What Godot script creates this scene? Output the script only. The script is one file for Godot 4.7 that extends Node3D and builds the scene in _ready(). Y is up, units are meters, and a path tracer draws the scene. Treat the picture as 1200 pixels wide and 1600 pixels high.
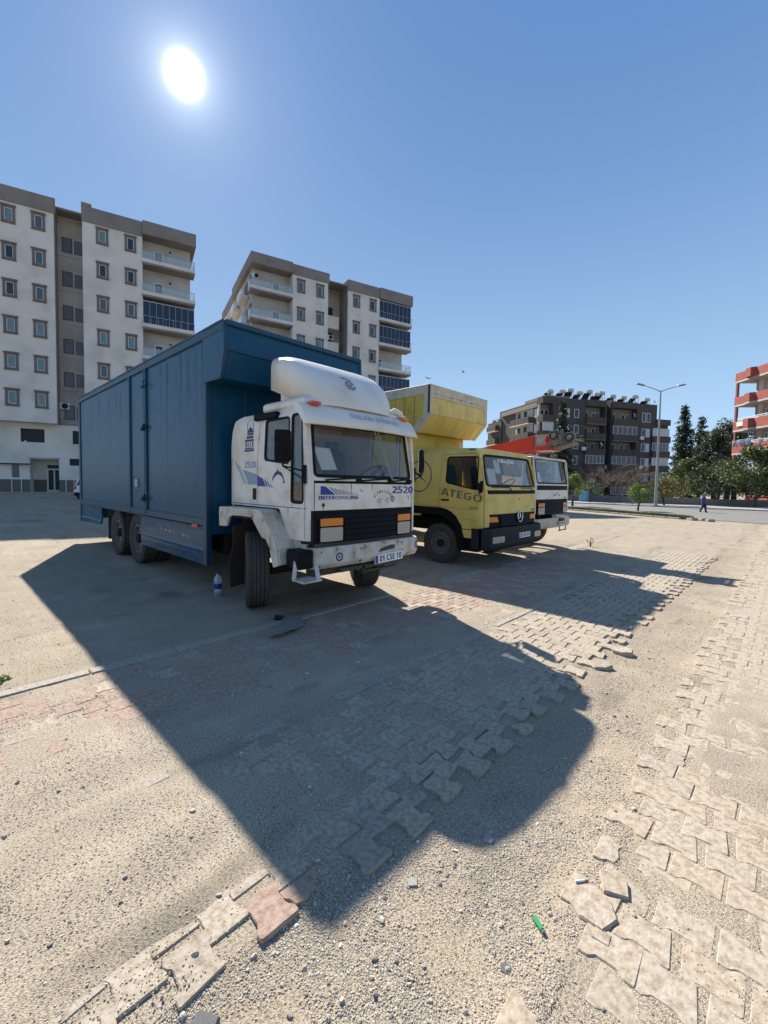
extends Node3D
# Site axes: s (metres towards the road, along the parked lorries) = x, y up, t (metres away to the right of the lorries) = -z.

var M := {}
var rng := RandomNumberGenerator.new()
var n_a := FastNoiseLite.new()
var n_b := FastNoiseLite.new()
const SUN := Vector3(-0.7185, 0.6351, -0.2834)
const EYE := Vector3(14.11, 1.696, 2.73)
const FWD := Vector3(-0.688926, -0.045684, -0.723391)
const RIGHT := Vector3(0.7235283, 0.016482, -0.6900979)
const UP := Vector3(-0.0434494, 0.99882, -0.0216988)

func V(s: float, y: float, t: float) -> Vector3:
	return Vector3(s, y, -t)

func in_view(p: Vector3, margin := 0.06) -> bool:
	var d := p - EYE
	var z := d.dot(FWD)
	if z < 0.2: return false
	return absf(d.dot(RIGHT) / z) < 0.9 + margin and absf(d.dot(UP) / z) < 1.2 + margin

func setup_view() -> void:
	var cam := Camera3D.new()
	cam.name = "camera"
	cam.projection = Camera3D.PROJECTION_FRUSTUM
	cam.near = 0.05
	cam.far = 900.0
	cam.size = 0.119811
	cam.frustum_offset = Vector2(0, -0.0010249)
	cam.transform = Transform3D(Basis(RIGHT, UP, -FWD).orthonormalized(), EYE)
	add_child(cam)
	var sun := DirectionalLight3D.new()
	sun.name = "sun"
	sun.light_energy = 1.6
	sun.light_color = Color(1.0, 0.985, 0.95)
	sun.light_angular_distance = 0.55
	sun.shadow_enabled = true
	sun.transform = Transform3D(Basis.looking_at(-SUN, Vector3.UP), Vector3.ZERO)
	add_child(sun)
	var we := WorldEnvironment.new()
	we.name = "environment"
	var e := Environment.new()
	e.background_mode = Environment.BG_SKY
	var sky := Sky.new()
	var pm := PanoramaSkyMaterial.new()
	pm.panorama = sky_picture()
	sky.sky_material = pm
	e.sky = sky
	e.tonemap_mode = Environment.TONE_MAPPER_LINEAR
	e.tonemap_exposure = 1.9
	e.sdfgi_enabled = true
	e.ssao_enabled = true
	e.ssil_enabled = true
	we.environment = e
	add_child(we)

func sky_picture() -> ImageTexture:
	# clear air: blue overhead, paler to the horizon, a whitish aureole round the sun
	var w := 1024
	var h := 512
	var im := Image.create(w, h, false, Image.FORMAT_RGBF)
	var sd := SUN.normalized()
	for j in h:
		var el := (0.5 - (j + 0.5) / h) * PI
		var y := sin(el)
		var c := cos(el)
		var up := maxf(y, 0.0)
		var air := pow(1.0 - up, 2.3)
		var base := Vector3(0.050, 0.125, 0.292).lerp(Vector3(0.315, 0.455, 0.59), air)
		if y < 0.0:
			base = base.lerp(Vector3(0.22, 0.2, 0.17), clampf(-y * 6.0, 0, 1))
		for i in w:
			var az := (i + 0.5) / w * TAU
			var d := Vector3(c * sin(az), y, -c * cos(az))
			var a := rad_to_deg(acos(clampf(d.dot(sd), -1, 1)))
			var g := 0.04 * exp(-a / 20.0) + 0.10 * exp(-a / 7.0) + 0.75 * exp(-a / 1.35)
			if a < 8.0: g += 4.0 * exp(-a * a / 0.75)
			var col := base + Vector3(1.0, 0.985, 0.95) * g
			im.set_pixel(i, j, Color(col.x, col.y, col.z))
	return ImageTexture.create_from_image(im)

# ---------------------------------------------------------------- nodes
func numbered(called: String, parent: Node) -> String:
	if not parent.has_node(called): return called
	var k := 1
	while parent.has_node("%s_%03d" % [called, k]): k += 1
	return "%s_%03d" % [called, k]

func tag(o: Node, label := "", category := "", group := "", kind := "") -> Node:
	if label: o.set_meta("label", label)
	if category: o.set_meta("category", category)
	if group: o.set_meta("group", group)
	if kind: o.set_meta("kind", kind)
	return o

func thing(called: String, label: String, category: String, at := Vector3.ZERO, turn := 0.0, group := "") -> Node3D:
	var o := Node3D.new()
	o.name = numbered(called, self)
	o.position = at
	o.rotation.y = turn
	add_child(o)
	tag(o, label, category, group)
	return o

var counts := {}
func put(called: String, m: Mesh, mat: Material, parent: Node, xf := Transform3D.IDENTITY) -> MeshInstance3D:
	var o := MeshInstance3D.new()
	var key := "%d/%s" % [parent.get_instance_id(), called]
	var k: int = counts.get(key, 0)
	counts[key] = k + 1
	o.name = called if k == 0 else "%s_%03d" % [called, k]
	o.mesh = m
	o.material_override = mat
	o.transform = xf
	parent.add_child(o, true)
	return o

func obj(called: String, st: SurfaceTool, mat: Material, parent: Node = self, xf := Transform3D.IDENTITY) -> MeshInstance3D:
	st.generate_normals()
	return put(called, st.commit(), mat, parent, xf)

func group_part(called: String, parent: Node, xf := Transform3D.IDENTITY) -> Node3D:
	var o := Node3D.new()
	var key := "%d/%s" % [parent.get_instance_id(), called]
	var k: int = counts.get(key, 0)
	counts[key] = k + 1
	o.name = called if k == 0 else "%s_%03d" % [called, k]
	o.transform = xf
	parent.add_child(o, true)
	return o

# parts of a thing that stands at `base` are modelled in site coordinates and shifted back
func site(root: Node3D) -> Transform3D:
	return root.transform.affine_inverse()

func copy(o: Node3D, label: String) -> Node3D:
	var c: Node3D = o.duplicate()
	c.name = numbered(String(o.name), self)
	add_child(c)
	c.set_meta("label", label)
	return c

# ---------------------------------------------------------------- shapes
func ST(smooth := -1) -> SurfaceTool:
	var st := SurfaceTool.new()
	st.begin(Mesh.PRIMITIVE_TRIANGLES)
	st.set_smooth_group(smooth)
	return st

func tri(st: SurfaceTool, a: Vector3, b: Vector3, c: Vector3) -> void:  # counter-clockwise seen from outside
	st.add_vertex(a)
	st.add_vertex(c)
	st.add_vertex(b)

func trio(st: SurfaceTool, a: Vector3, b: Vector3, c: Vector3, outward: Vector3) -> void:
	if (b - a).cross(c - a).dot(outward) >= 0.0: tri(st, a, b, c)
	else: tri(st, a, c, b)

func quado(st: SurfaceTool, a: Vector3, b: Vector3, c: Vector3, d: Vector3, outward: Vector3) -> void:
	trio(st, a, b, c, outward)
	trio(st, a, c, d, outward)

# box between two corners, edges chamfered by bev
func box(st: SurfaceTool, lo: Vector3, hi: Vector3, bev := 0.0, xf := Transform3D.IDENTITY) -> void:
	var a := Vector3(minf(lo.x, hi.x), minf(lo.y, hi.y), minf(lo.z, hi.z))
	var b := Vector3(maxf(lo.x, hi.x), maxf(lo.y, hi.y), maxf(lo.z, hi.z))
	var c := (a + b) * 0.5
	var h := (b - a) * 0.5
	bev = minf(bev, minf(h.x, minf(h.y, h.z)) * 0.9)
	st.set_smooth_group(-1)
	var O := func(v: Vector3) -> Vector3: return xf * (c + v)
	var ax := [Vector3.RIGHT, Vector3.UP, Vector3.BACK]
	for i in 3:
		var u: Vector3 = ax[(i + 1) % 3]
		var v: Vector3 = ax[(i + 2) % 3]
		var n: Vector3 = ax[i]
		var hu: float = h[(i + 1) % 3] - bev
		var hv: float = h[(i + 2) % 3] - bev
		var hn: float = h[i]
		for s in [-1.0, 1.0]:
			quado(st, O.call(n * s * hn + u * hu + v * hv), O.call(n * s * hn - u * hu + v * hv), O.call(n * s * hn - u * hu - v * hv), O.call(n * s * hn + u * hu - v * hv), xf.basis * (n * s))
		if bev > 0.0:
			for su in [-1.0, 1.0]:
				for sv in [-1.0, 1.0]:
					var hw: float = h[i] - bev
					var p1: Vector3 = u * su * (hu + bev) + v * sv * hv
					var p2: Vector3 = u * su * hu + v * sv * (hv + bev)
					quado(st, O.call(p1 - n * hw), O.call(p1 + n * hw), O.call(p2 + n * hw), O.call(p2 - n * hw), xf.basis * (u * su + v * sv))
	if bev > 0.0:
		for sx in [-1.0, 1.0]:
			for sy in [-1.0, 1.0]:
				for sz in [-1.0, 1.0]:
					var k := h - Vector3.ONE * bev
					trio(st, O.call(Vector3(sx * h.x, sy * k.y, sz * k.z)), O.call(Vector3(sx * k.x, sy * h.y, sz * k.z)), O.call(Vector3(sx * k.x, sy * k.y, sz * h.z)), xf.basis * Vector3(sx, sy, sz))

# site-coordinate box: s0..s1, y0..y1, t0..t1
func sbox(st: SurfaceTool, s0: float, s1: float, y0: float, y1: float, t0: float, t1: float, bev := 0.0) -> void:
	box(st, V(s0, y0, t0), V(s1, y1, t1), bev)

# bar with a rectangular section between two points
func bar(st: SurfaceTool, a: Vector3, b: Vector3, w: float, h: float, up := Vector3.UP, bev := 0.0) -> void:
	var z := (b - a).normalized()
	var x := up.cross(z)
	if x.length() < 0.01: x = Vector3.RIGHT.cross(z)
	x = x.normalized()
	var y := z.cross(x)
	var l := (b - a).length()
	box(st, Vector3(-w / 2, -h / 2, 0), Vector3(w / 2, h / 2, l), bev, Transform3D(Basis(x, y, z), a))

func area2(p: PackedVector2Array) -> float:
	var s := 0.0
	for i in p.size():
		var q := p[(i + 1) % p.size()]
		s += p[i].x * q.y - q.x * p[i].y
	return s

# polygon with holes, sliced by grid lines, mapped into space by f(p, depth); outer face at depth 0, inner at `depth`
func plate(st: SurfaceTool, outer: PackedVector2Array, holes: Array, f: Callable, depth: float, gx := 0.0, gy := 0.0, smooth := -1) -> void:
	var polys: Array = [outer]
	for hole: PackedVector2Array in holes:
		var cx := 0.0
		for q in hole: cx += q.x / hole.size()
		var next: Array = []
		for p: PackedVector2Array in polys:
			if Geometry2D.intersect_polygons(p, hole).is_empty():
				next.append(p)
				continue
			for side in [PackedVector2Array([Vector2(-500, -500), Vector2(cx, -500), Vector2(cx, 500), Vector2(-500, 500)]), PackedVector2Array([Vector2(cx, -500), Vector2(500, -500), Vector2(500, 500), Vector2(cx, 500)])]:
				for q: PackedVector2Array in Geometry2D.intersect_polygons(p, side):
					for r: PackedVector2Array in Geometry2D.clip_polygons(q, hole):
						if not Geometry2D.is_polygon_clockwise(r) or true: next.append(r)
		polys = next
	for axis in 2:
		var g := gx if axis == 0 else gy
		if g <= 0.0: continue
		var lo := 1e9
		var hi := -1e9
		for q in outer:
			lo = minf(lo, q[axis])
			hi = maxf(hi, q[axis])
		var n := maxi(1, ceili((hi - lo) / g))
		var next: Array = []
		for p: PackedVector2Array in polys:
			for k in n:
				var a := lo + (hi - lo) * k / n
				var b := lo + (hi - lo) * (k + 1) / n
				var strip: PackedVector2Array
				if axis == 0: strip = PackedVector2Array([Vector2(a, -500), Vector2(b, -500), Vector2(b, 500), Vector2(a, 500)])
				else: strip = PackedVector2Array([Vector2(-500, a), Vector2(500, a), Vector2(500, b), Vector2(-500, b)])
				next.append_array(Geometry2D.intersect_polygons(p, strip))
		polys = next
	for p: PackedVector2Array in polys:
		var idx := Geometry2D.triangulate_polygon(p)
		for k in range(0, idx.size(), 3):
			var a := p[idx[k]]
			var b := p[idx[k + 1]]
			var c := p[idx[k + 2]]
			var m := (a + b + c) / 3.0
			var out: Vector3 = f.call(m, 0.0) - f.call(m, depth)
			st.set_smooth_group(smooth)
			trio(st, f.call(a, 0.0), f.call(b, 0.0), f.call(c, 0.0), out)
			if depth > 0.0: trio(st, f.call(a, depth), f.call(b, depth), f.call(c, depth), -out)
	if depth <= 0.0: return
	st.set_smooth_group(-1)
	var rings: Array = [outer]
	rings.append_array(holes)
	for r in rings.size():
		var ring: PackedVector2Array = rings[r]
		var ccw := area2(ring) > 0.0
		for i in ring.size():
			var a := ring[i]
			var b := ring[(i + 1) % ring.size()]
			var n := maxi(1, ceili(a.distance_to(b) / maxf(0.05, minf(gx if gx > 0 else 9.0, gy if gy > 0 else 9.0))))
			for k in n:
				var p := a.lerp(b, float(k) / n)
				var q := a.lerp(b, float(k + 1) / n)
				var side := Vector2(q.y - p.y, p.x - q.x) * (1.0 if ccw else -1.0) * (1.0 if r == 0 else -1.0)
				var mid := (p + q) * 0.5
				var out: Vector3 = f.call(mid + side.normalized() * 0.004, 0.0) - f.call(mid, 0.0)
				quado(st, f.call(p, 0.0), f.call(q, 0.0), f.call(q, depth), f.call(p, depth), out)

func rect(x0: float, y0: float, x1: float, y1: float, r := 0.0, n := 4) -> PackedVector2Array:
	if r <= 0.0: return PackedVector2Array([Vector2(x0, y0), Vector2(x1, y0), Vector2(x1, y1), Vector2(x0, y1)])
	return rounded(PackedVector2Array([Vector2(x0, y0), Vector2(x1, y0), Vector2(x1, y1), Vector2(x0, y1)]), r, n)

# polygon with its corners rounded
func rounded(p: PackedVector2Array, r: float, n := 4) -> PackedVector2Array:
	var out := PackedVector2Array()
	for i in p.size():
		var a := p[(i + p.size() - 1) % p.size()]
		var b := p[i]
		var c := p[(i + 1) % p.size()]
		var d := minf(r, minf(a.distance_to(b), b.distance_to(c)) * 0.48)
		var s := b + (a - b).normalized() * d
		var e := b + (c - b).normalized() * d
		for k in n + 1:
			var u := float(k) / n
			out.append(s.lerp(b, u).lerp(b.lerp(e, u), u))
	return out

# flat extrusion: polygon in the plane (o, u, v), thick along w
func prism(st: SurfaceTool, poly: PackedVector2Array, o: Vector3, u: Vector3, v: Vector3, w: Vector3, holes := []) -> void:
	var f := func(p: Vector2, d: float) -> Vector3: return o + u * p.x + v * p.y + w * (1.0 - d)
	plate(st, poly, holes, f, 1.0)

func frame_of(z: Vector3) -> Basis:
	var x := Vector3.UP.cross(z)
	if x.length() < 0.02: x = Vector3.RIGHT.cross(z)
	x = x.normalized()
	return Basis(x, z.cross(x), z)

func tube(st: SurfaceTool, pts: PackedVector3Array, radii: Array, n := 8, caps := true) -> void:
	var rings: Array = []
	var last := frame_of((pts[1] - pts[0]).normalized())
	for i in pts.size():
		var d := (pts[mini(i + 1, pts.size() - 1)] - pts[maxi(i - 1, 0)]).normalized()
		var x := (last.x - d * last.x.dot(d)).normalized()
		last = Basis(x, d.cross(x), d)
		var r: float = radii[mini(i, radii.size() - 1)]
		var ring := PackedVector3Array()
		for k in n:
			var a := TAU * k / n
			ring.append(pts[i] + (last.x * cos(a) + last.y * sin(a)) * r)
		rings.append(ring)
	skin(st, rings, true, caps)

# rings of equal size joined into a surface
func skin(st: SurfaceTool, rings: Array, closed := true, caps := true, smooth := 1) -> void:
	st.set_smooth_group(smooth)
	var n: int = rings[0].size()
	for i in rings.size() - 1:
		var A: PackedVector3Array = rings[i]
		var B: PackedVector3Array = rings[i + 1]
		var c := Vector3.ZERO
		for k in n: c += (A[k] + B[k]) / (2.0 * n)
		for k in (n if closed else n - 1):
			var k2 := (k + 1) % n
			var m := (A[k] + A[k2] + B[k] + B[k2]) * 0.25
			if A[k].distance_squared_to(A[k2]) > 1e-12: trio(st, A[k], A[k2], B[k2], m - c)
			if B[k].distance_squared_to(B[k2]) > 1e-12: trio(st, A[k], B[k2], B[k], m - c)
	if caps:
		st.set_smooth_group(-1)
		for e in [0, rings.size() - 1]:
			var R: PackedVector3Array = rings[e]
			var c := Vector3.ZERO
			for q in R: c += q / n
			var o := Vector3.ZERO
			for q in rings[1 if e == 0 else e - 1]: o += q / n
			for k in n: trio(st, c, R[k], R[(k + 1) % n], c - o)

# profile of (radius, height along the axis) turned about the z axis of xf
func lathe(st: SurfaceTool, prof: PackedVector2Array, xf: Transform3D, n := 24, smooth := -1) -> void:
	for i in prof.size() - 1:
		var p := prof[i]
		var q := prof[i + 1]
		var nrm := Vector2(q.y - p.y, p.x - q.x)  # outward for a profile that runs along +axis
		st.set_smooth_group(smooth if smooth < 0 else smooth)
		for k in n:
			var a := TAU * k / n
			var b := TAU * (k + 1) / n
			var m := (a + b) / 2
			var A := xf * Vector3(cos(a) * p.x, sin(a) * p.x, p.y)
			var B := xf * Vector3(cos(b) * p.x, sin(b) * p.x, p.y)
			var C := xf * Vector3(cos(b) * q.x, sin(b) * q.x, q.y)
			var D := xf * Vector3(cos(a) * q.x, sin(a) * q.x, q.y)
			var o := xf.basis * Vector3(cos(m) * nrm.x, sin(m) * nrm.x, nrm.y)
			if p.x > 1e-6: trio(st, A, B, C, o)
			if q.x > 1e-6: trio(st, A, C, D, o)

func text(called: String, s: String, cap: float, xf: Transform3D, mat: Material, parent: Node, font := "Droid Sans", weight := 700, stretch := 1.0, depth := 0.003) -> MeshInstance3D:
	var m := TextMesh.new()
	var f := SystemFont.new()
	f.font_names = PackedStringArray([font])
	f.font_weight = weight
	m.font = f
	m.font_size = 48
	m.pixel_size = cap / (48.0 * 0.714)
	m.depth = depth
	m.curve_step = 1.0
	m.text = s
	m.horizontal_alignment = HORIZONTAL_ALIGNMENT_CENTER
	m.vertical_alignment = VERTICAL_ALIGNMENT_CENTER
	return put(called, m, mat, parent, xf * Transform3D(Basis.from_scale(Vector3(stretch, 1, 1)), Vector3.ZERO))

# frame for something seen from the road side (+s), and from the near side (-t)
func facing_s(s: float, y: float, t: float) -> Transform3D:
	return Transform3D(Basis(Vector3(0, 0, -1), Vector3.UP, Vector3(1, 0, 0)), V(s, y, t))

func facing_near(s: float, y: float, t: float) -> Transform3D:
	return Transform3D(Basis.IDENTITY, V(s, y, t))

# ---------------------------------------------------------------- materials
func ramp(stops: Array) -> Gradient:
	var g := Gradient.new()
	var o := PackedFloat32Array()
	var c := PackedColorArray()
	for s in stops:
		o.append(s[0])
		c.append(s[1])
	g.offsets = o
	g.colors = c
	return g

func noise_tex(freq: float, oct: int, stops: Array, size := 512, type := FastNoiseLite.TYPE_SIMPLEX_SMOOTH, seed_ := 1, normal := 0.0) -> NoiseTexture2D:
	var n := FastNoiseLite.new()
	n.noise_type = type
	n.frequency = freq
	n.fractal_octaves = oct
	n.seed = seed_
	var t := NoiseTexture2D.new()
	t.width = size
	t.height = size
	t.seamless = true
	t.generate_mipmaps = false
	if normal > 0.0:
		t.as_normal_map = true
		t.bump_strength = normal
	else: t.color_ramp = ramp(stops)
	t.noise = n
	return t

func grey(v: float) -> Color: return Color(v, v, v)

func mat(called: String, r: float, g: float, b: float, rough := 0.7, tex: Texture2D = null, scale := 1.0, nrm: Texture2D = null, nstr := 1.0, metal := 0.0) -> StandardMaterial3D:
	var m := StandardMaterial3D.new()
	m.resource_name = called
	m.albedo_color = Color(r, g, b).linear_to_srgb()
	m.roughness = rough
	m.metallic = metal
	m.cull_mode = BaseMaterial3D.CULL_DISABLED
	if tex or nrm:
		m.uv1_triplanar = true
		m.uv1_scale = Vector3.ONE * scale
		m.albedo_texture = tex
		if nrm:
			m.normal_enabled = true
			m.normal_texture = nrm
			m.normal_scale = nstr
	M[called] = m
	return m

func materials() -> void:
	var grain := noise_tex(0.035, 5, [[0.25, grey(0.8)], [0.75, grey(1.0)]])
	var blotch := noise_tex(0.012, 5, [[0.1, grey(0.90)], [0.5, grey(0.97)], [0.9, grey(1.0)]], 512, FastNoiseLite.TYPE_SIMPLEX_SMOOTH, 7)
	var dirt_on_paint := noise_tex(0.01, 6, [[0.0, Color(0.84, 0.8, 0.73)], [0.2, Color(0.93, 0.91, 0.87)], [0.5, Color(0.98, 0.97, 0.95)], [0.8, grey(1.0)]], 512, FastNoiseLite.TYPE_SIMPLEX_SMOOTH, 11)
	var rust := noise_tex(0.009, 6, [[0.0, Color(0.25, 0.14, 0.09)], [0.09, Color(0.45, 0.32, 0.23)], [0.15, Color(0.82, 0.76, 0.67)], [0.45, Color(0.93, 0.91, 0.88)], [1.0, grey(1.0)]], 512, FastNoiseLite.TYPE_SIMPLEX_SMOOTH, 23)
	var speck := noise_tex(0.12, 3, [[0.0, grey(0.45)], [0.3, grey(0.75)], [0.5, grey(0.95)], [0.7, grey(1.05)], [1.0, grey(1.2)]], 512, FastNoiseLite.TYPE_SIMPLEX_SMOOTH, 3)
	var sand := noise_tex(0.05, 6, [[0.1, Color(0.62, 0.6, 0.57)], [0.4, Color(0.86, 0.84, 0.8)], [0.6, Color(0.98, 0.96, 0.92)], [0.9, Color(1, 1, 0.98)]], 1024, FastNoiseLite.TYPE_SIMPLEX_SMOOTH, 5)
	var n_fine := noise_tex(0.09, 4, [], 512, FastNoiseLite.TYPE_SIMPLEX_SMOOTH, 4, 6.0)
	var n_soft := noise_tex(0.02, 4, [], 512, FastNoiseLite.TYPE_SIMPLEX_SMOOTH, 9, 5.0)
	var n_grit := noise_tex(0.16, 3, [], 1024, FastNoiseLite.TYPE_CELLULAR, 14, 9.0)
	M.tex_blotch = blotch
	var g := mat("dirt", 1, 1, 1, 0.96, sand, 1.3, n_grit, 0.6)
	g.vertex_color_use_as_albedo = true
	var film := noise_tex(0.02, 6, [[0.1, Color(0.8, 0.77, 0.72)], [0.45, Color(0.94, 0.92, 0.89)], [0.75, grey(1.0)], [1.0, Color(1.06, 1.04, 1.0)]], 1024, FastNoiseLite.TYPE_SIMPLEX_SMOOTH, 41)
	for q in [["paver_grey", 0.41, 0.342, 0.268], ["paver_pale", 0.435, 0.366, 0.287], ["paver_dusty", 0.435, 0.356, 0.27], ["paver_dim", 0.365, 0.305, 0.242], ["paver_red", 0.375, 0.266, 0.208]]:
		var pm := mat(q[0], q[1], q[2], q[3], 0.92, film, 1.1, n_fine, 0.16)
		pm.uv1_world_triplanar = true
	mat("kerb", 0.385, 0.335, 0.285, 0.92, film, 1.3, n_fine, 0.3).uv1_world_triplanar = true
	mat("stone", 0.4, 0.37, 0.33, 0.9, grain, 9.0, n_fine, 0.4)
	mat("stone_dark", 0.16, 0.15, 0.145, 0.9, grain, 9.0, n_fine, 0.4)
	var gv := mat("gravel", 1, 1, 1, 0.9)
	gv.vertex_color_use_as_albedo = true
	mat("asphalt", 0.235, 0.228, 0.22, 0.9, sand, 0.5, n_fine, 0.4)
	mat("concrete", 0.36, 0.345, 0.32, 0.9, blotch, 0.5, n_fine, 0.4)
	mat("wall_concrete", 0.2, 0.185, 0.165, 0.92, blotch, 0.4, n_fine, 0.4)
	mat("grass", 0.12, 0.15, 0.045, 0.9)
	# lorries
	mat("blue_paint", 0.004, 0.068, 0.132, 0.36, blotch, 0.8, n_soft, 0.16)
	mat("blue_frame", 0.006, 0.058, 0.110, 0.42, grain, 1.5, n_soft, 0.2)
	mat("white_paint", 0.8, 0.75, 0.66, 0.35, dirt_on_paint, 0.55, n_soft, 0.04)
	mat("white_clean", 0.78, 0.745, 0.67, 0.32, dirt_on_paint, 0.3, n_soft, 0.04)
	mat("white_worn", 0.66, 0.62, 0.54, 0.6, rust, 0.9, n_soft, 0.3)
	mat("yellow_paint", 0.76, 0.56, 0.15, 0.38, dirt_on_paint, 0.35, n_soft, 0.05)
	mat("yellow_box", 0.68, 0.48, 0.075, 0.5, dirt_on_paint, 0.35, n_soft, 0.1)
	mat("cream_trim", 0.62, 0.54, 0.4, 0.6, dirt_on_paint, 0.7, n_soft, 0.1)
	mat("black_plastic", 0.010, 0.0105, 0.012, 0.6, grain, 3.0)
	mat("grey_plastic", 0.032, 0.034, 0.038, 0.6, grain, 3.0)
	mat("rubber", 0.082, 0.076, 0.068, 0.85, dirt_on_paint, 2.0, n_fine, 0.5)
	mat("rubber_seal", 0.012, 0.012, 0.013, 0.6)
	mat("rusty_steel", 0.09, 0.065, 0.05, 0.85, blotch, 2.0, n_fine, 0.5)
	mat("chassis", 0.03, 0.028, 0.026, 0.85, blotch, 2.0)
	mat("rim", 0.16, 0.15, 0.14, 0.6, dirt_on_paint, 2.0)
	mat("steel", 0.45, 0.45, 0.45, 0.35, grain, 3.0, null, 1.0, 0.8)
	mat("galvanised", 0.4, 0.41, 0.42, 0.5, grain, 1.0, null, 1.0, 0.5)
	mat("aluminium", 0.5, 0.5, 0.49, 0.4, grain, 2.0, null, 1.0, 0.6)
	mat("brown_flap", 0.045, 0.028, 0.02, 0.8, blotch, 2.0)
	mat("amber", 0.75, 0.22, 0.02, 0.2)
	mat("red_lens", 0.6, 0.06, 0.03, 0.2)
	mat("lamp_glass", 0.42, 0.42, 0.39, 0.12, speck, 5.0, n_soft, 0.5, 0.25)
	mat("chrome", 0.75, 0.75, 0.76, 0.15, null, 1.0, null, 1.0, 1.0)
	mat("red_paint", 0.42, 0.022, 0.022, 0.4, dirt_on_paint, 0.6)
	mat("boom_grey", 0.33, 0.31, 0.29, 0.6, dirt_on_paint, 1.0)
	mat("carriage_steel", 0.2, 0.18, 0.155, 0.6, dirt_on_paint, 1.0)
	mat("print_blue", 0.012, 0.04, 0.26, 0.5)
	mat("print_navy", 0.025, 0.035, 0.14, 0.5)
	mat("print_pale_blue", 0.33, 0.42, 0.55, 0.5, grain, 4.0)
	mat("print_lilac", 0.24, 0.17, 0.26, 0.5)
	mat("print_faint", 0.47, 0.47, 0.55, 0.5)
	mat("print_black", 0.02, 0.02, 0.02, 0.5)
	mat("print_grey", 0.2, 0.185, 0.12, 0.5, grain, 4.0)
	mat("print_olive", 0.27, 0.215, 0.07, 0.5)
	mat("print_white", 0.8, 0.8, 0.78, 0.5)
	mat("print_red", 0.4, 0.05, 0.05, 0.5)
	mat("paper", 0.72, 0.70, 0.62, 0.8)
	mat("rust_run", 0.33, 0.2, 0.11, 0.8, grain, 4.0)
	mat("seat_cloth", 0.03, 0.03, 0.035, 0.9)
	mat("cab_lining", 0.03, 0.03, 0.033, 0.8)
	var gl := mat("glass", 0.02, 0.028, 0.034, 0.02)
	gl.albedo_color.a = 0.14
	gl.transparency = BaseMaterial3D.TRANSPARENCY_ALPHA
	gl.metallic_specular = 0.5
	var cg := mat("clear_glass", 0.5, 0.6, 0.58, 0.03)
	cg.albedo_color.a = 0.22
	cg.transparency = BaseMaterial3D.TRANSPARENCY_ALPHA
	var gloss := noise_tex(0.015, 5, [[0.15, grey(0.55)], [0.5, grey(0.8)], [0.85, grey(1.0)]], 512, FastNoiseLite.TYPE_SIMPLEX_SMOOTH, 77)
	for q in [["white_paint", 0.5], ["white_clean", 0.45], ["yellow_paint", 0.55], ["yellow_box", 0.65], ["red_paint", 0.55]]:
		M[q[0]].roughness = q[1]
		M[q[0]].roughness_texture = gloss
	for q in ["black_plastic", "grey_plastic", "rubber_seal", "chassis", "seat_cloth", "cab_lining", "rubber"]: M[q].metallic_specular = 0.25
	M.blue_paint.metallic_specular = 0.42
	# buildings
	mat("render_white", 0.76, 0.695, 0.61, 0.9, blotch, 0.06)
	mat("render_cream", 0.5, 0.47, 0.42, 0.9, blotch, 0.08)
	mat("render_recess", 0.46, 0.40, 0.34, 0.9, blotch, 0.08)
	mat("render_taupe", 0.26, 0.222, 0.193, 0.9, blotch, 0.08)
	mat("trim_taupe", 0.19, 0.155, 0.135, 0.85, blotch, 0.3)
	mat("pvc_white", 0.7, 0.7, 0.69, 0.4)
	mat("pane_dark", 0.02, 0.035, 0.05, 0.06)
	mat("pane_mid", 0.07, 0.12, 0.15, 0.08)
	mat("pane_teal", 0.17, 0.27, 0.29, 0.12, blotch, 0.5)
	mat("pane_black", 0.006, 0.006, 0.008, 0.5)
	mat("pane_grey", 0.1, 0.095, 0.1, 0.2, blotch, 0.5)
	mat("pane_curtain", 0.58, 0.57, 0.54, 0.4, blotch, 0.6)
	mat("glazing_navy", 0.012, 0.022, 0.05, 0.05)
	mat("stone_clad", 0.15, 0.12, 0.1, 0.7, blotch, 0.7, n_soft, 0.4)
	mat("brown_render", 0.092, 0.075, 0.062, 0.92, blotch, 0.12)
	mat("brown_pale", 0.27, 0.235, 0.19, 0.92, blotch, 0.15)
	mat("red_render", 0.36, 0.09, 0.068, 0.9, blotch, 0.15)
	mat("red_column", 0.2, 0.05, 0.045, 0.85, blotch, 0.2)
	mat("cloth_white", 0.6, 0.6, 0.6, 0.9)
	mat("cloth_lilac", 0.42, 0.36, 0.48, 0.9)
	mat("cloth_blue", 0.25, 0.33, 0.5, 0.9)
	mat("cloth_yellow", 0.5, 0.48, 0.3, 0.9)
	mat("tank_white", 0.6, 0.58, 0.55, 0.4, dirt_on_paint, 0.8)
	mat("solar_panel", 0.015, 0.017, 0.025, 0.1)
	mat("kiosk_blue", 0.12, 0.33, 0.5, 0.5)
	# growth
	mat("bark", 0.085, 0.065, 0.05, 0.95, blotch, 1.5, n_fine, 0.8)
	mat("bark_red", 0.21, 0.145, 0.11, 0.95)
	for q in [["leaf_fir", 0.018, 0.032, 0.017], ["leaf_pine", 0.028, 0.046, 0.022], ["leaf_olive", 0.062, 0.082, 0.04], ["leaf_lime", 0.11, 0.15, 0.032], ["leaf_dark", 0.03, 0.05, 0.018], ["leaf_yellow", 0.16, 0.13, 0.03]]:
		var lm := mat(q[0], q[1], q[2], q[3], 0.6)
		lm.backlight_enabled = true
		lm.backlight = Color(q[1] * 0.9, q[2] * 0.9, q[3] * 0.5).linear_to_srgb()
	# small things
	mat("skin", 0.32, 0.2, 0.14, 0.6)
	mat("hair", 0.015, 0.012, 0.01, 0.7)
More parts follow.
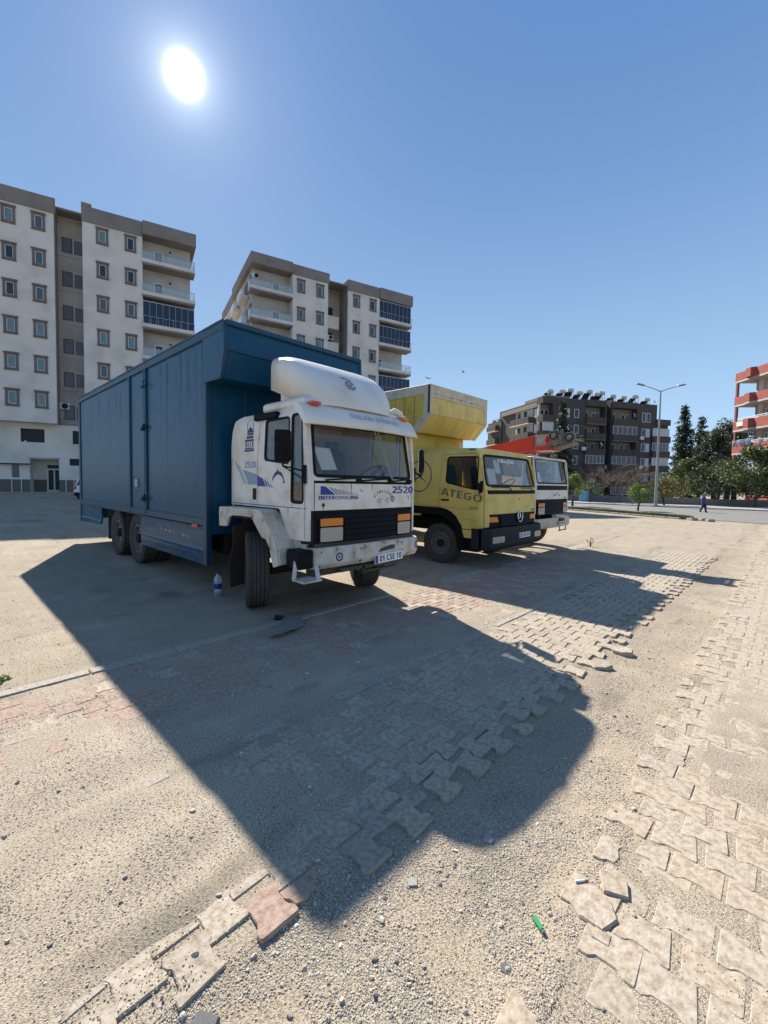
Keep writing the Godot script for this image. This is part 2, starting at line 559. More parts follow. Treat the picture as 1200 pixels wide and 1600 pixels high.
	mat("shirt_blue", 0.045, 0.085, 0.24, 0.9)
	mat("trousers_navy", 0.015, 0.017, 0.045, 0.9)
	mat("plastic_bag", 0.7, 0.7, 0.7, 0.5)
	mat("green_plastic", 0.03, 0.27, 0.085, 0.35)
	mat("label_blue", 0.01, 0.03, 0.3, 0.4)
	mat("car_white", 0.7, 0.7, 0.7, 0.25)
	var bw := mat("bottle_clear", 0.75, 0.78, 0.8, 0.08)
	bw.albedo_color.a = 0.35
	bw.transparency = BaseMaterial3D.TRANSPARENCY_ALPHA

# ---------------------------------------------------------------- ground
func ss(a: float, b: float, x: float) -> float:
	var u := clampf((x - a) / (b - a), 0, 1)
	return u * u * (3 - 2 * u)

# slow lie of the land: up towards the flats on the left, down towards the road on the right
func lie(s: float, t: float) -> float:
	return minf(0.0178 * maxf(0.0, -s - 3.0), 0.5) * (1.0 - ss(22, 45, t)) - 0.3 * ss(12, 31, t)

func fbm(s: float, t: float, f: float) -> float:
	return n_a.get_noise_2d(s * f, t * f)

# how deep the dust lies, relative to the top of the paving
func dust(s: float, t: float) -> float:
	var near := 1.0 - ss(9, 16, absf(t))
	var base := fbm(s, t, 0.55)
	var small := n_b.get_noise_2d(s * 2.3, t * 2.3)
	if s < 9.74:
		return -0.006 + base * 0.014 + small * 0.006 - 0.010 * ss(9.2, 9.7, s)
	if s < 12.9:
		var c := -0.0010 + small * 0.0058 + base * 0.003
		if s < 11.55:
			c += 0.004 * ss(10.75, 11.3, s) - 0.0012 * ss(-0.6, 0.3, t) + 0.003 * ss(1.0, 0.0, absf(s - 11.15) * 2.5)
		else:
			c += 0.010 * ss(-1.35, -2.1, t) * ss(12.6, 12.35, s) - 0.0036 * ss(-1.6, -0.9, t) + 0.003 * ss(0.45, 0.1, absf(s - 12.2)) * ss(1.2, 0.4, t)
		c -= 0.0026 * ss(0.6, 1.8, t)
		c -= 0.007 * ss(12.45, 12.6, s)
		var dip := -0.022 + small * 0.006 + base * 0.006
		return lerpf(c, dip, ss(12.6, 12.84, s)) * near - 0.012 * (1.0 - near)
	if s < 13.75:
		var d := -0.022 + small * 0.007 + base * 0.006 + n_b.get_noise_2d(s * 9.0, t * 9.0) * 0.003
		d += 0.007 * ss(12.95, 13.25, s) * (0.6 + 0.4 * n_b.get_noise_2d(s * 1.1, 40 + t * 1.1))
		return lerpf(d, -0.0030 + small * 0.0032, ss(13.35, 13.62, s))
	var r := -0.0030 + small * 0.0032 + base * 0.002
	r += (0.0048 + 0.005 * small) * ss(0.95, 0.2, absf(s - 14.2)) * ss(-0.2, 0.7, t) * ss(2.9, 1.5, t)
	r += 0.004 * ss(0.5, 0.1, absf(s - 14.35)) * ss(-0.6, 0.0, t)
	for tr in [14.02, 14.42]:
		var w := ss(0.10, 0.07, absf(s - tr - 0.02 * sin(t * 1.3)))
		r -= 0.0022 * w * (0.5 + 0.5 * sin(t * 150.0)) * ss(-0.6, 0.0, t) * ss(4.0, 3.0, t)
	return r

func spread(dense: Array, step: float, lo: float, hi: float, grow: float) -> PackedFloat32Array:
	var out := PackedFloat32Array()
	var left := PackedFloat32Array()
	var x: float = dense[0]
	var d := step
	while x > lo:
		d *= grow
		x -= d
		left.append(maxf(x, lo))
	left.reverse()
	out.append_array(left)
	var n := int(round((dense[1] - dense[0]) / step))
	for i in n + 1: out.append(dense[0] + step * i)
	x = dense[1]
	d = step
	while x < hi:
		d *= grow
		x += d
		out.append(minf(x, hi))
	return out

func dirt_tone(s: float, t: float) -> Color:
	var a := 0.5 + 0.5 * fbm(s + 30, t, 0.35)
	var b := 0.5 + 0.5 * n_b.get_noise_2d(s * 1.3 + 9, t * 1.3)
	var sandy := Vector3(0.515, 0.427, 0.328)
	var gritty := Vector3(0.40, 0.33, 0.252)
	var k := clampf(a * 0.9 + b * 0.5 - 0.25, 0, 1)
	if s > 12.7 and s < 13.6: k = clampf(0.15 + 0.9 * b * ss(12.95, 13.35, s), 0, 1)
	var c := gritty.lerp(sandy, k)
	if s > 9.75 and s < 12.7: c = c.lerp(Vector3(0.46, 0.395, 0.315), 0.55)
	# packed grey dust in broad patches, darker scuffs
	var g := clampf(0.5 + 1.1 * n_b.get_noise_2d(s * 0.55 + 71, t * 0.8), 0, 1)
	c = c.lerp(Vector3(0.415, 0.36, 0.295), 0.6 * g * (0.3 if s > 12.7 and s < 13.6 else 1.0))
	var scuff := ss(0.25, 0.6, n_a.get_noise_2d(s * 1.9 + 15, t * 0.55 - 8))
	c *= 1.0 - 0.28 * scuff
	var pale := ss(0.2, 0.65, n_a.get_noise_2d(s * 0.9 - 33, t * 0.9 + 5))
	c = c.lerp(Vector3(0.56, 0.49, 0.385), 0.5 * pale)
	# oil and damp marks
	var oil := ss(0.75, 0.1, Vector2((s - 11.9) / 0.75, (t - 4.15) / 1.1).length() + 0.35 * b - 0.1)
	oil = maxf(oil, 0.8 * ss(0.3, 0.1, Vector2((s - 7.5) * 0.9, (t + 0.35) * 1.2).length()))
	oil = maxf(oil, 0.45 * ss(1.0, 0.3, Vector2((s - 9.3) / 1.4, (t - 1.3) / 1.1).length() + 0.3 * b))
	c = c.lerp(Vector3(0.12, 0.105, 0.09), oil * 0.8)
	# streaks of fines and grit
	c *= 0.93 + 0.14 * clampf(0.5 + 0.8 * n_b.get_noise_2d(s * 2.6 - 20, t * 0.9), 0, 1)
	# wheel tracks in the yard
	var tr := 0.5 + 0.5 * n_b.get_noise_2d(s * 0.25, t * 2.2)
	if s < 9.5 or t > 7: c *= 0.92 + 0.14 * tr
	return Color(c.x, c.y, c.z)

func ground() -> void:
	var S := spread([9.4, 15.2], 0.03, -260.0, 130.0, 1.07)
	var T := spread([-3.2, 3.0], 0.03, -160.0, 420.0, 1.05)
	var v := PackedVector3Array()
	var c := PackedColorArray()
	for s in S:
		for t in T:
			v.append(V(s, lie(s, t) + dust(s, t), t))
			c.append(dirt_tone(s, t))
	var idx := PackedInt32Array()
	var n := T.size()
	for i in S.size() - 1:
		for j in n - 1:
			var a := i * n + j
			idx.append_array([a, a + 1, a + n, a + 1, a + n + 1, a + n])
	var nor := PackedVector3Array()
	nor.resize(v.size())
	for i in S.size():
		for j in n:
			var i0 := maxi(i - 1, 0)
			var i1 := mini(i + 1, S.size() - 1)
			var j0 := maxi(j - 1, 0)
			var j1 := mini(j + 1, n - 1)
			var ds := v[i1 * n + j] - v[i0 * n + j]
			var dt := v[i * n + j1] - v[i * n + j0]
			nor[i * n + j] = ds.cross(dt).normalized()
	var arr := []
	arr.resize(Mesh.ARRAY_MAX)
	arr[Mesh.ARRAY_VERTEX] = v
	arr[Mesh.ARRAY_NORMAL] = nor
	arr[Mesh.ARRAY_COLOR] = c
	arr[Mesh.ARRAY_INDEX] = idx
	var m := ArrayMesh.new()
	m.add_surface_from_arrays(Mesh.PRIMITIVE_TRIANGLES, arr)
	tag(put("ground", m, M.dirt, self), "pale dusty gravel yard spreading to the horizon", "", "", "structure")

# bone-shaped interlocking paver, 0.2 along s and 0.15 along t, centred on its top face; cut: 0 whole, 1 and 2 halves
func paver_shape(cut: int, k: int) -> PackedVector2Array:
	var a := 0.0105
	var hw := 0.0742
	var l := 0.0942
	var p := PackedVector2Array([Vector2(-l, -hw - a), Vector2(-0.056, -hw - a), Vector2(-0.034, -hw + a), Vector2(0.034, -hw + a), Vector2(0.056, -hw - a), Vector2(l, -hw - a), Vector2(l, hw + a), Vector2(0.056, hw + a), Vector2(0.034, hw - a), Vector2(-0.034, hw - a), Vector2(-0.056, hw + a), Vector2(-l, hw + a)])
	if cut == 1: p = PackedVector2Array([Vector2(-l, -hw - a), Vector2(-0.056, -hw - a), Vector2(-0.034, -hw + a), Vector2(-0.006, -hw + a), Vector2(0.004, -0.02), Vector2(-0.012, 0.03), Vector2(0.0, hw - a), Vector2(-0.034, hw - a), Vector2(-0.056, hw + a), Vector2(-l, hw + a)])
	if cut == 2: p = PackedVector2Array([Vector2(-0.03, -hw + a), Vector2(0.034, -hw + a), Vector2(0.056, -hw - a), Vector2(l, -hw - a), Vector2(l, hw + a - 0.03), Vector2(0.07, hw - 0.01), Vector2(0.02, 0.03), Vector2(-0.02, 0.0)])
	if k % 3 == 1 and cut == 0: p[6] = Vector2(l - 0.022, hw + a - 0.004); 
	if k % 3 == 2 and cut == 0: p[0] = Vector2(-l + 0.015, -hw - a + 0.012)
	return p

func paver_mesh(cut: int, k: int) -> ArrayMesh:
	var st := ST()
	var p := rounded(paver_shape(cut, k), 0.004 + 0.002 * (k % 3), 1)
	var c := Vector2.ZERO
	for q in p: c += q / p.size()
	var inner := PackedVector2Array()
	var offs := Geometry2D.offset_polygon(p, -0.0035)
	inner = offs[0] if offs.size() else p
	var P := func(q: Vector2, y: float) -> Vector3: return Vector3(q.x, y, -q.y)
	var idx := Geometry2D.triangulate_polygon(inner)
	for i in range(0, idx.size(), 3):
		trio(st, P.call(inner[idx[i]], 0.0), P.call(inner[idx[i + 1]], 0.0), P.call(inner[idx[i + 2]], 0.0), Vector3.UP)
	for i in p.size():
		var a := p[i]
		var b := p[(i + 1) % p.size()]
		var o := Vector3((b - a).y, 0.0, (b - a).x)
		var near_a := a
		var near_b := b
		var da := 1e9
		var db := 1e9
		for q in inner:
			if q.distance_squared_to(a) < da:
				da = q.distance_squared_to(a)
				near_a = q
			if q.distance_squared_to(b) < db:
				db = q.distance_squared_to(b)
				near_b = q
		var m := (a + b) * 0.5 - c
		var out := Vector3(m.x, 0.0, -m.y)
		quado(st, P.call(a, -0.0035), P.call(b, -0.0035), P.call(near_b, 0.0), P.call(near_a, 0.0), out + Vector3.UP * 0.05)
		quado(st, P.call(a, -0.0035), P.call(b, -0.0035), P.call(b, -0.06), P.call(a, -0.06), out)
	st.generate_normals()
	return st.commit()

func paving(called: String, label: String, s0: float, s1: float, t0: float, t1: float, zone: int) -> void:
	var root := Node3D.new()
	root.name = called
	add_child(root)
	tag(root, label, "", "", "structure")
	var list: Array = []
	var rows := int((t1 - t0) / 0.15)
	var cols := int((s1 - s0) / 0.2) + 1
	for r in rows:
		for c in cols:
			var s := s0 + 0.2 * c + (0.1 if r % 2 else 0.0)
			var t := t0 + 0.15 * r
			if s > s1: continue
			if zone == 1 and t < -1.98 and s > 12.68: continue
			var p := V(s, lie(s, t), t)
			if not in_view(p, 0.5): continue
			var y := rng.randf_range(-0.0018, 0.0018)
			var turn := rng.randf_range(-0.012, 0.012)
			var tilt := Vector3(rng.randf_range(-0.012, 0.012), 0, rng.randf_range(-0.012, 0.012))
			var slide := Vector2.ZERO
			var cut := 0
			var edge := false
			if zone == 1 and s > s1 - 0.2: edge = true
			if zone == 2 and s < s0 + 0.15: edge = true
			if edge:
				if rng.randf() < (0.07 if zone == 1 else 0.12): continue
				turn = rng.randf_range(-0.05, 0.05)
				tilt = Vector3(rng.randf_range(-0.03, 0.03), 0, rng.randf_range(-0.04, 0.02))
				slide = Vector2(rng.randf_range(-0.02, 0.03), rng.randf_range(-0.012, 0.012))
				y += 0.001
				if rng.randf() < 0.28: cut = 1 + rng.randi() % 2
			var red := zone == 0
			var mname := "paver_grey"
			var q := rng.randf()
			if red: mname = "paver_red" if q < 0.72 else ("paver_dusty" if q < 0.9 else "paver_dim")
			elif zone == 1: mname = "paver_grey" if q < 0.45 else ("paver_pale" if q < 0.65 else ("paver_dusty" if q < 0.85 else "paver_dim"))
			else: mname = "paver_pale" if q < 0.45 else ("paver_grey" if q < 0.7 else "paver_dusty")
			if zone == 1 and edge and t > -1.9 and t < -1.45: mname = "paver_red"
			var xf := Transform3D(Basis.from_euler(Vector3(tilt.x, turn, tilt.z)), p + V(slide.x, y, slide.y))
			list.append([EYE.distance_to(p) + (-0.7 if edge else 0.0) + (0.0 if in_view(p, 0.05) else 500.0), xf, mname, cut * 3 + rng.randi() % 3])
	list.sort_custom(func(a, b): return a[0] < b[0])
	var kinds: Array = []
	for cut in 3:
		for k in 3: kinds.append(paver_mesh(cut, k))
	for i in mini(300, list.size()):
		put("paver", kinds[list[i][3]], M[list[i][2]], root, list[i][1])
	if list.size() <= 300: return
	var by := {}
	for i in range(300, list.size()):
		var key: String = list[i][2]
		if not by.has(key): by[key] = []
		by[key].append(list[i][1])
	for key in by:
		var mm := MultiMesh.new()
		mm.transform_format = MultiMesh.TRANSFORM_3D
		mm.mesh = kinds[0]
		mm.instance_count = by[key].size()
		for i in by[key].size(): mm.set_instance_transform(i, by[key][i])
		var o := MultiMeshInstance3D.new()
		o.name = numbered("far_pavers", root)
		o.multimesh = mm
		o.material_override = M[key]
		root.add_child(o, true)
		o.set_meta("kind", "stuff")

func kerb_line(called: String, label: String, s: float, t0: float, t1: float, width: float, len_: float, lift: float, gaps: float) -> void:
	var root := Node3D.new()
	root.name = called
	add_child(root)
	tag(root, label, "", "", "structure")
	var t := t0
	while t < t1:
		var l := len_ * rng.randf_range(0.55, 1.1)
		if (rng.randf() > gaps or (s < 10.0 and t < 0.3)) and in_view(V(s, 0, t + l / 2), 0.6):
			var st := ST()
			var w := width
			box(st, Vector3(-w / 2, -0.12, -l / 2 + 0.004), Vector3(w / 2, 0, l / 2 - 0.004), 0.008)
			obj("kerb_stone", st, M.kerb, root, Transform3D(Basis.from_euler(Vector3(rng.randf_range(-0.006, 0.006), rng.randf_range(-0.012, 0.012), rng.randf_range(-0.03, 0.03))), V(s, lie(s, t) + lift - 0.02 * ss(3.5, 8.0, t) + rng.randf_range(-0.006, 0.004), t + l / 2)))
		t += l

func pebble(k: int, rough: float) -> ArrayMesh:
	var ico := SphereMesh.new()
	ico.radius = 0.5
	ico.height = 1.0
	ico.radial_segments = 6
	ico.rings = 3
	var st := SurfaceTool.new()
	st.create_from(ico, 0)
	var am := st.commit()
	var mdt := MeshDataTool.new()
	mdt.create_from_surface(am, 0)
	for i in mdt.get_vertex_count():
		var p := mdt.get_vertex(i)
		var d := 1.0 + rough * n_b.get_noise_3d(p.x * 2.4 + k * 7, p.y * 2.4, p.z * 2.4)
		mdt.set_vertex(i, Vector3(p.x * d, p.y * d * 0.62, p.z * d))
	var out := ArrayMesh.new()
	mdt.commit_to_surface(out)
	var st2 := ST()
	var f := out.surface_get_arrays(0)
	var vv: PackedVector3Array = f[Mesh.ARRAY_VERTEX]
	var ii: PackedInt32Array = f[Mesh.ARRAY_INDEX]
	for i in ii: st2.add_vertex(vv[i])
	st2.generate_normals()
	return st2.commit()

func gravel() -> void:
	var spots: Array = [[], [], []]
	var r := RandomNumberGenerator.new()
	r.seed = 77
	var want := 150000
	var got := 0
	var tries := 0
	while got < want and tries < 1500000:
		tries += 1
		# distance from the camera drawn so that the pebbles thin out with distance
		var dist := 0.9 * pow(16.0, pow(r.randf(), 0.8))
		var ang := r.randf_range(-0.86, 0.86)
		var dir := FWD * cos(ang) + RIGHT * sin(ang)
		var s := EYE.x + dir.x * dist
		var t := -(EYE.z + dir.z * dist)
		var p := V(s, 0, t)
		if not in_view(p, 0.25): continue
		var keep := 0.32
		if s > 12.72 and s < 13.62: keep = 1.0
		elif s > 13.62: keep = 0.06
		elif s > 12.3: keep = 0.1
		elif s > 9.7: keep = 0.26
		keep *= 0.12 + 1.6 * clampf(0.45 + 1.1 * n_b.get_noise_2d(s * 1.6 + 50, t * 1.6), 0, 1)
		if r.randf() > keep: continue
		var size := 0.003 + 0.0052 * pow(r.randf(), 2.4)
		if r.randf() < 0.012: size *= r.randf_range(1.6, 3.2)
		size *= 1.0 + dist * 0.03
		var y := dust(s, t) + lie(s, t)
		if s > 9.8 and s < 12.72 or s > 13.6: y = maxf(y, lie(s, t) + 0.0)
		if s > 13.6: size *= 0.75
		var b := Basis.from_euler(Vector3(r.randf_range(-0.5, 0.5), r.randf() * TAU, r.randf_range(-0.5, 0.5))) * Basis.from_scale(Vector3(size * r.randf_range(0.8, 1.5), size, size))
		var v := r.randf()
		var tone := Vector3(0.34, 0.29, 0.225).lerp(Vector3(0.48, 0.41, 0.325), v)
		if r.randf() < 0.05: tone = Vector3(0.58, 0.54, 0.47)
		elif r.randf() < 0.12: tone = Vector3(0.19, 0.165, 0.14)
		spots[got % 3].append([Transform3D(b, V(s, y + size * 0.12, t)), Color(tone.x, tone.y, tone.z)])
		got += 1
	for k in 3:
		var mm := MultiMesh.new()
		mm.transform_format = MultiMesh.TRANSFORM_3D
		mm.use_colors = true
		mm.mesh = pebble(k, 0.7)
		mm.instance_count = spots[k].size()
		for i in spots[k].size():
			mm.set_instance_transform(i, spots[k][i][0])
			mm.set_instance_color(i, spots[k][i][1])
		var o := MultiMeshInstance3D.new()
		o.name = numbered("gravel", self)
		o.multimesh = mm
		o.material_override = M.gravel
		add_child(o, true)
		tag(o, ["loose angular gravel grains strewn over the yard and the bare strip", "small worn gravel grains strewn between the pavers", "flat gravel chips strewn over the dusty ground"][k], "gravel", "", "stuff")

# ---------------------------------------------------------------- lorries
# wheel about the t axis; outside faces -t when side = -1
func wheel(root: Node3D, s: float, y: float, t: float, r: float, w: float, side: float, steer := 0.0, rim_mat := "rim") -> void:
	var base := Basis(Vector3(1, 0, 0), Vector3(0, 0, -side * -1.0), Vector3.UP)
	var z := Vector3(0, 0, -side)            # outwards
	var b := Basis(Vector3.UP.cross(z), Vector3.UP, z).rotated(Vector3.UP, steer)
	var xf := root.transform.affine_inverse() * Transform3D(b, V(s, y, t))
	var g := group_part("wheel", root, xf)
	var h := w / 2
	var st := ST()
	var ri := r * 0.58
	var prof := PackedVector2Array([Vector2(ri, -h * 0.85), Vector2(r * 0.8, -h * 1.02), Vector2(r * 0.94, -h * 0.98), Vector2(r * 0.985, -h * 0.86)])
	var ribs := 5
	for k in ribs:
		var a := -h * 0.84 + (2 * h * 0.84) * k / ribs
		var c := -h * 0.84 + (2 * h * 0.84) * (k + 1) / ribs
		prof.append(Vector2(r, a + 0.004))
		prof.append(Vector2(r, c - 0.007))
		if k < ribs - 1:
			prof.append(Vector2(r - 0.013, c - 0.005))
			prof.append(Vector2(r - 0.013, c + 0.002))
	prof.append_array(PackedVector2Array([Vector2(r * 0.985, h * 0.86), Vector2(r * 0.94, h * 0.98), Vector2(r * 0.8, h * 1.02), Vector2(ri * 1.06, h * 0.9), Vector2(ri, h * 0.8)]))
	lathe(st, prof, Transform3D.IDENTITY, 44)
	# lugs cut across the ribs
	for k in 44:
		var a := TAU * (k + 0.5) / 44
		for m in [-1.0, 1.0]:
			var q := Transform3D(Basis(Vector3(-sin(a), cos(a), 0), Vector3(0, 0, 1), Vector3(cos(a), sin(a), 0)), Vector3(cos(a) * (r - 0.004), sin(a) * (r - 0.004), m * h * 0.78))
			box(st, Vector3(-0.018, -h * 0.12, -0.01), Vector3(0.018, h * 0.12, 0.006), 0.0, q)
	obj("tyre", st, M.rubber, g)
	st = ST()
	lathe(st, PackedVector2Array([Vector2(0.0, -h * 0.2), Vector2(ri * 0.99, -h * 0.7), Vector2(ri * 1.0, h * 0.78), Vector2(ri * 0.9, h * 0.8), Vector2(ri * 0.86, h * 0.3), Vector2(ri * 0.55, h * 0.25), Vector2(ri * 0.5, h * 0.42), Vector2(0, h * 0.42)]), Transform3D.IDENTITY, 32)
	for k in 8:
		var a := TAU * k / 8
		lathe(st, PackedVector2Array([Vector2(0.016, h * 0.25), Vector2(0.016, h * 0.4), Vector2(0, h * 0.4)]), Transform3D(Basis.IDENTITY, Vector3(cos(a), sin(a), 0) * ri * 0.68), 6)
	obj("rim", st, M[rim_mat], g)
	st = ST()
	lathe(st, PackedVector2Array([Vector2(ri * 0.34, h * 0.4), Vector2(ri * 0.33, h * 0.8), Vector2(ri * 0.22, h * 0.95), Vector2(0, h * 0.97)]), Transform3D.IDENTITY, 20)
	obj("hub", st, M.chassis, g)

func groove(root: Node3D, pts: Array, f: Callable, w := 0.006, m := "rubber_seal", called := "panel_gap") -> void:
	var st := ST()
	for i in pts.size() - 1:
		var a: Vector2 = pts[i]
		var b: Vector2 = pts[i + 1]
		var n := maxi(1, ceili(a.distance_to(b) / 0.12))
		for k in n:
			var p := a.lerp(b, float(k) / n)
			var q := a.lerp(b, float(k + 1) / n)
			var sd := (q - p).normalized().orthogonal() * w / 2
			quado(st, f.call(p - sd, -0.0015), f.call(q - sd, -0.0015), f.call(q + sd, -0.0015), f.call(p + sd, -0.0015), f.call(p, -0.01) - f.call(p, 0.0))
	obj(called, st, M[m], root, site(root))

# flat shapes printed on a surface mapped by f (2 mm proud)
func decal(called: String, root: Node3D, polys: Array, f: Callable, m: String, lift := -0.002) -> void:
	var st := ST()
	for p: PackedVector2Array in polys:
		var g := func(q: Vector2, d: float) -> Vector3: return f.call(q, lift + d)
		plate(st, p, [], g, 0.0, 0.25, 0.25)
	var o := obj(called, st, M[m], root, site(root))

# plates with zero depth need an outward direction, so decals use a thin body
func decal_body(called: String, root: Node3D, polys: Array, f: Callable, m: String) -> void:
	var st := ST()
	for p: PackedVector2Array in polys:
		var g := func(q: Vector2, d: float) -> Vector3: return f.call(q, -0.0025 + d)
		plate(st, p, [], g, 0.0015, 0.2, 0.2)
	obj(called, st, M[m], root, site(root))

# lettering that lies on a surface mapped by f: centre c, width w along the surface
func text_on(called: String, words: String, cap: float, c: Vector2, w: float, f: Callable, m: String, root: Node3D, stretch := 1.0, font := "Droid Sans", weight := 700, slope := 0.0, depth := 0.014) -> void:
	var along := Vector2(cos(slope), sin(slope))
	var a: Vector3 = f.call(c - along * w / 2, 0.0)
	var b: Vector3 = f.call(c + along * w / 2, 0.0)
	var x := (b - a).normalized()
	var o: Vector3 = f.call(c, 0.0)
	var up: Vector3 = (f.call(c + along.orthogonal() * -0.03 * signf(along.orthogonal().y) * -1.0, 0.0) - o).normalized()
	var z := x.cross(up).normalized()
	up = z.cross(x)
	var lift := maxf((a - o).dot(z), 0.0) + 0.002
	text(called, words, cap, root.transform.affine_inverse() * Transform3D(Basis(x, up, z), o + z * (lift - depth / 2 + 0.001)), M[m], root, font, weight, stretch, depth)

func ring_poly(c: Vector2, r: float, n := 16, sx := 1.0) -> PackedVector2Array:
	var p := PackedVector2Array()
	for k in n: p.append(c + Vector2(cos(TAU * k / n) * sx, sin(TAU * k / n)) * r)
	return p

func band_poly(c: Vector2, r0: float, r1: float, a0: float, a1: float, n := 12, sx := 1.0) -> PackedVector2Array:
	var p := PackedVector2Array()
	for k in n + 1: p.append(c + Vector2(cos(lerpf(a0, a1, float(k) / n)) * sx, sin(lerpf(a0, a1, float(k) / n))) * r1)
	for k in n + 1: p.append(c + Vector2(cos(lerpf(a1, a0, float(k) / n)) * sx, sin(lerpf(a1, a0, float(k) / n))) * r0)
	return p

func stroke(pts: Array, w: float) -> Array:
	var out: Array = []
	for i in pts.size() - 1:
		var a: Vector2 = pts[i]
		var b: Vector2 = pts[i + 1]
		var s := (b - a).normalized().orthogonal() * w / 2
		var e := (b - a).normalized() * w * 0.2
		out.append(PackedVector2Array([a - e - s, b + e - s, b + e + s, a - e + s]))
	return out

# the boxy forward-control cab that two of the lorries share. S: front face, T0..T1: sides
func cargo_cab(root: Node3D, S: float, T0: float, T1: float, paint: String, trunk := 8.06, top := 2.615) -> Dictionary:
	var X := site(root)
	var W := T1 - T0
	var mid := (T0 + T1) / 2
	var ds := S - 10.03
	var Y := func(y: float) -> float: return y if y < 2.38 else 2.38 + (y - 2.38) * (top - 2.38) / 0.235
	var side := func(p: Vector2, d: float) -> Vector3:
		var dt := maxf(0.0, p.y - 2.52)
		var df := maxf(0.0, p.x - ds - 9.95)
		var dr := maxf(0.0, 8.2 + ds - p.x) * 0.7
		var q := minf(0.1, sqrt(dt * dt + df * df + dr * dr))
		return V(p.x, Y.call(p.y), T0 + 0.1 - sqrt(0.0101 - q * q) + d)
	var side_far := func(p: Vector2, d: float) -> Vector3:
		var v: Vector3 = side.call(p, d)
		return V(v.x, v.y, 2 * mid + v.z)
	var sfy := func(y: float) -> float: return S + (0.02 if y < 1.74 else lerpf(0.02, -0.10, (y - 1.74) / 0.68))
	var front := func(p: Vector2, d: float) -> Vector3:
		var e := maxf(0.0, absf(p.x - mid) - (W / 2 - 0.09))
		e = minf(e, 0.088)
		var s: float = sfy.call(p.y) - 0.05 * pow((p.x - mid) / (W / 2), 2.0) - (0.09 - sqrt(0.0081 - e * e)) - d
		return V(s, Y.call(p.y), p.x)
	var outline := PackedVector2Array()
	for q in [[8.06, 1.36], [8.06, 1.75], [8.11, 2.12], [8.2, 2.42], [8.28, 2.55], [8.42, 2.61], [9.9, 2.61], [9.925, 2.5], [10.0, 1.85], [10.01, 1.74], [10.01, 1.0], [9.64, 1.0], [9.42, 1.36]]:
		outline.append(Vector2(maxf(q[0] + ds, trunk), q[1]))
	var win := PackedVector2Array([Vector2(9.07 + ds, 1.985), Vector2(9.625 + ds, 1.925), Vector2(9.64 + ds, 2.49), Vector2(9.11 + ds, 2.49)])
	var quarter := PackedVector2Array([Vector2(9.685 + ds, 1.45), Vector2(9.925 + ds, 1.45), Vector2(9.895 + ds, 2.51), Vector2(9.70 + ds, 2.51)])
	win = rounded(win, 0.05)
	quarter = rounded(quarter, 0.05)
	for f in [side, side_far]:
		var st := ST()
		plate(st, outline, [win, quarter], f, 0.035, 0.09, 0.09, 1)
		obj("side_panel", st, M[paint], root, X)
		for w in [win, quarter]:
			st = ST()
			var grown: PackedVector2Array = Geometry2D.offset_polygon(w, 0.014)[0]
			var seal := func(p: Vector2, d: float) -> Vector3: return f.call(p, d - 0.004)
			plate(st, grown, [Geometry2D.offset_polygon(w, -0.012)[0]], seal, 0.02, 0.3, 0.3)
			obj("window_seal", st, M.rubber_seal, root, X)
			st = ST()
			var pane := func(p: Vector2, d: float) -> Vector3: return f.call(p, d + 0.012)
			plate(st, w, [], pane, 0.004, 0.3, 0.3)
			obj("window_pane", st, M.glass, root, X)
		groove(root, [Vector2(8.89 + ds, 1.37), Vector2(8.89 + ds, 2.0), Vector2(8.96 + ds, 2.5)], f)
		groove(root, [Vector2(8.07 + ds, 1.385), Vector2(9.98 + ds, 1.385)], f, 0.008, "grey_plastic")
		groove(root, [Vector2(9.965 + ds, 1.02), Vector2(9.955 + ds, 1.7), Vector2(9.9 + ds, 2.4)], f, 0.005)
		st = ST()
		var lining := func(p: Vector2, d: float) -> Vector3: return f.call(p, d + 0.045)
		plate(st, rect(8.95 + ds, 1.02 if false else 1.37, 9.96 + ds, 1.80), [], lining, 0.01, 0.2, 0.0)
		obj("door_lining", st, M.cab_lining, root, X)
		var h := ST()
		var hp := func(p: Vector2, d: float) -> Vector3: return f.call(p, d - 0.006)
		plate(h, rect(8.775 + ds, 1.45, 8.86 + ds, 1.605, 0.01), [], hp, 0.012)
		obj("door_handle", h, M.grey_plastic, root, X)
	# front
	var scr := rounded(PackedVector2Array([Vector2(T0 + 0.11, 1.775), Vector2(T1 - 0.11, 1.775), Vector2(T1 - 0.14, 2.42), Vector2(T0 + 0.14, 2.42)]), 0.06)
	var st := ST()
	plate(st, PackedVector2Array([Vector2(T0 + 0.002, 1.72), Vector2(T1 - 0.002, 1.72), Vector2(T1 - 0.03, 2.5), Vector2(T0 + 0.03, 2.5)]), [scr], front, 0.03, 0.07, 0.1, 1)
	obj("windscreen_surround", st, M[paint], root, X)
	st = ST()
	var seal := func(p: Vector2, d: float) -> Vector3: return front.call(p, d - 0.006)
	plate(st, Geometry2D.offset_polygon(scr, 0.016)[0], [Geometry2D.offset_polygon(scr, -0.022)[0]], seal, 0.02, 0.1, 0.1)
	obj("windscreen_seal", st, M.rubber_seal, root, X)
	st = ST()
	var pane := func(p: Vector2, d: float) -> Vector3: return front.call(p, d + 0.012)
	plate(st, scr, [], pane, 0.005, 0.1, 0.0, 1)
	obj("windscreen", st, M.glass, root, X)
	st = ST()
	plate(st, PackedVector2Array([Vector2(T0 + 0.1, 1.36), Vector2(T1 - 0.1, 1.36), Vector2(T1 - 0.1, 1.688), Vector2(T0 + 0.1, 1.688)]), [], front, 0.03, 0.07, 0.0, 1)
	obj("front_panel", st, M[paint], root, X)
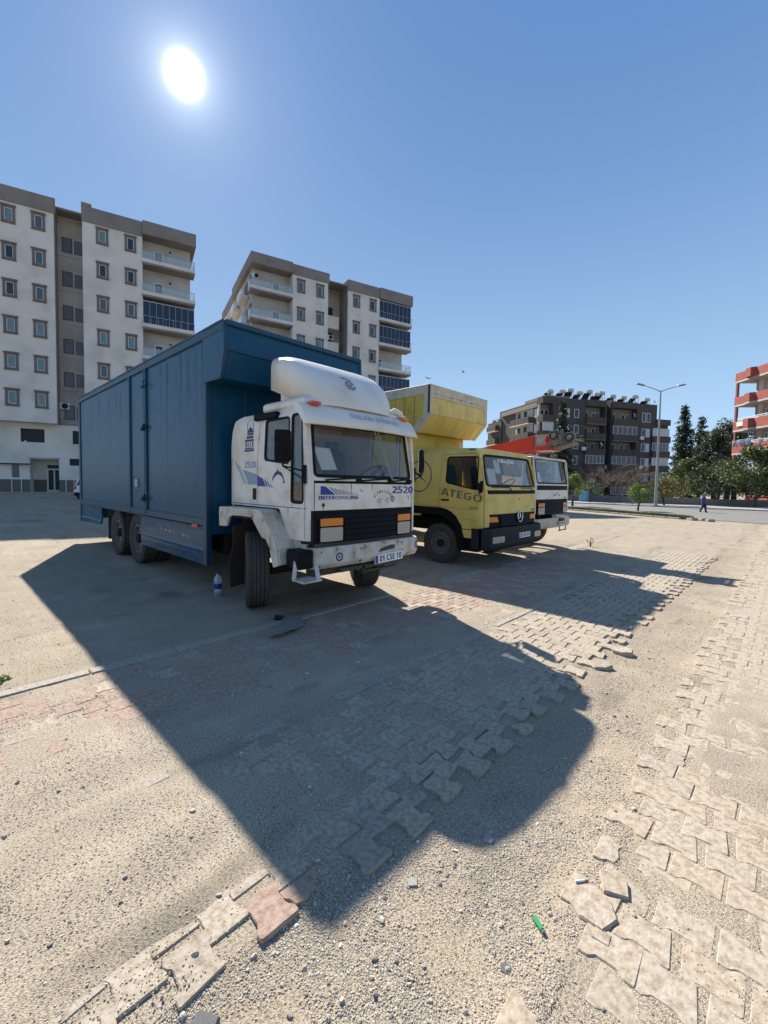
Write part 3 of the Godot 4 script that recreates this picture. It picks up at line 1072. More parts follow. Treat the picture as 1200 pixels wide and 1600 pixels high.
	for k in 2:
		st = ST()
		var a := T0 + 0.004 if k == 0 else T1 - 0.094
		plate(st, rect(a, 1.36, a + 0.09, 1.72), [], front, 0.03, 0.03, 0.0, 1)
		obj("corner_panel", st, M[paint], root, X)
		st = ST()
		var back := func(p: Vector2, d: float) -> Vector3: return front.call(p, d + 0.004)
		plate(st, rect(a, 0.96, a + 0.09, 1.352), [], back, 0.05, 0.03, 0.0, 1)
		obj("corner_trim", st, M.grey_plastic, root, X)
	st = ST()
	var trough := func(p: Vector2, d: float) -> Vector3: return front.call(p, d + 0.008)
	plate(st, rect(T0 + 0.1, 1.692, T1 - 0.1, 1.755), [], trough, 0.03, 0.1, 0.0)
	obj("wiper_trough", st, M.black_plastic, root, X)
	# roof, rear and floor close the shell
	st = ST()
	sbox(st, maxf(8.42 + ds, trunk), 9.9 + ds, top - 0.03, top, T0 + 0.09, T1 - 0.09)
	obj("roof", st, M[paint], root, X)
	st = ST()
	var r0 := maxf(8.075 + ds, trunk)
	sbox(st, r0, r0 + 0.03, 1.3, 2.1, T0 + 0.06, T1 - 0.06)
	bar(st, V(r0 + 0.02, 2.08, mid), V(maxf(8.4 + ds, trunk + 0.05), top - 0.015, mid), W - 0.14, 0.03)
	obj("rear_panel", st, M[paint], root, X)
	st = ST()
	sbox(st, r0 + 0.05, 9.4 + ds, 1.32, 1.37, T0 + 0.05, T1 - 0.05)
	sbox(st, 9.35 + ds, 9.95 + ds, 0.98, 1.03, T0 + 0.05, T1 - 0.05)
	sbox(st, 9.36 + ds, 9.4 + ds, 1.03, 1.34, T0 + 0.05, T1 - 0.05)
	obj("floor", st, M.cab_lining, root, X)
	st = ST()
	sbox(st, 9.66 + ds, 9.95 + ds, 1.42, 1.72, T0 + 0.13, T1 - 0.13, 0.03)
	obj("dashboard", st, M.seat_cloth, root, X)
	for tt in [T0 + W * 0.25, T0 + W * 0.75]:
		st = ST()
		sbox(st, 8.75 + ds, 9.25 + ds, 1.4, 1.62, tt - 0.24, tt + 0.24, 0.05)
		bar(st, V(8.78 + ds, 1.6, tt), V(8.66 + ds, 2.2, tt), 0.46, 0.12, Vector3.UP, 0.04)
		sbox(st, 8.6 + ds, 8.7 + ds, 2.2, 2.36, tt - 0.13, tt + 0.13, 0.03)
		obj("seat", st, M.seat_cloth, root, X)
	st = ST()
	var wc := V(9.6 + ds, 1.83, T0 + W * 0.75)
	var tilt := Basis(Vector3(0, 0, 1), 0.6)
	var ring := PackedVector3Array()
	for k in 21: ring.append(wc + tilt * Vector3(cos(TAU * k / 20) * 0.22, 0, sin(TAU * k / 20) * 0.22))
	tube(st, ring, [0.014], 6, false)
	bar(st, wc + tilt * Vector3(-0.21, 0, 0), wc + tilt * Vector3(0.21, 0, 0), 0.04, 0.015)
	bar(st, wc, wc + tilt * Vector3(0.0, -0.25, 0), 0.05, 0.05)
	obj("steering_wheel", st, M.black_plastic, root, X)
	# grille
	st = ST()
	var gr := func(p: Vector2, d: float) -> Vector3: return front.call(p, d + 0.02)
	plate(st, PackedVector2Array([Vector2(T0 + 0.1, 0.95), Vector2(T1 - 0.1, 0.95), Vector2(T1 - 0.1, 1.354), Vector2(T0 + 0.1, 1.354)]), [], gr, 0.03, 0.1, 0.0)
	obj("grille", st, M.black_plastic, root, X)
	for k in 5:
		st = ST()
		var y := 1.005 + 0.07 * k
		var l := T0 + 0.10 if k == 4 else T0 + 0.56
		var rr := T1 - 0.10 if k == 4 else T1 - 0.42
		var sl := func(p: Vector2, d: float) -> Vector3: return front.call(p, d - 0.002 + (p.y - y) * 0.25)
		plate(st, rect(l, y - 0.026, rr, y + 0.03), [], sl, 0.018, 0.12, 0.0)
		obj("grille_slat", st, M.black_plastic, root, X)
	for k in 2:
		var a := T0 + 0.19 if k == 0 else T1 - 0.40
		var b := T0 + 0.53 if k == 0 else T1 - 0.10
		st = ST()
		var gb := func(p: Vector2, d: float) -> Vector3: return front.call(p, d + 0.0)
		plate(st, rect(a - 0.02, 0.955, b + 0.02, 1.275), [rect(a, 0.975, b, 1.15, 0.015), rect(a, 1.165, b, 1.262, 0.01)], gb, 0.03, 0.1, 0.0)
		obj("lamp_bezel", st, M.black_plastic, root, X)
		st = ST()
		var hl := func(p: Vector2, d: float) -> Vector3: return front.call(p, d - 0.012 + 0.25 * pow(p.x - (a + b) / 2, 2.0))
		plate(st, rect(a + 0.002, 0.977, b - 0.002, 1.148, 0.02), [], hl, 0.03, 0.06, 0.06, 1)
		obj("headlight", st, M.lamp_glass, root, X)
		st = ST()
		plate(st, rect(a + 0.002, 1.167, b - 0.002, 1.26, 0.01), [], hl, 0.03, 0.06, 0.0, 1)
		obj("indicator", st, M.amber, root, X)
	return {"side": side, "front": front, "far": side_far}

func bumper(root: Node3D, S: float, T0: float, T1: float, y0: float, y1: float, m: String) -> Callable:
	var mid := (T0 + T1) / 2
	var f := func(p: Vector2, d: float) -> Vector3:
		var e := minf(maxf(0.0, absf(p.x - mid) - ((T1 - T0) / 2 - 0.12)), 0.119)
		var v := maxf(0.0, y0 + 0.05 - p.y) * 0.7 + maxf(0.0, p.y - y1 + 0.02) * 0.9
		return V(S - (0.12 - sqrt(0.0144 - e * e)) * 1.5 - 0.03 * pow((p.x - mid) / ((T1 - T0) / 2), 2.0) - v - d, p.y, p.x)
	var st := ST()
	plate(st, rect(T0, y0, T1, y1), [], f, 0.05, 0.05, 0.03, 1)
	for k in 2:
		var t := T0 if k == 0 else T1 - 0.05
		sbox(st, S - 0.42, S - 0.17, y0 + 0.01, y1 - 0.01, t, t + 0.05, 0.01)
	obj("bumper", st, M[m], root, site(root))
	return f

func number_plate(root: Node3D, s: float, y: float, t: float, w: float, h: float, words: String, tilt := 0.0) -> void:
	var xf := root.transform.affine_inverse() * facing_s(s, y, t) * Transform3D(Basis(Vector3(0, 0, 1), tilt), Vector3.ZERO)
	var st := ST()
	box(st, Vector3(-w / 2, -h / 2, -0.006), Vector3(w / 2, h / 2, 0.004), 0.002)
	var o := obj("number_plate", st, M.print_white, root, xf)
	st = ST()
	box(st, Vector3(-w / 2 + 0.006, -h / 2 + 0.006, 0.004), Vector3(-w / 2 + w * 0.1, h / 2 - 0.006, 0.006))
	obj("blue_band", st, M.print_blue, o)
	text("lettering", words, h * 0.66, Transform3D(Basis.IDENTITY, Vector3(w * 0.05, 0, 0.0045)), M.print_black, o, "Droid Sans", 700, 0.92)

func eye_sticker(root: Node3D, c: Vector2, r: float, f: Callable) -> void:
	decal_body("round_sticker", root, [band_poly(c, r * 0.62, r, 0, PI, 10), band_poly(c, r * 0.62, r, PI, TAU, 10)], f, "print_navy")
	decal_body("round_sticker", root, [ring_poly(c, r * 0.26, 10)], f, "print_navy")

func mirror(root: Node3D, pivot: Vector3, head: Vector3, w: float, h: float, turn: float) -> void:
	var X := root.transform.affine_inverse()
	var st := ST()
	box(st, Vector3(-w / 2, -h / 2, -0.022), Vector3(w / 2, h / 2, 0.03), 0.02)
	var o := obj("mirror", st, M.black_plastic, root, X * Transform3D(Basis(Vector3.UP, turn), head))
	st = ST()
	box(st, Vector3(-w / 2 + 0.015, -h / 2 + 0.02, -0.026), Vector3(w / 2 - 0.015, h / 2 - 0.02, -0.023))
	obj("mirror_glass", st, M.chrome, o)
	st = ST()
	var low := head + Vector3(0, -h / 2 - 0.05, 0)
	tube(st, PackedVector3Array([head + Vector3(0.04, 0.05, 0), head + Vector3(0.045, -0.1, 0), low]), [0.012], 6)
	bar(st, low, pivot + Vector3(0, 0.03, 0), 0.025, 0.02)
	bar(st, low, pivot + Vector3(0, -0.07, 0), 0.02, 0.015)
	box(st, pivot + Vector3(-0.025, -0.12, -0.02), pivot + Vector3(0.025, 0.1, 0.02), 0.005)
	obj("mirror_arm", st, M.black_plastic, root, X)

func white_lorry() -> void:
	var root := thing("box_lorry", "tall blue box lorry with a worn white cab, dented blue side and sun fairing", "lorry", V(5.0, 0, 1.25))
	var X := site(root)
	var st := ST()
	# ---- cargo box
	var skin_panel := func(s0: float, s1: float, y0: float, y1: float, k: int) -> void:
		var g := SurfaceTool.new()
		g.begin(Mesh.PRIMITIVE_TRIANGLES)
		g.set_smooth_group(1)
		var nx := ceili((s1 - s0) / 0.02)
		var ny := ceili((y1 - y0) / 0.06)
		var H := func(i: int, j: int) -> Vector3:
			var s := s0 + (s1 - s0) * i / nx
			var y := y0 + (y1 - y0) * j / ny
			var seam := fposmod(s - s0 + 0.05, 0.292) - 0.146
			var top := ss(2.2, 3.5, y)
			var sk := (0.55 + 0.45 * sin(floorf((s - s0 + 0.05) / 0.292) * 2.3 + k))
			var d := (0.0055 * exp(-pow(seam / 0.009, 2.0)) - 0.002 * exp(-pow((seam - 0.03) / 0.014, 2.0))) * sk
			d += (0.003 + 0.009 * top) * n_b.get_noise_2d(s * 1.1 + k * 9, y * 0.8) 
			d += (0.001 + 0.008 * top) * n_a.get_noise_2d(s * 2.6 + k * 5, y * 1.3)
			d += 0.006 * top * sk * sin((s - s0 + 0.05) / 0.292 * TAU + 0.6 * sin(y * 5.0))
			d += 0.003 * top * n_b.get_noise_2d(s * 1.5 + 40, y * 7.0)
			var e := minf(minf(s - s0, s1 - s), minf(y - y0, y1 - y))
			return V(s, y, 0.018 - d * ss(0.0, 0.1, e))
		for i in nx:
			for j in ny: quado(g, H.call(i, j), H.call(i + 1, j), H.call(i + 1, j + 1), H.call(i, j + 1), Vector3(0, 0, 1))
		obj("side_panel", g, M.blue_paint, root, X)
	skin_panel.call(0.13, 4.32, 1.14, 3.74, 0)
	skin_panel.call(4.42, 5.27, 1.14, 3.74, 1)
	skin_panel.call(5.38, 7.82, 1.14, 3.74, 2)
	st = ST()
	sbox(st, 0.0, 8.46, 3.74, 3.86, -0.012, 0.06, 0.01)
	sbox(st, 0.0, 0.14, 0.54, 3.74, -0.012, 0.06, 0.01)
	sbox(st, 0.14, 7.93, 1.02, 1.14, -0.006, 0.06, 0.01)
	sbox(st, 7.82, 7.935, 0.44, 3.12, -0.012, 0.08, 0.01)
	obj("body_frame", st, M.blue_frame, root, X)
	st = ST()
	sbox(st, 4.315, 4.425, 1.05, 3.75, -0.016, 0.05, 0.012)
	sbox(st, 5.265, 5.31, 1.06, 3.75, -0.02, 0.05, 0.01)
	sbox(st, 5.335, 5.385, 1.06, 3.75, -0.02, 0.05, 0.01)
	obj("door_frame", st, M.blue_frame, root, X)
	for y in [3.47, 2.68, 1.36]:
		st = ST()
		sbox(st, 5.2, 5.44, y - 0.03, y + 0.02, -0.034, -0.018, 0.004)
		tube(st, PackedVector3Array([V(5.325, y - 0.07, -0.03), V(5.325, y + 0.06, -0.03)]), [0.017], 8)
		sbox(st, 5.17, 5.23, y - 0.06, y - 0.02, -0.045, -0.02, 0.004)
		obj("door_hinge", st, M.black_plastic if y < 3 else M.blue_frame, root, X)
	st = ST()
	sbox(st, 4.7, 4.84, 1.55, 1.71, -0.012, 0.03, 0.01)
	sbox(st, 4.735, 4.8, 1.585, 1.66, -0.022, -0.01, 0.004)
	obj("door_latch", st, M.steel, root, X)
	# rolled edge of the roof sheet, bent here and there
	st = ST()
	var pts := PackedVector3Array()
	for k in 60:
		var s := 0.05 + 8.4 * k / 59.0
		pts.append(V(s, 3.865 + 0.012 * n_b.get_noise_1d(s * 1.3), -0.006 + 0.03 * maxf(0, n_a.get_noise_1d(s * 0.9 + 3))))
	tube(st, pts, [0.022], 7)
	obj("roof_edge", st, M.blue_frame, root, X)
	# peak over the cab
	var peak := PackedVector2Array([Vector2(7.8, 3.125), Vector2(8.39, 3.115), Vector2(8.51, 3.48), Vector2(8.485, 3.86), Vector2(7.8, 3.86)])
	st = ST()
	prism(st, PackedVector2Array([Vector2(7.82, 3.14), Vector2(8.37, 3.13), Vector2(8.48, 3.48), Vector2(8.45, 3.745), Vector2(7.82, 3.745)]), V(0, 0, 0.02), Vector3.RIGHT, Vector3.UP, V(0, 0, -0.022))
	obj("peak_side", st, M.blue_paint, root, X)
	var edge: Array = [Vector2(7.9, 3.125), Vector2(8.39, 3.115), Vector2(8.51, 3.48), Vector2(8.485, 3.86)]
	for t in [0.01, 2.49]:
		st = ST()
		for i in 3: bar(st, V(edge[i].x, edge[i].y, t), V(edge[i + 1].x, edge[i + 1].y, t), 0.06, 0.035, Vector3.UP, 0.008)
		obj("peak_edge", st, M.blue_frame, root, X)
	st = ST()
	prism(st, peak, V(0, 0, 0.02), Vector3.RIGHT, Vector3.UP, V(0, 0, 2.46))
	obj("peak", st, M.blue_paint, root, X)
	st = ST()
	sbox(st, 8.475, 8.53, 3.80, 3.875, 0.0, 2.5, 0.012)
	sbox(st, 8.49, 8.525, 3.46, 3.50, 0.0, 2.5, 0.008)
	obj("peak_rail", st, M.blue_frame, root, X)
	st = ST()
	sbox(st, 7.86, 7.925, 0.9, 3.125, 0.05, 2.45)
	obj("front_wall", st, M.blue_paint, root, X)
	for k in 3:
		st = ST()
		var t := 0.62 + 0.62 * k
		sbox(st, 7.92, 7.945, 0.95, 3.12, t - 0.03, t + 0.03, 0.006)
		obj("wall_rib", st, M.blue_paint, root, X)
	st = ST()
	sbox(st, 0.0, 8.48, 3.84, 3.875, 0.02, 2.48, 0.01)
	sbox(st, 0.0, 0.04, 0.6, 3.84, 0.05, 2.45)
	sbox(st, 0.0, 7.9, 1.0, 1.06, 0.05, 2.45)
	sbox(st, 0.0, 7.93, 1.02, 3.86, 2.44, 2.5, 0.01)
	obj("box_shell", st, M.blue_paint, root, X)
	# skirts
	st = ST()
	var sk := func(p: Vector2, d: float) -> Vector3: return V(p.x, p.y, 0.012 + d - 0.012 * exp(-pow((p.y - 0.655) / 0.02, 2.0)) + 0.012 * ss(0.6, 0.44, p.y) + 0.005 * n_b.get_noise_2d(p.x * 2.0, p.y * 6.0))
	plate(st, rect(4.97, 0.44, 7.83, 0.99), [], sk, 0.03, 0.12, 0.02, 1)
	plate(st, PackedVector2Array([Vector2(0.13, 0.54), Vector2(2.05, 0.60), Vector2(2.13, 0.68), Vector2(2.13, 1.03), Vector2(0.13, 1.03)]), [], sk, 0.03, 0.12, 0.03, 1)
	obj("skirt", st, M.blue_paint, root, X)
	st = ST()
	sbox(st, 4.95, 7.83, 0.985, 1.012, -0.016, 0.03, 0.006)
	obj("rub_rail", st, M.blue_frame, root, X)
	st = ST()
	sbox(st, 0.14, 2.14, 1.0, 1.02, -0.012, 0.03, 0.006)
	obj("rub_rail", st, M.blue_frame, root, X)
	st = ST()
	sbox(st, 7.46, 7.66, 0.985, 1.035, -0.026, -0.008, 0.004)
	obj("side_reflector", st, M.red_lens, root, X)
	for a in [[6.28, 0.835, 0.13], [6.46, 0.83, 0.1], [6.62, 0.822, 0.05], [7.05, 0.818, 0.12], [7.2, 0.81, 0.05], [6.1, 0.84, 0.04]]:
		st = ST()
		var pl := PackedVector2Array()
		for k in 9:
			var an := TAU * k / 9
			pl.append(Vector2(a[0] + cos(an) * a[2] * 0.5 * rng.randf_range(0.6, 1.1), a[1] + sin(an) * 0.014 * rng.randf_range(0.4, 1.4)))
		var fl := func(p: Vector2, d: float) -> Vector3: return sk.call(p, -0.003 + d)
		plate(st, pl, [], fl, 0.002, 0.05, 0.0)
		obj("bare_patch", st, M.aluminium, root, X)
	# running gear
	st = ST()
	for t in [0.82, 1.68]: sbox(st, 0.3, 9.6, 0.72, 0.98, t - 0.04, t + 0.04, 0.01)
	for s in [1.2, 2.4, 5.4, 6.6, 7.7, 9.5]: sbox(st, s - 0.05, s + 0.05, 0.75, 0.93, 0.82, 1.68)
	for s in [3.16, 4.52]: sbox(st, s - 0.08, s + 0.08, 0.42, 0.58, 0.3, 2.2, 0.03)
	sbox(st, 8.84, 9.0, 0.42, 0.56, 0.4, 2.1, 0.03)
	sbox(st, 8.2, 9.7, 0.6, 1.25, 0.95, 1.55, 0.08)
	sbox(st, 5.3, 6.4, 0.5, 0.95, 2.0, 2.4, 0.08)
	sbox(st, 7.0, 7.8, 0.55, 0.95, 0.35, 0.8, 0.05)
	obj("chassis", st, M.chassis, root, X)
	for s in [3.16, 4.52]:
		wheel(root, s, 0.5, 0.2, 0.5, 0.27, -1)
		wheel(root, s, 0.5, 0.5, 0.5, 0.27, -1)
		wheel(root, s, 0.5, 2.3, 0.5, 0.27, 1)
	wheel(root, 8.87, 0.51, 0.27, 0.51, 0.29, -1, deg_to_rad(-27))
	wheel(root, 8.98, 0.51, 2.18, 0.51, 0.29, 1, deg_to_rad(-26))
	for s in [2.42, 3.84, 5.1]:
		st = ST()
		sbox(st, s, s + 0.012, 0.28, 0.98, 0.08, 0.6)
		obj("mud_flap", st, M.rubber, root, X)
	# ---- cab
	var c := cargo_cab(root, 10.03, 0.27, 2.24, "white_paint", 8.06)
	var side: Callable = c.side
	var front: Callable = c.front
	# raised roof, ledge and fairing
	st = ST()
	sbox(st, 8.95, 9.86, 2.60, 2.725, 0.3, 2.21, 0.03)
	obj("roof_ledge", st, M.white_clean, root, X)
	var rings: Array = []
	var lows := [2.935, 2.915, 2.84, 2.76, 2.70, 2.66, 2.64, 2.63]
	var secs := [[9.02, 3.33, 0.79], [9.05, 3.375, 0.81], [9.28, 3.345, 0.81], [9.5, 3.26, 0.795], [9.7, 3.11, 0.76], [9.85, 2.93, 0.71], [9.94, 2.77, 0.65], [9.97, 2.66, 0.61]]
	for i in secs.size():
		var q: Array = secs[i]
		var ring := PackedVector3Array()
		var lo: float = lows[i]
		var hh: float = q[1] - lo
		for k in 33:
			var a := PI * k / 32.0
			var cx := signf(cos(a)) * pow(absf(cos(a)), 0.20)
			var cy := pow(absf(sin(a)), 0.24)
			ring.append(V(q[0] - 0.10 * pow(absf(cx), 3.0) * float(i) / 7.0 - 0.10 * (1.0 - cy) * 0.0, lo + cy * hh, 1.19 - cx * q[2]))
		rings.append(ring)
	st = ST()
	skin(st, rings, true, true, 1)
	obj("roof_fairing", st, M.white_clean, root, X)
	st = ST()
	sbox(st, 9.1, 9.62, 2.72, 2.93, 0.46, 2.05, 0.05)
	obj("fairing_base", st, M.white_clean, root, X)
	var fair := func(p: Vector2, d: float) -> Vector3:  # point on the fairing's front slope: x = t, y = height
		var hs := [2.66, 2.77, 2.93, 3.12, 3.265, 3.36]
		var fs := [9.97, 9.94, 9.85, 9.7, 9.52, 9.3]
		var s := 9.3
		for i in 5:
			if p.y >= hs[i] and p.y <= hs[i + 1]: s = lerpf(fs[i], fs[i + 1], (p.y - hs[i]) / (hs[i + 1] - hs[i]))
		return Vector3(s, p.y, -p.x) - Vector3(0.68, 0.73, 0) * (d - 0.012)
	var ec := Vector2(1.10, 2.98)
	decal_body("emblem", root, [band_poly(ec, 0.04, 0.062, 0.4, PI, 8, 1.3), band_poly(ec, 0.04, 0.062, PI, TAU - 0.2, 8, 1.3), ring_poly(ec, 0.02, 8, 1.3), PackedVector2Array([ec + Vector2(-0.15, 0.095), ec + Vector2(0.03, 0.065), ec + Vector2(0.065, 0.078), ec + Vector2(-0.07, 0.105)])], fair, "print_lilac")
	# visor above the windscreen
	st = ST()
	var vis: Array = []
	for k in 25:
		var t := 0.25 + 2.01 * k / 24.0
		var e := absf(t - 1.255) / 1.005
		var back := 0.035 * e * e + 0.05 * pow(maxf(0.0, e - 0.86) / 0.14, 2.0)
		var ring := PackedVector3Array()
		for q in [[9.86, 2.66], [9.93, 2.645], [9.99, 2.60], [10.07, 2.49], [10.115, 2.41], [10.10, 2.385], [10.03, 2.41], [9.94, 2.52], [9.84, 2.58]]:
			ring.append(V(q[0] - back, q[1] - 0.012 * e, t))
		vis.append(ring)
	skin(st, vis, true, true, 1)
	obj("sun_visor", st, M.white_clean, root, X)
	var visf := func(p: Vector2, d: float) -> Vector3:
		var e := (p.x - 1.255) / 1.005
		return Vector3(9.99 - 0.035 * e * e + (2.60 - p.y) * 0.73 - 0.02, p.y - 0.0, -p.x) - Vector3(0.81, 0.59, 0) * (d - 0.02)
	text("visor_lettering", "YALAN DÜNYA", 0.075, X * Transform3D(Basis(Vector3(0, 0, -1), Vector3(-0.58, 0.81, 0), Vector3(0.81, 0.58, 0)), V(10.035, 2.55, 1.36)), M.print_faint, root, "Droid Sans", 700, 1.25, 0.004)
	for t in [0.42, 2.05]:
		st = ST()
		sbox(st, 9.87, 9.99, 2.62, 2.665, t - 0.07, t + 0.07, 0.015)
		obj("marker_lamp", st, M.red_lens if t < 1 else M.amber, root, X)
	st = ST()
	tube(st, PackedVector3Array([V(9.75, 2.70, 1.86), V(9.84, 2.76, 1.95), V(9.88, 2.72, 2.02), V(9.86, 2.64, 2.08)]), [0.025, 0.05, 0.05, 0.03], 8)
	obj("horn", st, M.white_clean, root, X)
	st = ST()
	sbox(st, 8.86, 9.4, 2.50, 2.585, 0.22, 0.3, 0.015)
	obj("wind_deflector", st, M.black_plastic, root, X)
	# prints on the cab side
	var dome: Array = [rect(8.54, 2.11, 8.80, 2.135), rect(8.56, 2.142, 8.785, 2.16), rect(8.57, 2.17, 8.6, 2.24), rect(8.63, 2.17, 8.65, 2.235), rect(8.69, 2.17, 8.71, 2.235), rect(8.75, 2.17, 8.78, 2.24), rect(8.56, 2.245, 8.79, 2.275), rect(8.6, 2.285, 8.78, 2.32), rect(8.62, 2.33, 8.785, 2.36)]
	dome.append(band_poly(Vector2(8.705, 2.365), 0.0, 0.07, 0, PI, 10))
	dome.append_array([rect(8.622, 2.36, 8.634, 2.49), rect(8.78, 2.36, 8.792, 2.5), rect(8.700, 2.43, 8.71, 2.47)])
	decal_body("domed_building_print", root, dome, side, "print_navy")
	decal_body("domed_building_print", root, [band_poly(Vector2(8.71, 2.46), 0.075, 0.086, 0.2, PI - 0.2, 8)], side, "print_faint")
	decal_body("faded_print", root, [PackedVector2Array([Vector2(8.5, 1.86), Vector2(8.885, 1.79), Vector2(8.885, 1.655), Vector2(8.66, 1.655)]), PackedVector2Array([Vector2(8.27, 1.97), Vector2(8.30, 1.97), Vector2(8.57, 1.66), Vector2(8.54, 1.66)]), PackedVector2Array([Vector2(8.36, 1.93), Vector2(8.38, 1.93), Vector2(8.62, 1.66), Vector2(8.60, 1.66)])], side, "print_pale_blue")
	text("faded_lettering", "2520", 0.085, X * facing_near(8.7, 1.925, 0.268), M.print_pale_blue, root, "Droid Sans", 700, 1.2, 0.004)
	decal_body("stripe_print", root, [PackedVector2Array([Vector2(8.9, 1.775), Vector2(9.03, 1.735), Vector2(9.1, 1.635), Vector2(8.9, 1.635)])], side, "print_blue")
	for k in 5: decal_body("stripe_print", root, [PackedVector2Array([Vector2(9.06 + k * 0.068, 1.725 - k * 0.026), Vector2(9.085 + k * 0.065, 1.72 - k * 0.026), Vector2(9.15 + k * 0.062, 1.632 - k * 0.009), Vector2(9.125 + k * 0.066, 1.632 - k * 0.009)])], side, "print_blue" if k < 3 else "print_faint")
	var dol := PackedVector2Array([Vector2(9.245, 1.69), Vector2(9.27, 1.76), Vector2(9.32, 1.815), Vector2(9.36, 1.83), Vector2(9.375, 1.86), Vector2(9.40, 1.835), Vector2(9.46, 1.82), Vector2(9.51, 1.77), Vector2(9.53, 1.72), Vector2(9.56, 1.68), Vector2(9.525, 1.69), Vector2(9.50, 1.675), Vector2(9.512, 1.715), Vector2(9.48, 1.765), Vector2(9.42, 1.79), Vector2(9.36, 1.785), Vector2(9.31, 1.755), Vector2(9.27, 1.72)])
	decal_body("dolphin_print", root, [dol], side, "print_navy")
	# prints on the front panel
	decal_body("stripe_print", root, [PackedVector2Array([Vector2(0.46, 1.655), Vector2(0.53, 1.65), Vector2(0.68, 1.55), Vector2(0.46, 1.55)])], front, "print_blue")
	for k in 7: decal_body("stripe_print", root, [PackedVector2Array([Vector2(0.585 + k * 0.062, 1.642 - k * 0.011), Vector2(0.61 + k * 0.060, 1.638 - k * 0.011), Vector2(0.725 + k * 0.05, 1.552), Vector2(0.70 + k * 0.052, 1.552)])], front, "print_navy")
	text_on("lettering", "INTERCOOLING", 0.042, Vector2(0.74, 1.513), 0.56, front, "print_blue", root, 1.42)
	text_on("number", "2520", 0.098, Vector2(1.95, 1.61), 0.40, front, "print_blue", root, 1.65)
	var arc := "KIRMALLENT"
	for k in arc.length():
		var a := PI * (0.86 - 0.72 * k / (arc.length() - 1.0))
		var ctr := Vector2(1.52 + cos(a) * 0.19, 1.47 + sin(a) * 0.125)
		text("arched_letter", arc[k], 0.034, X * facing_s(front.call(ctr, 0.0).x - 0.003, ctr.y, ctr.x) * Transform3D(Basis(Vector3(0, 0, 1), (a - PI / 2) * 0.8), Vector3.ZERO), M.print_black, root, "Droid Serif", 400, 0.8, 0.012)
	for t in [1.445, 1.60]: decal_body("eye_print", root, [band_poly(Vector2(t, 1.465), 0.022, 0.029, 0.2, PI, 8, 1.3), band_poly(Vector2(t, 1.465), 0.022, 0.028, PI, TAU - 0.4, 8, 1.3)], front, "print_black")
	decal_body("bird_print", root, [PackedVector2Array([Vector2(1.07, 1.63), Vector2(1.1, 1.605), Vector2(1.15, 1.585), Vector2(1.11, 1.588), Vector2(1.09, 1.6)])], front, "print_black")
	decal_body("bird_print", root, [PackedVector2Array([Vector2(2.07, 1.54), Vector2(2.09, 1.51), Vector2(2.1, 1.47), Vector2(2.075, 1.49)])], front, "print_black")
	eye_sticker(root, Vector2(1.715, 1.485), 0.042, front)
	decal_body("panel_hole", root, [ring_poly(Vector2(0.50, 1.425), 0.024, 12)], front, "print_black")
	groove(root, [Vector2(0.375, 1.365), Vector2(0.375, 1.69)], front, 0.007)
	for q in [[0.93, 1.686, 0.16, 0.008], [1.30, 1.686, 0.10, 0.006], [1.99, 1.686, 0.07, 0.006], [0.50, 1.40, 0.035, 0.008], [1.62, 1.45, 0.08, 0.005]]:
		decal_body("rust_run", root, [PackedVector2Array([Vector2(q[0] - q[3], q[1]), Vector2(q[0] + q[3] * 0.3, q[1] - q[2]), Vector2(q[0] + q[3] * 0.8, q[1] - q[2] * 0.4), Vector2(q[0] + q[3], q[1])])], front, "rust_run")
	for q in [[8.9, 1.385, 0.0, 0.007], [9.7, 1.43, 0.06, 0.006], [9.955, 1.7, 0.12, 0.006], [8.3, 1.38, 0.0, 0.006], [9.3, 1.38, 0.10, 0.006], [9.62, 1.38, 0.14, 0.007]]:
		if q[2] > 0.0: decal_body("rust_run", root, [PackedVector2Array([Vector2(q[0] - q[3], q[1]), Vector2(q[0] + q[3] * 0.3, q[1] - q[2]), Vector2(q[0] + q[3], q[1])])], side, "rust_run")
	# wipers and the two whip rods
	st = ST()
	for a in [[0.5, 1.05], [1.1, 1.65], [1.7, 2.05]]:
		bar(st, V(10.07, 1.73, a[0]), V(10.06, 1.765, a[1]), 0.022, 0.02)
		sbox(st, 10.03, 10.09, 1.70, 1.76, a[1] - 0.04, a[1] + 0.03, 0.01)
	obj("wiper", st, M.rubber_seal, root, X)
	for a in [[1.30, 2.47, 1.66, 1.735], [1.37, 2.48, 1.68, 1.735]]:
		st = ST()
		tube(st, PackedVector3Array([V(10.03, a[1], a[0]), V(10.085, a[3], a[2])]), [0.006], 6)
		obj("whip_rod", st, M.steel, root, X)
	st = ST()
	plate(st, PackedVector2Array([Vector2(0.42, 2.13), Vector2(0.66, 2.12), Vector2(0.74, 1.86), Vector2(0.51, 1.85)]), [], func(p: Vector2, d: float) -> Vector3: return front.call(p, 0.03 + d), 0.002, 0.1, 0.0)
	obj("paper_sheet", st, M.paper, root, X)
	# bumper
	var bf := bumper(root, 10.12, 0.30, 2.31, 0.66, 0.915, "white_worn")
	eye_sticker(root, Vector2(0.69, 0.785), 0.055, bf)
	eye_sticker(root, Vector2(2.2, 0.80), 0.05, bf)
	decal_body("rusty_recess", root, [PackedVector2Array([Vector2(1.36, 0.775), Vector2(1.69, 0.795), Vector2(1.7, 0.85), Vector2(1.62, 0.855), Vector2(1.42, 0.825)])], bf, "rusty_steel")
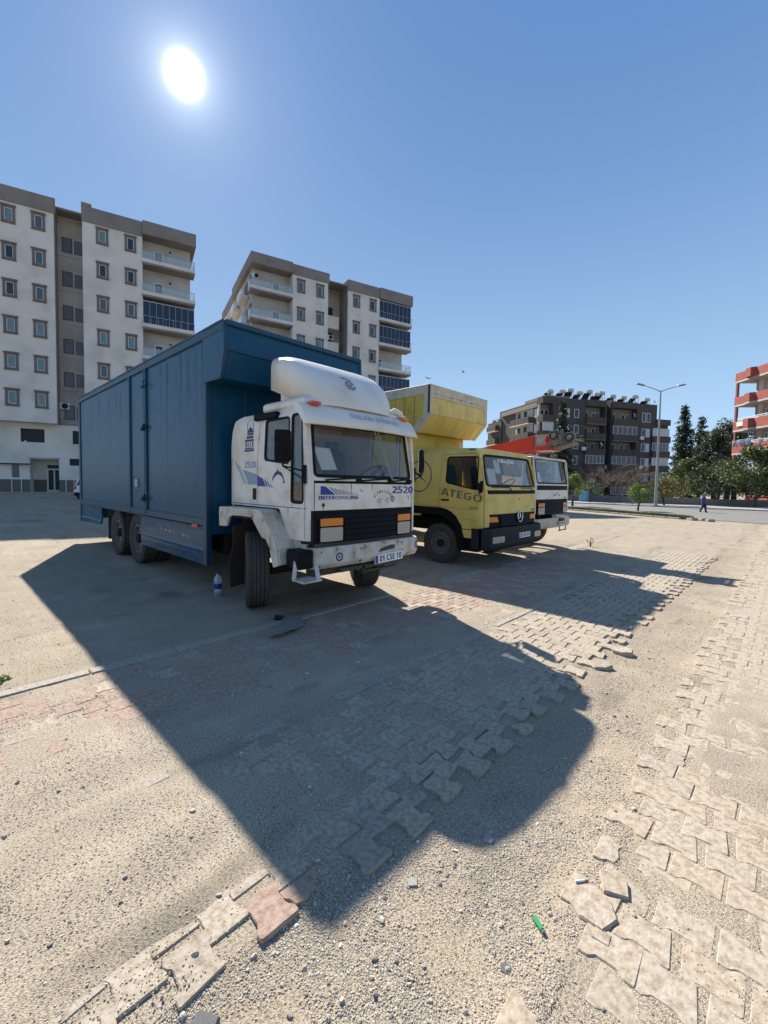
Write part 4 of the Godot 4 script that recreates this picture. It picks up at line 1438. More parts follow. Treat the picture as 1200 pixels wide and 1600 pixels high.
	for q in [[1.04, 0.70, 0.02], [1.04, 0.86, 0.013], [1.48, 0.895, 0.02], [1.85, 0.87, 0.016], [1.86, 0.76, 0.017], [0.40, 0.70, 0.014], [2.0, 0.70, 0.025], [0.42, 0.87, 0.012]]:
		decal_body("rust_spot", root, [PackedVector2Array([Vector2(q[0] - q[2], q[1]), Vector2(q[0], q[1] - q[2] * 1.3), Vector2(q[0] + q[2] * 1.2, q[1] - q[2] * 0.3), Vector2(q[0] + q[2] * 0.3, q[1] + q[2])])], bf, "rusty_steel")
	groove(root, [Vector2(0.93, 0.67), Vector2(0.93, 0.91)], bf, 0.008)
	number_plate(root, 10.135, 0.688, 1.565, 0.56, 0.118, "01 CSE 10", 0.035)
	st = ST()
	sbox(st, 9.86, 10.02, 0.91, 0.96, 0.38, 2.2)
	sbox(st, 9.8, 9.98, 0.55, 0.68, 0.4, 2.2, 0.02)
	bar(st, V(10.05, 0.60, 0.75), V(10.05, 0.60, 1.85), 0.03, 0.05)
	bar(st, V(10.05, 0.53, 1.15), V(10.05, 0.54, 1.8), 0.03, 0.03)
	bar(st, V(10.05, 0.66, 1.15), V(10.05, 0.5, 1.15), 0.03, 0.03)
	sbox(st, 9.9, 10.03, 0.5, 0.66, 1.45, 1.6, 0.01)
	obj("underrun_frame", st, M.rusty_steel, root, X)
	# step and fender
	st = ST()
	sbox(st, 9.98, 10.22, 0.555, 0.58, 0.08, 0.34, 0.006)
	bar(st, V(10.0, 0.57, 0.1), V(9.98, 0.78, 0.14), 0.05, 0.012)
	bar(st, V(10.2, 0.57, 0.3), V(10.1, 0.72, 0.34), 0.05, 0.012)
	obj("entry_step", st, M.white_worn, root, X)
	st = ST()
	sbox(st, 9.78, 10.06, 0.68, 0.9, 0.13, 0.34, 0.02)
	obj("step_box", st, M.black_plastic, root, X)
	var fen := PackedVector2Array([Vector2(8.2, 1.06), Vector2(8.2, 1.315), Vector2(8.23, 1.335), Vector2(9.28, 1.345), Vector2(9.34, 1.32), Vector2(9.62, 1.06), Vector2(9.70, 0.9), Vector2(9.74, 0.70), Vector2(9.62, 0.66), Vector2(9.53, 0.90), Vector2(9.45, 0.99), Vector2(9.36, 1.0), Vector2(9.1, 1.24), Vector2(8.6, 1.235), Vector2(8.5, 1.2), Vector2(8.43, 1.07)])
	st = ST()
	prism(st, rounded(fen, 0.025, 3), V(0, 0, 0.09), Vector3.RIGHT, Vector3.UP, V(0, 0, -0.03))
	obj("fender_face", st, M.white_worn, root, X)
	var crest: Array = [Vector2(8.2, 1.32), Vector2(9.28, 1.33), Vector2(9.36, 1.29), Vector2(9.62, 1.05), Vector2(9.71, 0.88), Vector2(9.73, 0.7)]
	st = ST()
	for i in crest.size() - 1: bar(st, V(crest[i].x, crest[i].y, 0.2), V(crest[i + 1].x, crest[i + 1].y, 0.2), 0.25, 0.03, Vector3.UP, 0.01)
	obj("fender_top", st, M.white_worn, root, X)
	st = ST()
	prism(st, PackedVector2Array([Vector2(9.1, 1.3), Vector2(9.3, 1.3), Vector2(9.62, 1.0), Vector2(9.95, 0.98), Vector2(9.95, 0.86), Vector2(9.72, 0.74), Vector2(9.5, 0.95)]), V(0, 0, 0.34), Vector3.RIGHT, Vector3.UP, V(0, 0, -0.03))
	obj("inner_arch", st, M.white_worn, root, X)
	st = ST()
	var fl2 := func(p: Vector2, d: float) -> Vector3: return V(8.52 - 0.12 * (1.05 - p.y) + 0.03 * sin(p.y * 9) + d, p.y, p.x)
	plate(st, PackedVector2Array([Vector2(0.1, 0.2), Vector2(0.42, 0.24), Vector2(0.44, 1.2), Vector2(0.1, 1.06)]), [], fl2, 0.012, 0.1, 0.08, 1)
	obj("front_mud_flap", st, M.brown_flap, root, X)
	st = ST()
	sbox(st, 8.2, 9.3, 1.2, 1.3, 0.1, 0.5)
	obj("arch_liner", st, M.chassis, root, X)
	st = ST()
	sbox(st, 8.0, 8.5, 0.55, 0.9, 0.35, 0.8, 0.03)
	obj("air_tank", st, M.chassis, root, X)
	mirror(root, V(9.97, 1.80, 0.25), V(9.80, 2.12, 0.07), 0.19, 0.37, PI / 2 - 0.6)
	mirror(root, V(9.97, 1.85, 2.26), V(9.98, 2.05, 2.42), 0.2, 0.36, PI / 2 + 0.5)

func yellow_lorry() -> void:
	var root := thing("furniture_lorry", "yellow furniture lorry with a cream-edged box jutting over its rounded cab", "lorry", V(5.0, 0, 5.95))
	var X := site(root)
	var T0 := 4.75
	var T1 := 7.15
	var mid := 5.95
	var st := ST()
	# ---- box: profile seen from the side
	var b0 := 4.6
	var b1 := 6.98
	var prof := PackedVector2Array([Vector2(0.6, 1.0), Vector2(7.74, 1.0), Vector2(7.74, 2.88), Vector2(8.07, 2.86), Vector2(8.40, 3.22), Vector2(8.40, 3.83), Vector2(0.6, 3.83)])
	prism(st, prof, V(0, 0, b0 + 0.015), Vector3.RIGHT, Vector3.UP, V(0, 0, b1 - b0 - 0.03))
	obj("box_shell", st, M.yellow_box, root, X)
	# cream edging on the side and the front
	var trims: Array = [
		PackedVector2Array([Vector2(0.6, 3.64), Vector2(8.40, 3.64), Vector2(8.40, 3.825), Vector2(0.6, 3.825)]),
		PackedVector2Array([Vector2(8.26, 3.25), Vector2(8.40, 3.225), Vector2(8.40, 3.64), Vector2(8.26, 3.64)]),
		PackedVector2Array([Vector2(8.02, 2.99), Vector2(8.07, 2.865), Vector2(8.40, 3.225), Vector2(8.26, 3.25)]),
		PackedVector2Array([Vector2(7.0, 2.99), Vector2(7.0, 2.87), Vector2(8.07, 2.865), Vector2(8.02, 2.99)])]
	for p in trims:
		st = ST()
		prism(st, p, V(0, 0, b0 + 0.016), Vector3.RIGHT, Vector3.UP, V(0, 0, -0.018))
		obj("side_trim", st, M.cream_trim, root, X)
	for k in 9:
		st = ST()
		var s := 8.0 - 0.29 * k
		sbox(st, s - 0.004, s + 0.004, 2.99, 3.64, b0 + 0.004, b0 + 0.02)
		obj("side_seam", st, M.print_olive, root, X)
	# front faces: upper upright, lower leaning back; x = t, y = distance down the surface
	var up := func(p: Vector2, d: float) -> Vector3: return V(8.415 - d, p.y, p.x)
	var sl := Vector2(8.07 - 8.40, 2.86 - 3.22)
	var low := func(p: Vector2, d: float) -> Vector3:
		var u := (3.22 - p.y) / 0.36
		return V(8.40 + sl.x * u + (0.015 - d) * 0.74, 3.22 + sl.y * u - (0.015 - d) * 0.67, p.x)
	for a in [[b0, b1, 3.66, 3.83], [b0, b0 + 0.12, 3.225, 3.66], [b1 - 0.12, b1, 3.225, 3.66], [b0 + 0.12, b1 - 0.12, 3.585, 3.66]]:
		st = ST()
		plate(st, rect(a[0], a[2] + 0.002, a[1], a[3] - 0.002), [], func(p: Vector2, d: float) -> Vector3: return V(8.428 - d, p.y, p.x), 0.03)
		obj("front_trim", st, M.cream_trim, root, X)
	for a in [[b0, b0 + 0.12], [b1 - 0.12, b1]]:
		st = ST()
		plate(st, rect(a[0], 2.86, a[1], 3.222), [], func(p: Vector2, d: float) -> Vector3: return low.call(p, d - 0.012), 0.03)
		obj("front_trim", st, M.cream_trim, root, X)
	for k in 8:
		st = ST()
		var w := (b1 - b0 - 0.24) / 8
		var t := b0 + 0.12 + w * k
		plate(st, rect(t + 0.003, 3.226, t + w - 0.003, 3.583), [], up, 0.02)
		plate(st, rect(t + 0.003, 2.862, t + w - 0.003, 3.22), [], low, 0.02)
		obj("front_sheet", st, M.yellow_paint, root, X)
	st = ST()
	sbox(st, 8.402, 8.433, 3.822, 3.85, b0 - 0.005, b1 + 0.005, 0.006)
	obj("front_rail", st, M.cream_trim, root, X)
	st = ST()
	sbox(st, 0.6, 8.4, 3.822, 3.85, b0 - 0.005, b0 + 0.03, 0.006)
	obj("side_rail", st, M.cream_trim, root, X)
	st = ST()
	sbox(st, 8.38, 8.436, 3.24, 3.83, b0 - 0.01, b0 + 0.012, 0.004)
	obj("corner_strip", st, M.rusty_steel, root, X)
	for q in [[4.8, 0.03], [5.35, 0.05], [5.75, 0.035], [6.2, 0.06]]:
		st = ST()
		sbox(st, 8.425, 8.4305, 3.655, 3.67, q[0], q[0] + q[1] * 2.4)
		obj("rust_streak", st, M.rusty_steel, root, X)
	st = ST()
	sbox(st, 7.73, 7.78, 2.4, 2.87, b0 + 0.2, b1 - 0.1)
	obj("front_wall", st, M.yellow_box, root, X)
	st = ST()
	tube(st, PackedVector3Array([V(7.95, 2.45, 6.55), V(7.95, 2.66, 6.55), V(7.92, 2.74, 6.5), V(7.86, 2.76, 6.4)]), [0.02], 8)
	obj("air_pipe", st, M.chrome, root, X)
	# ---- cab shell
	var TOP := 2.47
	var side := func(p: Vector2, d: float) -> Vector3:
		var dt := maxf(0.0, p.y - 2.28) * 0.95
		var df := maxf(0.0, p.x - 9.58) * 1.1
		var q := minf(0.198, sqrt(dt * dt + df * df))
		return V(p.x, p.y, T0 + 0.2 - sqrt(0.04 - q * q) + 0.05 * ss(1.6, 2.4, p.y) + d)
	var far := func(p: Vector2, d: float) -> Vector3:
		var v: Vector3 = side.call(p, d)
		return V(v.x, v.y, 2 * mid + v.z)
	var outline := PackedVector2Array([Vector2(7.62, 1.0), Vector2(7.62, 2.46), Vector2(9.2, 2.47), Vector2(9.42, 2.42), Vector2(9.55, 2.34), Vector2(9.62, 2.1), Vector2(9.72, 1.6), Vector2(9.75, 1.3), Vector2(9.75, 0.86), Vector2(9.55, 0.80), Vector2(9.18, 0.80), Vector2(9.1, 1.0), Vector2(8.95, 1.13), Vector2(8.75, 1.19), Vector2(8.2, 1.19), Vector2(8.1, 1.0)])
	var win := rounded(PackedVector2Array([Vector2(8.79, 1.745), Vector2(9.56, 1.60), Vector2(9.54, 2.27), Vector2(8.80, 2.28)]), 0.07)
	for f in [side, far]:
		st = ST()
		plate(st, outline, [win], f, 0.035, 0.07, 0.07, 1)
		obj("side_panel", st, M.yellow_paint, root, X)
		st = ST()
		var seal := func(p: Vector2, d: float) -> Vector3: return f.call(p, d - 0.004)
		plate(st, Geometry2D.offset_polygon(win, 0.014)[0], [Geometry2D.offset_polygon(win, -0.012)[0]], seal, 0.02, 0.2, 0.2)
		obj("window_seal", st, M.rubber_seal, root, X)
		st = ST()
		var pane := func(p: Vector2, d: float) -> Vector3: return f.call(p, d + 0.012)
		plate(st, win, [], pane, 0.004, 0.2, 0.2)
		obj("window_pane", st, M.glass, root, X)
		groove(root, [Vector2(8.62, 1.2), Vector2(8.64, 1.8), Vector2(8.66, 2.34), Vector2(9.45, 2.34), Vector2(9.62, 2.2)], f)
		groove(root, [Vector2(9.64, 2.1), Vector2(9.69, 1.6), Vector2(9.70, 0.85)], f)
		groove(root, [Vector2(7.7, 1.27), Vector2(9.69, 1.19)], f, 0.006, "print_olive")
		groove(root, [Vector2(9.2, 0.81), Vector2(9.22, 1.0), Vector2(9.69, 0.98)], f, 0.005, "print_olive")
		var h := ST()
		var hp := func(p: Vector2, d: float) -> Vector3: return f.call(p, d - 0.012)
		plate(h, rect(8.68, 1.355, 8.88, 1.39, 0.012), [], hp, 0.014)
		obj("door_handle", h, M.black_plastic, root, X)
		h = ST()
		var fp := func(p: Vector2, d: float) -> Vector3: return f.call(p, d - 0.03)
		var arch := band_poly(Vector2(8.62, 0.46), 0.56, 0.68, 0.0, 2.2, 14)
		var arch2 := PackedVector2Array([Vector2(9.30, 0.35), Vector2(9.28, 0.62), Vector2(9.2, 0.86), Vector2(9.06, 1.05), Vector2(8.86, 1.17), Vector2(8.66, 1.21), Vector2(7.7, 1.22), Vector2(7.7, 1.05), Vector2(8.5, 1.05), Vector2(8.72, 1.03), Vector2(8.92, 0.95), Vector2(9.06, 0.82), Vector2(9.14, 0.6), Vector2(9.16, 0.35)])
		plate(h, arch2, [], fp, 0.2)
		obj("wheel_arch", h, M.black_plastic, root, X)
		h = ST()
		var sp := func(p: Vector2, d: float) -> Vector3: return f.call(p, d - 0.014)
		plate(h, rect(9.2, 0.62, 9.56, 0.785, 0.015), [], sp, 0.03)
		obj("step_panel", h, M.yellow_paint, root, X)
		h = ST()
		plate(h, rect(9.28, 0.36, 9.62, 0.61), [], func(p: Vector2, d: float) -> Vector3: return f.call(p, d + 0.02), 0.1)
		obj("step_well", h, M.black_plastic, root, X)
		h = ST()
		plate(h, rect(9.24, 0.35, 9.6, 0.385), [], func(p: Vector2, d: float) -> Vector3: return f.call(p, d - 0.02), 0.15)
		obj("entry_step", h, M.grey_plastic, root, X)
	var sfy := func(y: float) -> float:
		if y < 1.55: return 9.80
		return lerpf(9.80, 9.60, clampf((y - 1.55) / 0.8, 0, 1)) - 0.6 * pow(maxf(0, y - 2.3), 1.6)
	var front := func(p: Vector2, d: float) -> Vector3:
		var e := minf(maxf(0.0, absf(p.x - mid) - 1.02), 0.178)
		return V(sfy.call(p.y) - 0.07 * pow((p.x - mid) / 1.2, 2.0) - (0.18 - sqrt(0.0324 - e * e)) * 0.9 - d, p.y, p.x)
	var scr := rounded(PackedVector2Array([Vector2(4.86, 1.69), Vector2(7.04, 1.69), Vector2(6.97, 2.31), Vector2(4.93, 2.31)]), 0.08)
	st = ST()
	plate(st, PackedVector2Array([Vector2(4.752, 1.60), Vector2(7.148, 1.60), Vector2(7.08, 2.44), Vector2(4.82, 2.44)]), [scr], front, 0.03, 0.06, 0.08, 1)
	obj("windscreen_surround", st, M.yellow_paint, root, X)
	st = ST()
	plate(st, Geometry2D.offset_polygon(scr, 0.02)[0], [Geometry2D.offset_polygon(scr, -0.02)[0]], func(p: Vector2, d: float) -> Vector3: return front.call(p, d - 0.005), 0.02, 0.08, 0.1)
	obj("windscreen_seal", st, M.rubber_seal, root, X)
	st = ST()
	plate(st, scr, [], func(p: Vector2, d: float) -> Vector3: return front.call(p, d + 0.012), 0.005, 0.08, 0.1, 1)
	obj("windscreen", st, M.glass, root, X)
	st = ST()
	plate(st, rect(4.84, 1.522, 7.06, 1.60), [], func(p: Vector2, d: float) -> Vector3: return front.call(p, d + 0.004), 0.03, 0.08, 0.0)
	obj("wiper_trough", st, M.rubber_seal, root, X)
	for k in 3:
		st = ST()
		var a: float = [4.755, 5.15, 6.75][k]
		var b: float = [5.145, 6.745, 7.145][k]
		plate(st, rect(a, 1.11, b, 1.52), [], front, 0.03, 0.06, 0.1, 1)
		obj("front_panel", st, M.yellow_paint, root, X)
	st = ST()
	plate(st, rect(4.76, 0.84, 7.14, 1.105), [], func(p: Vector2, d: float) -> Vector3: return front.call(p, d + 0.02), 0.03, 0.06, 0.0)
	obj("grille", st, M.black_plastic, root, X)
	for k in 4:
		st = ST()
		var y := 0.875 + 0.062 * k
		plate(st, rect(5.34, y - 0.02, 6.6, y + 0.026), [], func(p: Vector2, d: float) -> Vector3: return front.call(p, d - 0.004 + (p.y - y) * 0.3), 0.02, 0.1, 0.0)
		obj("grille_slat", st, M.black_plastic, root, X)
	for k in 2:
		var a := 4.83 if k == 0 else 6.72
		st = ST()
		plate(st, rounded(PackedVector2Array([Vector2(a, 0.95), Vector2(a + 0.42, 0.95), Vector2(a + 0.36, 1.055), Vector2(a, 1.055)]), 0.015), [], func(p: Vector2, d: float) -> Vector3: return front.call(p, d - 0.002), 0.03, 0.06, 0.0, 1)
		obj("indicator", st, M.amber, root, X)
	var bf := bumper(root, 9.89, 4.70, 7.2, 0.40, 0.835, "grey_plastic")
	for k in 2:
		var a := 4.86 if k == 0 else 6.74
		st = ST()
		plate(st, rect(a, 0.535, a + 0.30, 0.665, 0.03), [], func(p: Vector2, d: float) -> Vector3: return bf.call(p, d - 0.008), 0.03, 0.05, 0.0, 1)
		plate(st, rect(a + 0.31, 0.535, a + 0.46, 0.665, 0.03), [], func(p: Vector2, d: float) -> Vector3: return bf.call(p, d - 0.006), 0.03, 0.05, 0.0, 1)
		obj("headlight", st, M.lamp_glass, root, X)
	decal_body("air_slot", root, [rect(5.62, 0.43, 5.86, 0.535), rect(5.89, 0.43, 6.4, 0.51), rect(6.43, 0.43, 6.66, 0.535)], bf, "print_black")
	number_plate(root, 9.90, 0.63, 6.2, 0.54, 0.115, "33 BY 271", 0.0)
	# round three-pointed badge as it stands on the grille
	st = ST()
	var bx := front.call(Vector2(6.1, 1.03), -0.03) as Vector3
	var ringp := PackedVector3Array()
	for k in 25: ringp.append(bx + Vector3(0, sin(TAU * k / 24) * 0.115, cos(TAU * k / 24) * 0.115))
	tube(st, ringp, [0.013], 8, false)
	for k in 3:
		var a := PI / 2 + TAU * k / 3
		var tip := bx + Vector3(0, sin(a) * 0.108, -cos(a) * 0.108)
		tube(st, PackedVector3Array([bx, tip]), [0.02, 0.004], 6)
	obj("badge", st, M.chrome, root, X)
	st = ST()
	lathe(st, PackedVector2Array([Vector2(0.11, -0.02), Vector2(0.11, 0.0), Vector2(0, 0.0)]), Transform3D(Basis(Vector3(0, 0, -1), Vector3.UP, Vector3.RIGHT), bx - Vector3(0.012, 0, 0)), 24)
	obj("badge_backing", st, M.black_plastic, root, X)
	decal_body("small_emblem", root, [rect(6.08, 1.385, 6.12, 1.44)], front, "print_olive")
	text_on("lettering", "ATEGO", 0.045, Vector2(6.88, 1.155), 0.25, front, "print_grey", root, 1.1)
	# side prints
	text_on("lettering", "ATEGO", 0.15, Vector2(9.18, 1.485), 0.9, side, "print_grey", root, 1.5, "Droid Sans", 700, -0.13)
	text_on("lettering", "1517", 0.05, Vector2(9.48, 1.235), 0.2, side, "print_grey", root, 1.4, "Droid Sans", 700, -0.04)
	decal_body("ring_print", root, [band_poly(Vector2(8.06, 1.88), 0.33, 0.36, 0, PI, 16, 0.95), band_poly(Vector2(8.06, 1.88), 0.33, 0.36, PI, TAU, 16, 0.95), PackedVector2Array([Vector2(8.03, 1.88), Vector2(8.06, 2.21), Vector2(8.09, 1.88)]), PackedVector2Array([Vector2(8.05, 1.91), Vector2(8.33, 1.70), Vector2(8.04, 1.86)]), PackedVector2Array([Vector2(8.07, 1.91), Vector2(7.79, 1.70), Vector2(8.08, 1.86)])], side, "print_grey")
	text_on("windscreen_lettering", "S Maşallah", 0.085, Vector2(5.75, 2.215), 0.8, front, "print_white", root, 1.05, "Droid Serif", 700, 0.0, 0.01)
	for a in [[5.0, 1.72, 0.28, 0.32], [5.3, 1.95, 0.2, 0.28]]:
		st = ST()
		plate(st, rect(a[0], a[1], a[0] + a[2], a[1] + a[3]), [], func(p: Vector2, d: float) -> Vector3: return front.call(p, 0.035 + d), 0.002, 0.1, 0.1)
		obj("paper_sheet", st, M.paper, root, X)
	# roof, floor, inside
	st = ST()
	var rings: Array = []
	for q in [[7.62, 2.455], [9.18, 2.468], [9.40, 2.43], [9.52, 2.36]]:
		var ring := PackedVector3Array()
		for k in 13:
			var u := k / 12.0
			ring.append(V(q[0], q[1] + 0.045 * sin(PI * u), lerpf(T0 + 0.18, T1 - 0.18, u)))
		rings.append(ring)
	for i in 3:
		for k in 12: quado(st, rings[i][k], rings[i][k + 1], rings[i + 1][k + 1], rings[i + 1][k], Vector3.UP)
	obj("roof", st, M.yellow_paint, root, X)
	st = ST()
	sbox(st, 7.62, 7.66, 1.0, 2.47, T0 + 0.08, T1 - 0.08)
	obj("rear_panel", st, M.yellow_paint, root, X)
	st = ST()
	sbox(st, 7.66, 9.7, 1.2, 1.24, T0 + 0.08, T1 - 0.08)
	obj("floor", st, M.cab_lining, root, X)
	st = ST()
	sbox(st, 9.35, 9.68, 1.3, 1.64, T0 + 0.15, T1 - 0.15, 0.05)
	obj("dashboard", st, M.seat_cloth, root, X)
	for tt in [5.35, 6.55]:
		st = ST()
		sbox(st, 8.5, 8.98, 1.3, 1.55, tt - 0.25, tt + 0.25, 0.05)
		bar(st, V(8.53, 1.5, tt), V(8.4, 2.15, tt), 0.46, 0.12, Vector3.UP, 0.04)
		obj("seat", st, M.seat_cloth, root, X)
	st = ST()
	var wc := V(9.25, 1.72, 6.55)
	var ring2 := PackedVector3Array()
	for k in 21: ring2.append(wc + Basis(Vector3(0, 0, 1), 0.7) * Vector3(cos(TAU * k / 20) * 0.22, 0, sin(TAU * k / 20) * 0.22))
	tube(st, ring2, [0.014], 6, false)
	bar(st, wc, wc + Vector3(0.14, -0.2, 0), 0.05, 0.05)
	obj("steering_wheel", st, M.black_plastic, root, X)
	for a in [[5.0, 5.65, 1.66, 1.55, 5.75], [6.2, 6.75, 1.65, 1.55, 6.85]]:
		st = ST()
		bar(st, front.call(Vector2(a[0], a[2]), -0.02), front.call(Vector2(a[1], a[2]), -0.02), 0.02, 0.015)
		bar(st, front.call(Vector2(a[1], a[2]), -0.025), front.call(Vector2(a[4], a[3]), -0.02), 0.015, 0.015)
		obj("wiper", st, M.rubber_seal, root, X)
	st = ST()
	sbox(st, 9.28, 9.42, 2.40, 2.445, T0 + 0.10, T0 + 0.19, 0.012)
	obj("roof_lamp", st, M.black_plastic, root, X)
	mirror(root, V(9.66, 1.68, T0 - 0.01), V(9.64, 1.66, T0 - 0.06), 0.09, 0.16, PI / 2)
	wheel(root, 8.62, 0.43, T0 + 0.17, 0.43, 0.26, -1, 0.03)
	wheel(root, 8.62, 0.43, T1 - 0.17, 0.43, 0.26, 1, 0.03)
	for t in [T0 + 0.17, T0 + 0.45]: wheel(root, 3.2, 0.43, t, 0.43, 0.26, -1)
	wheel(root, 3.2, 0.43, T1 - 0.17, 0.43, 0.26, 1)
	st = ST()
	for t in [mid - 0.42, mid + 0.42]: sbox(st, 0.6, 9.6, 0.62, 0.9, t - 0.04, t + 0.04)
	for s in [1.0, 2.5, 4.5, 6.0, 7.5, 9.3]: sbox(st, s - 0.05, s + 0.05, 0.65, 0.85, mid - 0.42, mid + 0.42)
	sbox(st, 3.12, 3.28, 0.36, 0.5, T0 + 0.2, T1 - 0.2)
	sbox(st, 8.55, 8.7, 0.36, 0.48, T0 + 0.2, T1 - 0.2)
	sbox(st, 8.0, 9.4, 0.5, 1.1, mid - 0.3, mid + 0.3, 0.06)
	obj("chassis", st, M.chassis, root, X)
	st = ST()
	sbox(st, 0.6, 7.74, 0.9, 1.0, b0 + 0.03, b1 - 0.03)
	obj("box_floor", st, M.chassis, root, X)

func lift_lorry() -> void:
	var root := thing("lift_lorry", "white lorry with black wiper band carrying a red telescopic furniture lift boom", "lorry", V(5.0, 0, 8.7))
	var X := site(root)
	var c := cargo_cab(root, 9.5, 7.6, 9.78, "white_clean", 8.0, 2.455)
	var front: Callable = c.front
	var st := ST()
	plate(st, rect(7.7, 1.60, 9.68, 1.715), [], func(p: Vector2, d: float) -> Vector3: return front.call(p, d - 0.006), 0.02, 0.1, 0.0)
	obj("front_band", st, M.black_plastic, root, X)
	st = ST()
	sbox(st, 9.33, 9.405, 2.405, 2.46, 7.66, 9.72, 0.02)
	obj("roof_edge", st, M.white_clean, root, X)
	var bf := bumper(root, 9.58, 7.6, 9.84, 0.60, 0.86, "cream_trim")
	number_plate(root, 9.61, 0.70, 9.05, 0.5, 0.11, "01 AR 476", 0.0)
	st = ST()
	bar(st, V(9.62, 0.63, 8.85), V(9.62, 0.5, 8.9), 0.02, 0.02)
	bar(st, V(9.62, 0.63, 9.3), V(9.62, 0.5, 9.25), 0.02, 0.02)
	bar(st, V(9.62, 0.52, 8.8), V(9.62, 0.52, 9.34), 0.03, 0.02)
	sbox(st, 9.58, 9.62, 0.76, 0.84, 8.9, 9.2)
	obj("plate_bracket", st, M.rusty_steel, root, X)
	var word := "NAKLİYAT"
	for k in word.length():
		var a := PI * (0.80 - 0.60 * k / (word.length() - 1.0))
		var p := Vector2(8.86 + cos(a) * 0.26, 1.39 + sin(a) * 0.10)
		text("arched_letter", word[k], 0.05, X * facing_s(front.call(p, 0.0).x - 0.002, p.y, p.x) * Transform3D(Basis(Vector3(0, 0, 1), (a - PI / 2) * 0.5), Vector3.ZERO), M.print_red, root, "Droid Serif", 700, 0.9, 0.012)
	decal_body("grille_badge", root, [rect(8.78, 1.09, 8.93, 1.15)], front, "grey_plastic")
	decal_body("corner_mark", root, [rect(9.45, 1.38, 9.55, 1.42)], front, "print_black")
	st = ST()
	plate(st, PackedVector2Array([Vector2(7.78, 1.80), Vector2(8.02, 1.79), Vector2(7.96, 2.05), Vector2(7.74, 2.06)]), [], func(p: Vector2, d: float) -> Vector3: return front.call(p, 0.03 + d), 0.002, 0.1, 0.0)
	obj("paper_sheet", st, M.paper, root, X)
	for q in [[8.45, 7.78, -1], [8.45, 9.6, 1], [3.2, 7.8, -1], [3.2, 9.6, 1]]: wheel(root, q[0], 0.48, q[1], 0.48, 0.27, q[2])
	st = ST()
	for t in [8.3, 9.1]: sbox(st, 1.0, 9.3, 0.7, 0.95, t - 0.04, t + 0.04)
	for s in [1.2, 3.2, 5.0, 7.0, 9.0]: sbox(st, s - 0.06, s + 0.06, 0.5, 0.9, 7.9, 9.5)
	obj("chassis", st, M.chassis, root, X)
	st = ST()
	sbox(st, 1.0, 7.6, 0.95, 1.12, 7.6, 9.8, 0.02)
	obj("deck", st, M.chassis, root, X)
	# turntable, boom, ladder and carriage
	st = ST()
	lathe(st, PackedVector2Array([Vector2(0.55, 0), Vector2(0.5, 0.25), Vector2(0.4, 0.3), Vector2(0, 0.3)]), root.transform.affine_inverse() * Transform3D(Basis(Vector3.RIGHT, -PI / 2), V(2.6, 1.1, 8.7)), 24)
	obj("turntable", st, M.boom_grey, root)
	st = ST()
	var dir := V(1.0, 0.135, 0).normalized()
	var o := V(7.4, 2.62, 8.7)
	var at := func(l: float, h: float, t: float) -> Vector3: return o + dir * l + Vector3(0, h, -t)
	bar(st, V(2.6, 1.4, 8.7), V(2.4, 2.0, 8.7), 0.5, 0.4, Vector3.UP, 0.03)
	obj("boom_post", st, M.red_paint, root, X)
	st = ST()
	var sec := PackedVector2Array([Vector2(-5.2, -0.06), Vector2(0.9, -0.16), Vector2(1.66, -0.19), Vector2(1.66, 0.2), Vector2(0.0, 0.165), Vector2(-5.2, 0.14)])
	for t in [-0.32, 0.29]: prism(st, sec, at.call(0, 0, t + 0.015), dir, Vector3.UP, Vector3(0, 0, -0.03))
	sbox(st, 2.2, 2.5, 1.9, 2.1, 8.38, 9.02)
	for k in 12:
		var l := -5.0 + 0.58 * k
		bar(st, at.call(l, 0.02, -0.3), at.call(l, 0.02, 0.3), 0.04, 0.04)
	obj("boom", st, M.red_paint, root, X)
	st = ST()
	for t in [-0.26, 0.23]: prism(st, PackedVector2Array([Vector2(1.0, -0.10), Vector2(2.55, -0.02), Vector2(2.55, 0.12), Vector2(1.66, 0.235), Vector2(1.0, 0.2)]), at.call(0, 0, t + 0.015), dir, Vector3.UP, Vector3(0, 0, -0.03))
	for k in 5:
		var l := 1.2 + 0.32 * k
		bar(st, at.call(l, 0.05, -0.24), at.call(l, 0.05, 0.24), 0.04, 0.04)
	obj("ladder", st, M.boom_grey, root, X)
	st = ST()
	prism(st, PackedVector2Array([Vector2(1.66, -0.2), Vector2(2.15, -0.26), Vector2(2.15, -0.18), Vector2(1.66, -0.08)]), at.call(0, 0, -0.32), dir, Vector3.UP, V(0, 0, 0.64))
	obj("boom_shoe", st, M.red_paint, root, X)
	st = ST()
	bar(st, at.call(2.04, -0.1, -0.33), at.call(2.02, 0.14, -0.33), 0.09, 0.03, Vector3.UP, 0.01)
	box(st, at.call(1.97, -0.02, -0.36), at.call(2.1, 0.08, -0.33), 0.01)
	obj("red_bracket", st, M.red_paint, root, X)
	var car := group_part("carriage", root)
	st = ST()
	for t in [-0.34, 0.3]:
		bar(st, at.call(2.2, -0.08, t), at.call(2.74, -0.06, t), 0.04, 0.06)
		bar(st, at.call(2.3, 0.2, t), at.call(2.3, -0.12, t), 0.05, 0.05)
		bar(st, at.call(2.42, 0.22, t), at.call(2.4, -0.1, t), 0.10, 0.04)
		bar(st, at.call(2.3, 0.12, t), at.call(2.72, 0.05, t), 0.035, 0.04)
	for l in [2.25, 2.45, 2.7]: bar(st, at.call(l, -0.08, -0.34), at.call(l, -0.08, 0.34), 0.05, 0.04)
	bar(st, at.call(2.1, -0.22, 0), at.call(2.65, -0.14, 0), 0.5, 0.05)
	obj("carriage_frame", st, M.carriage_steel, car, X)
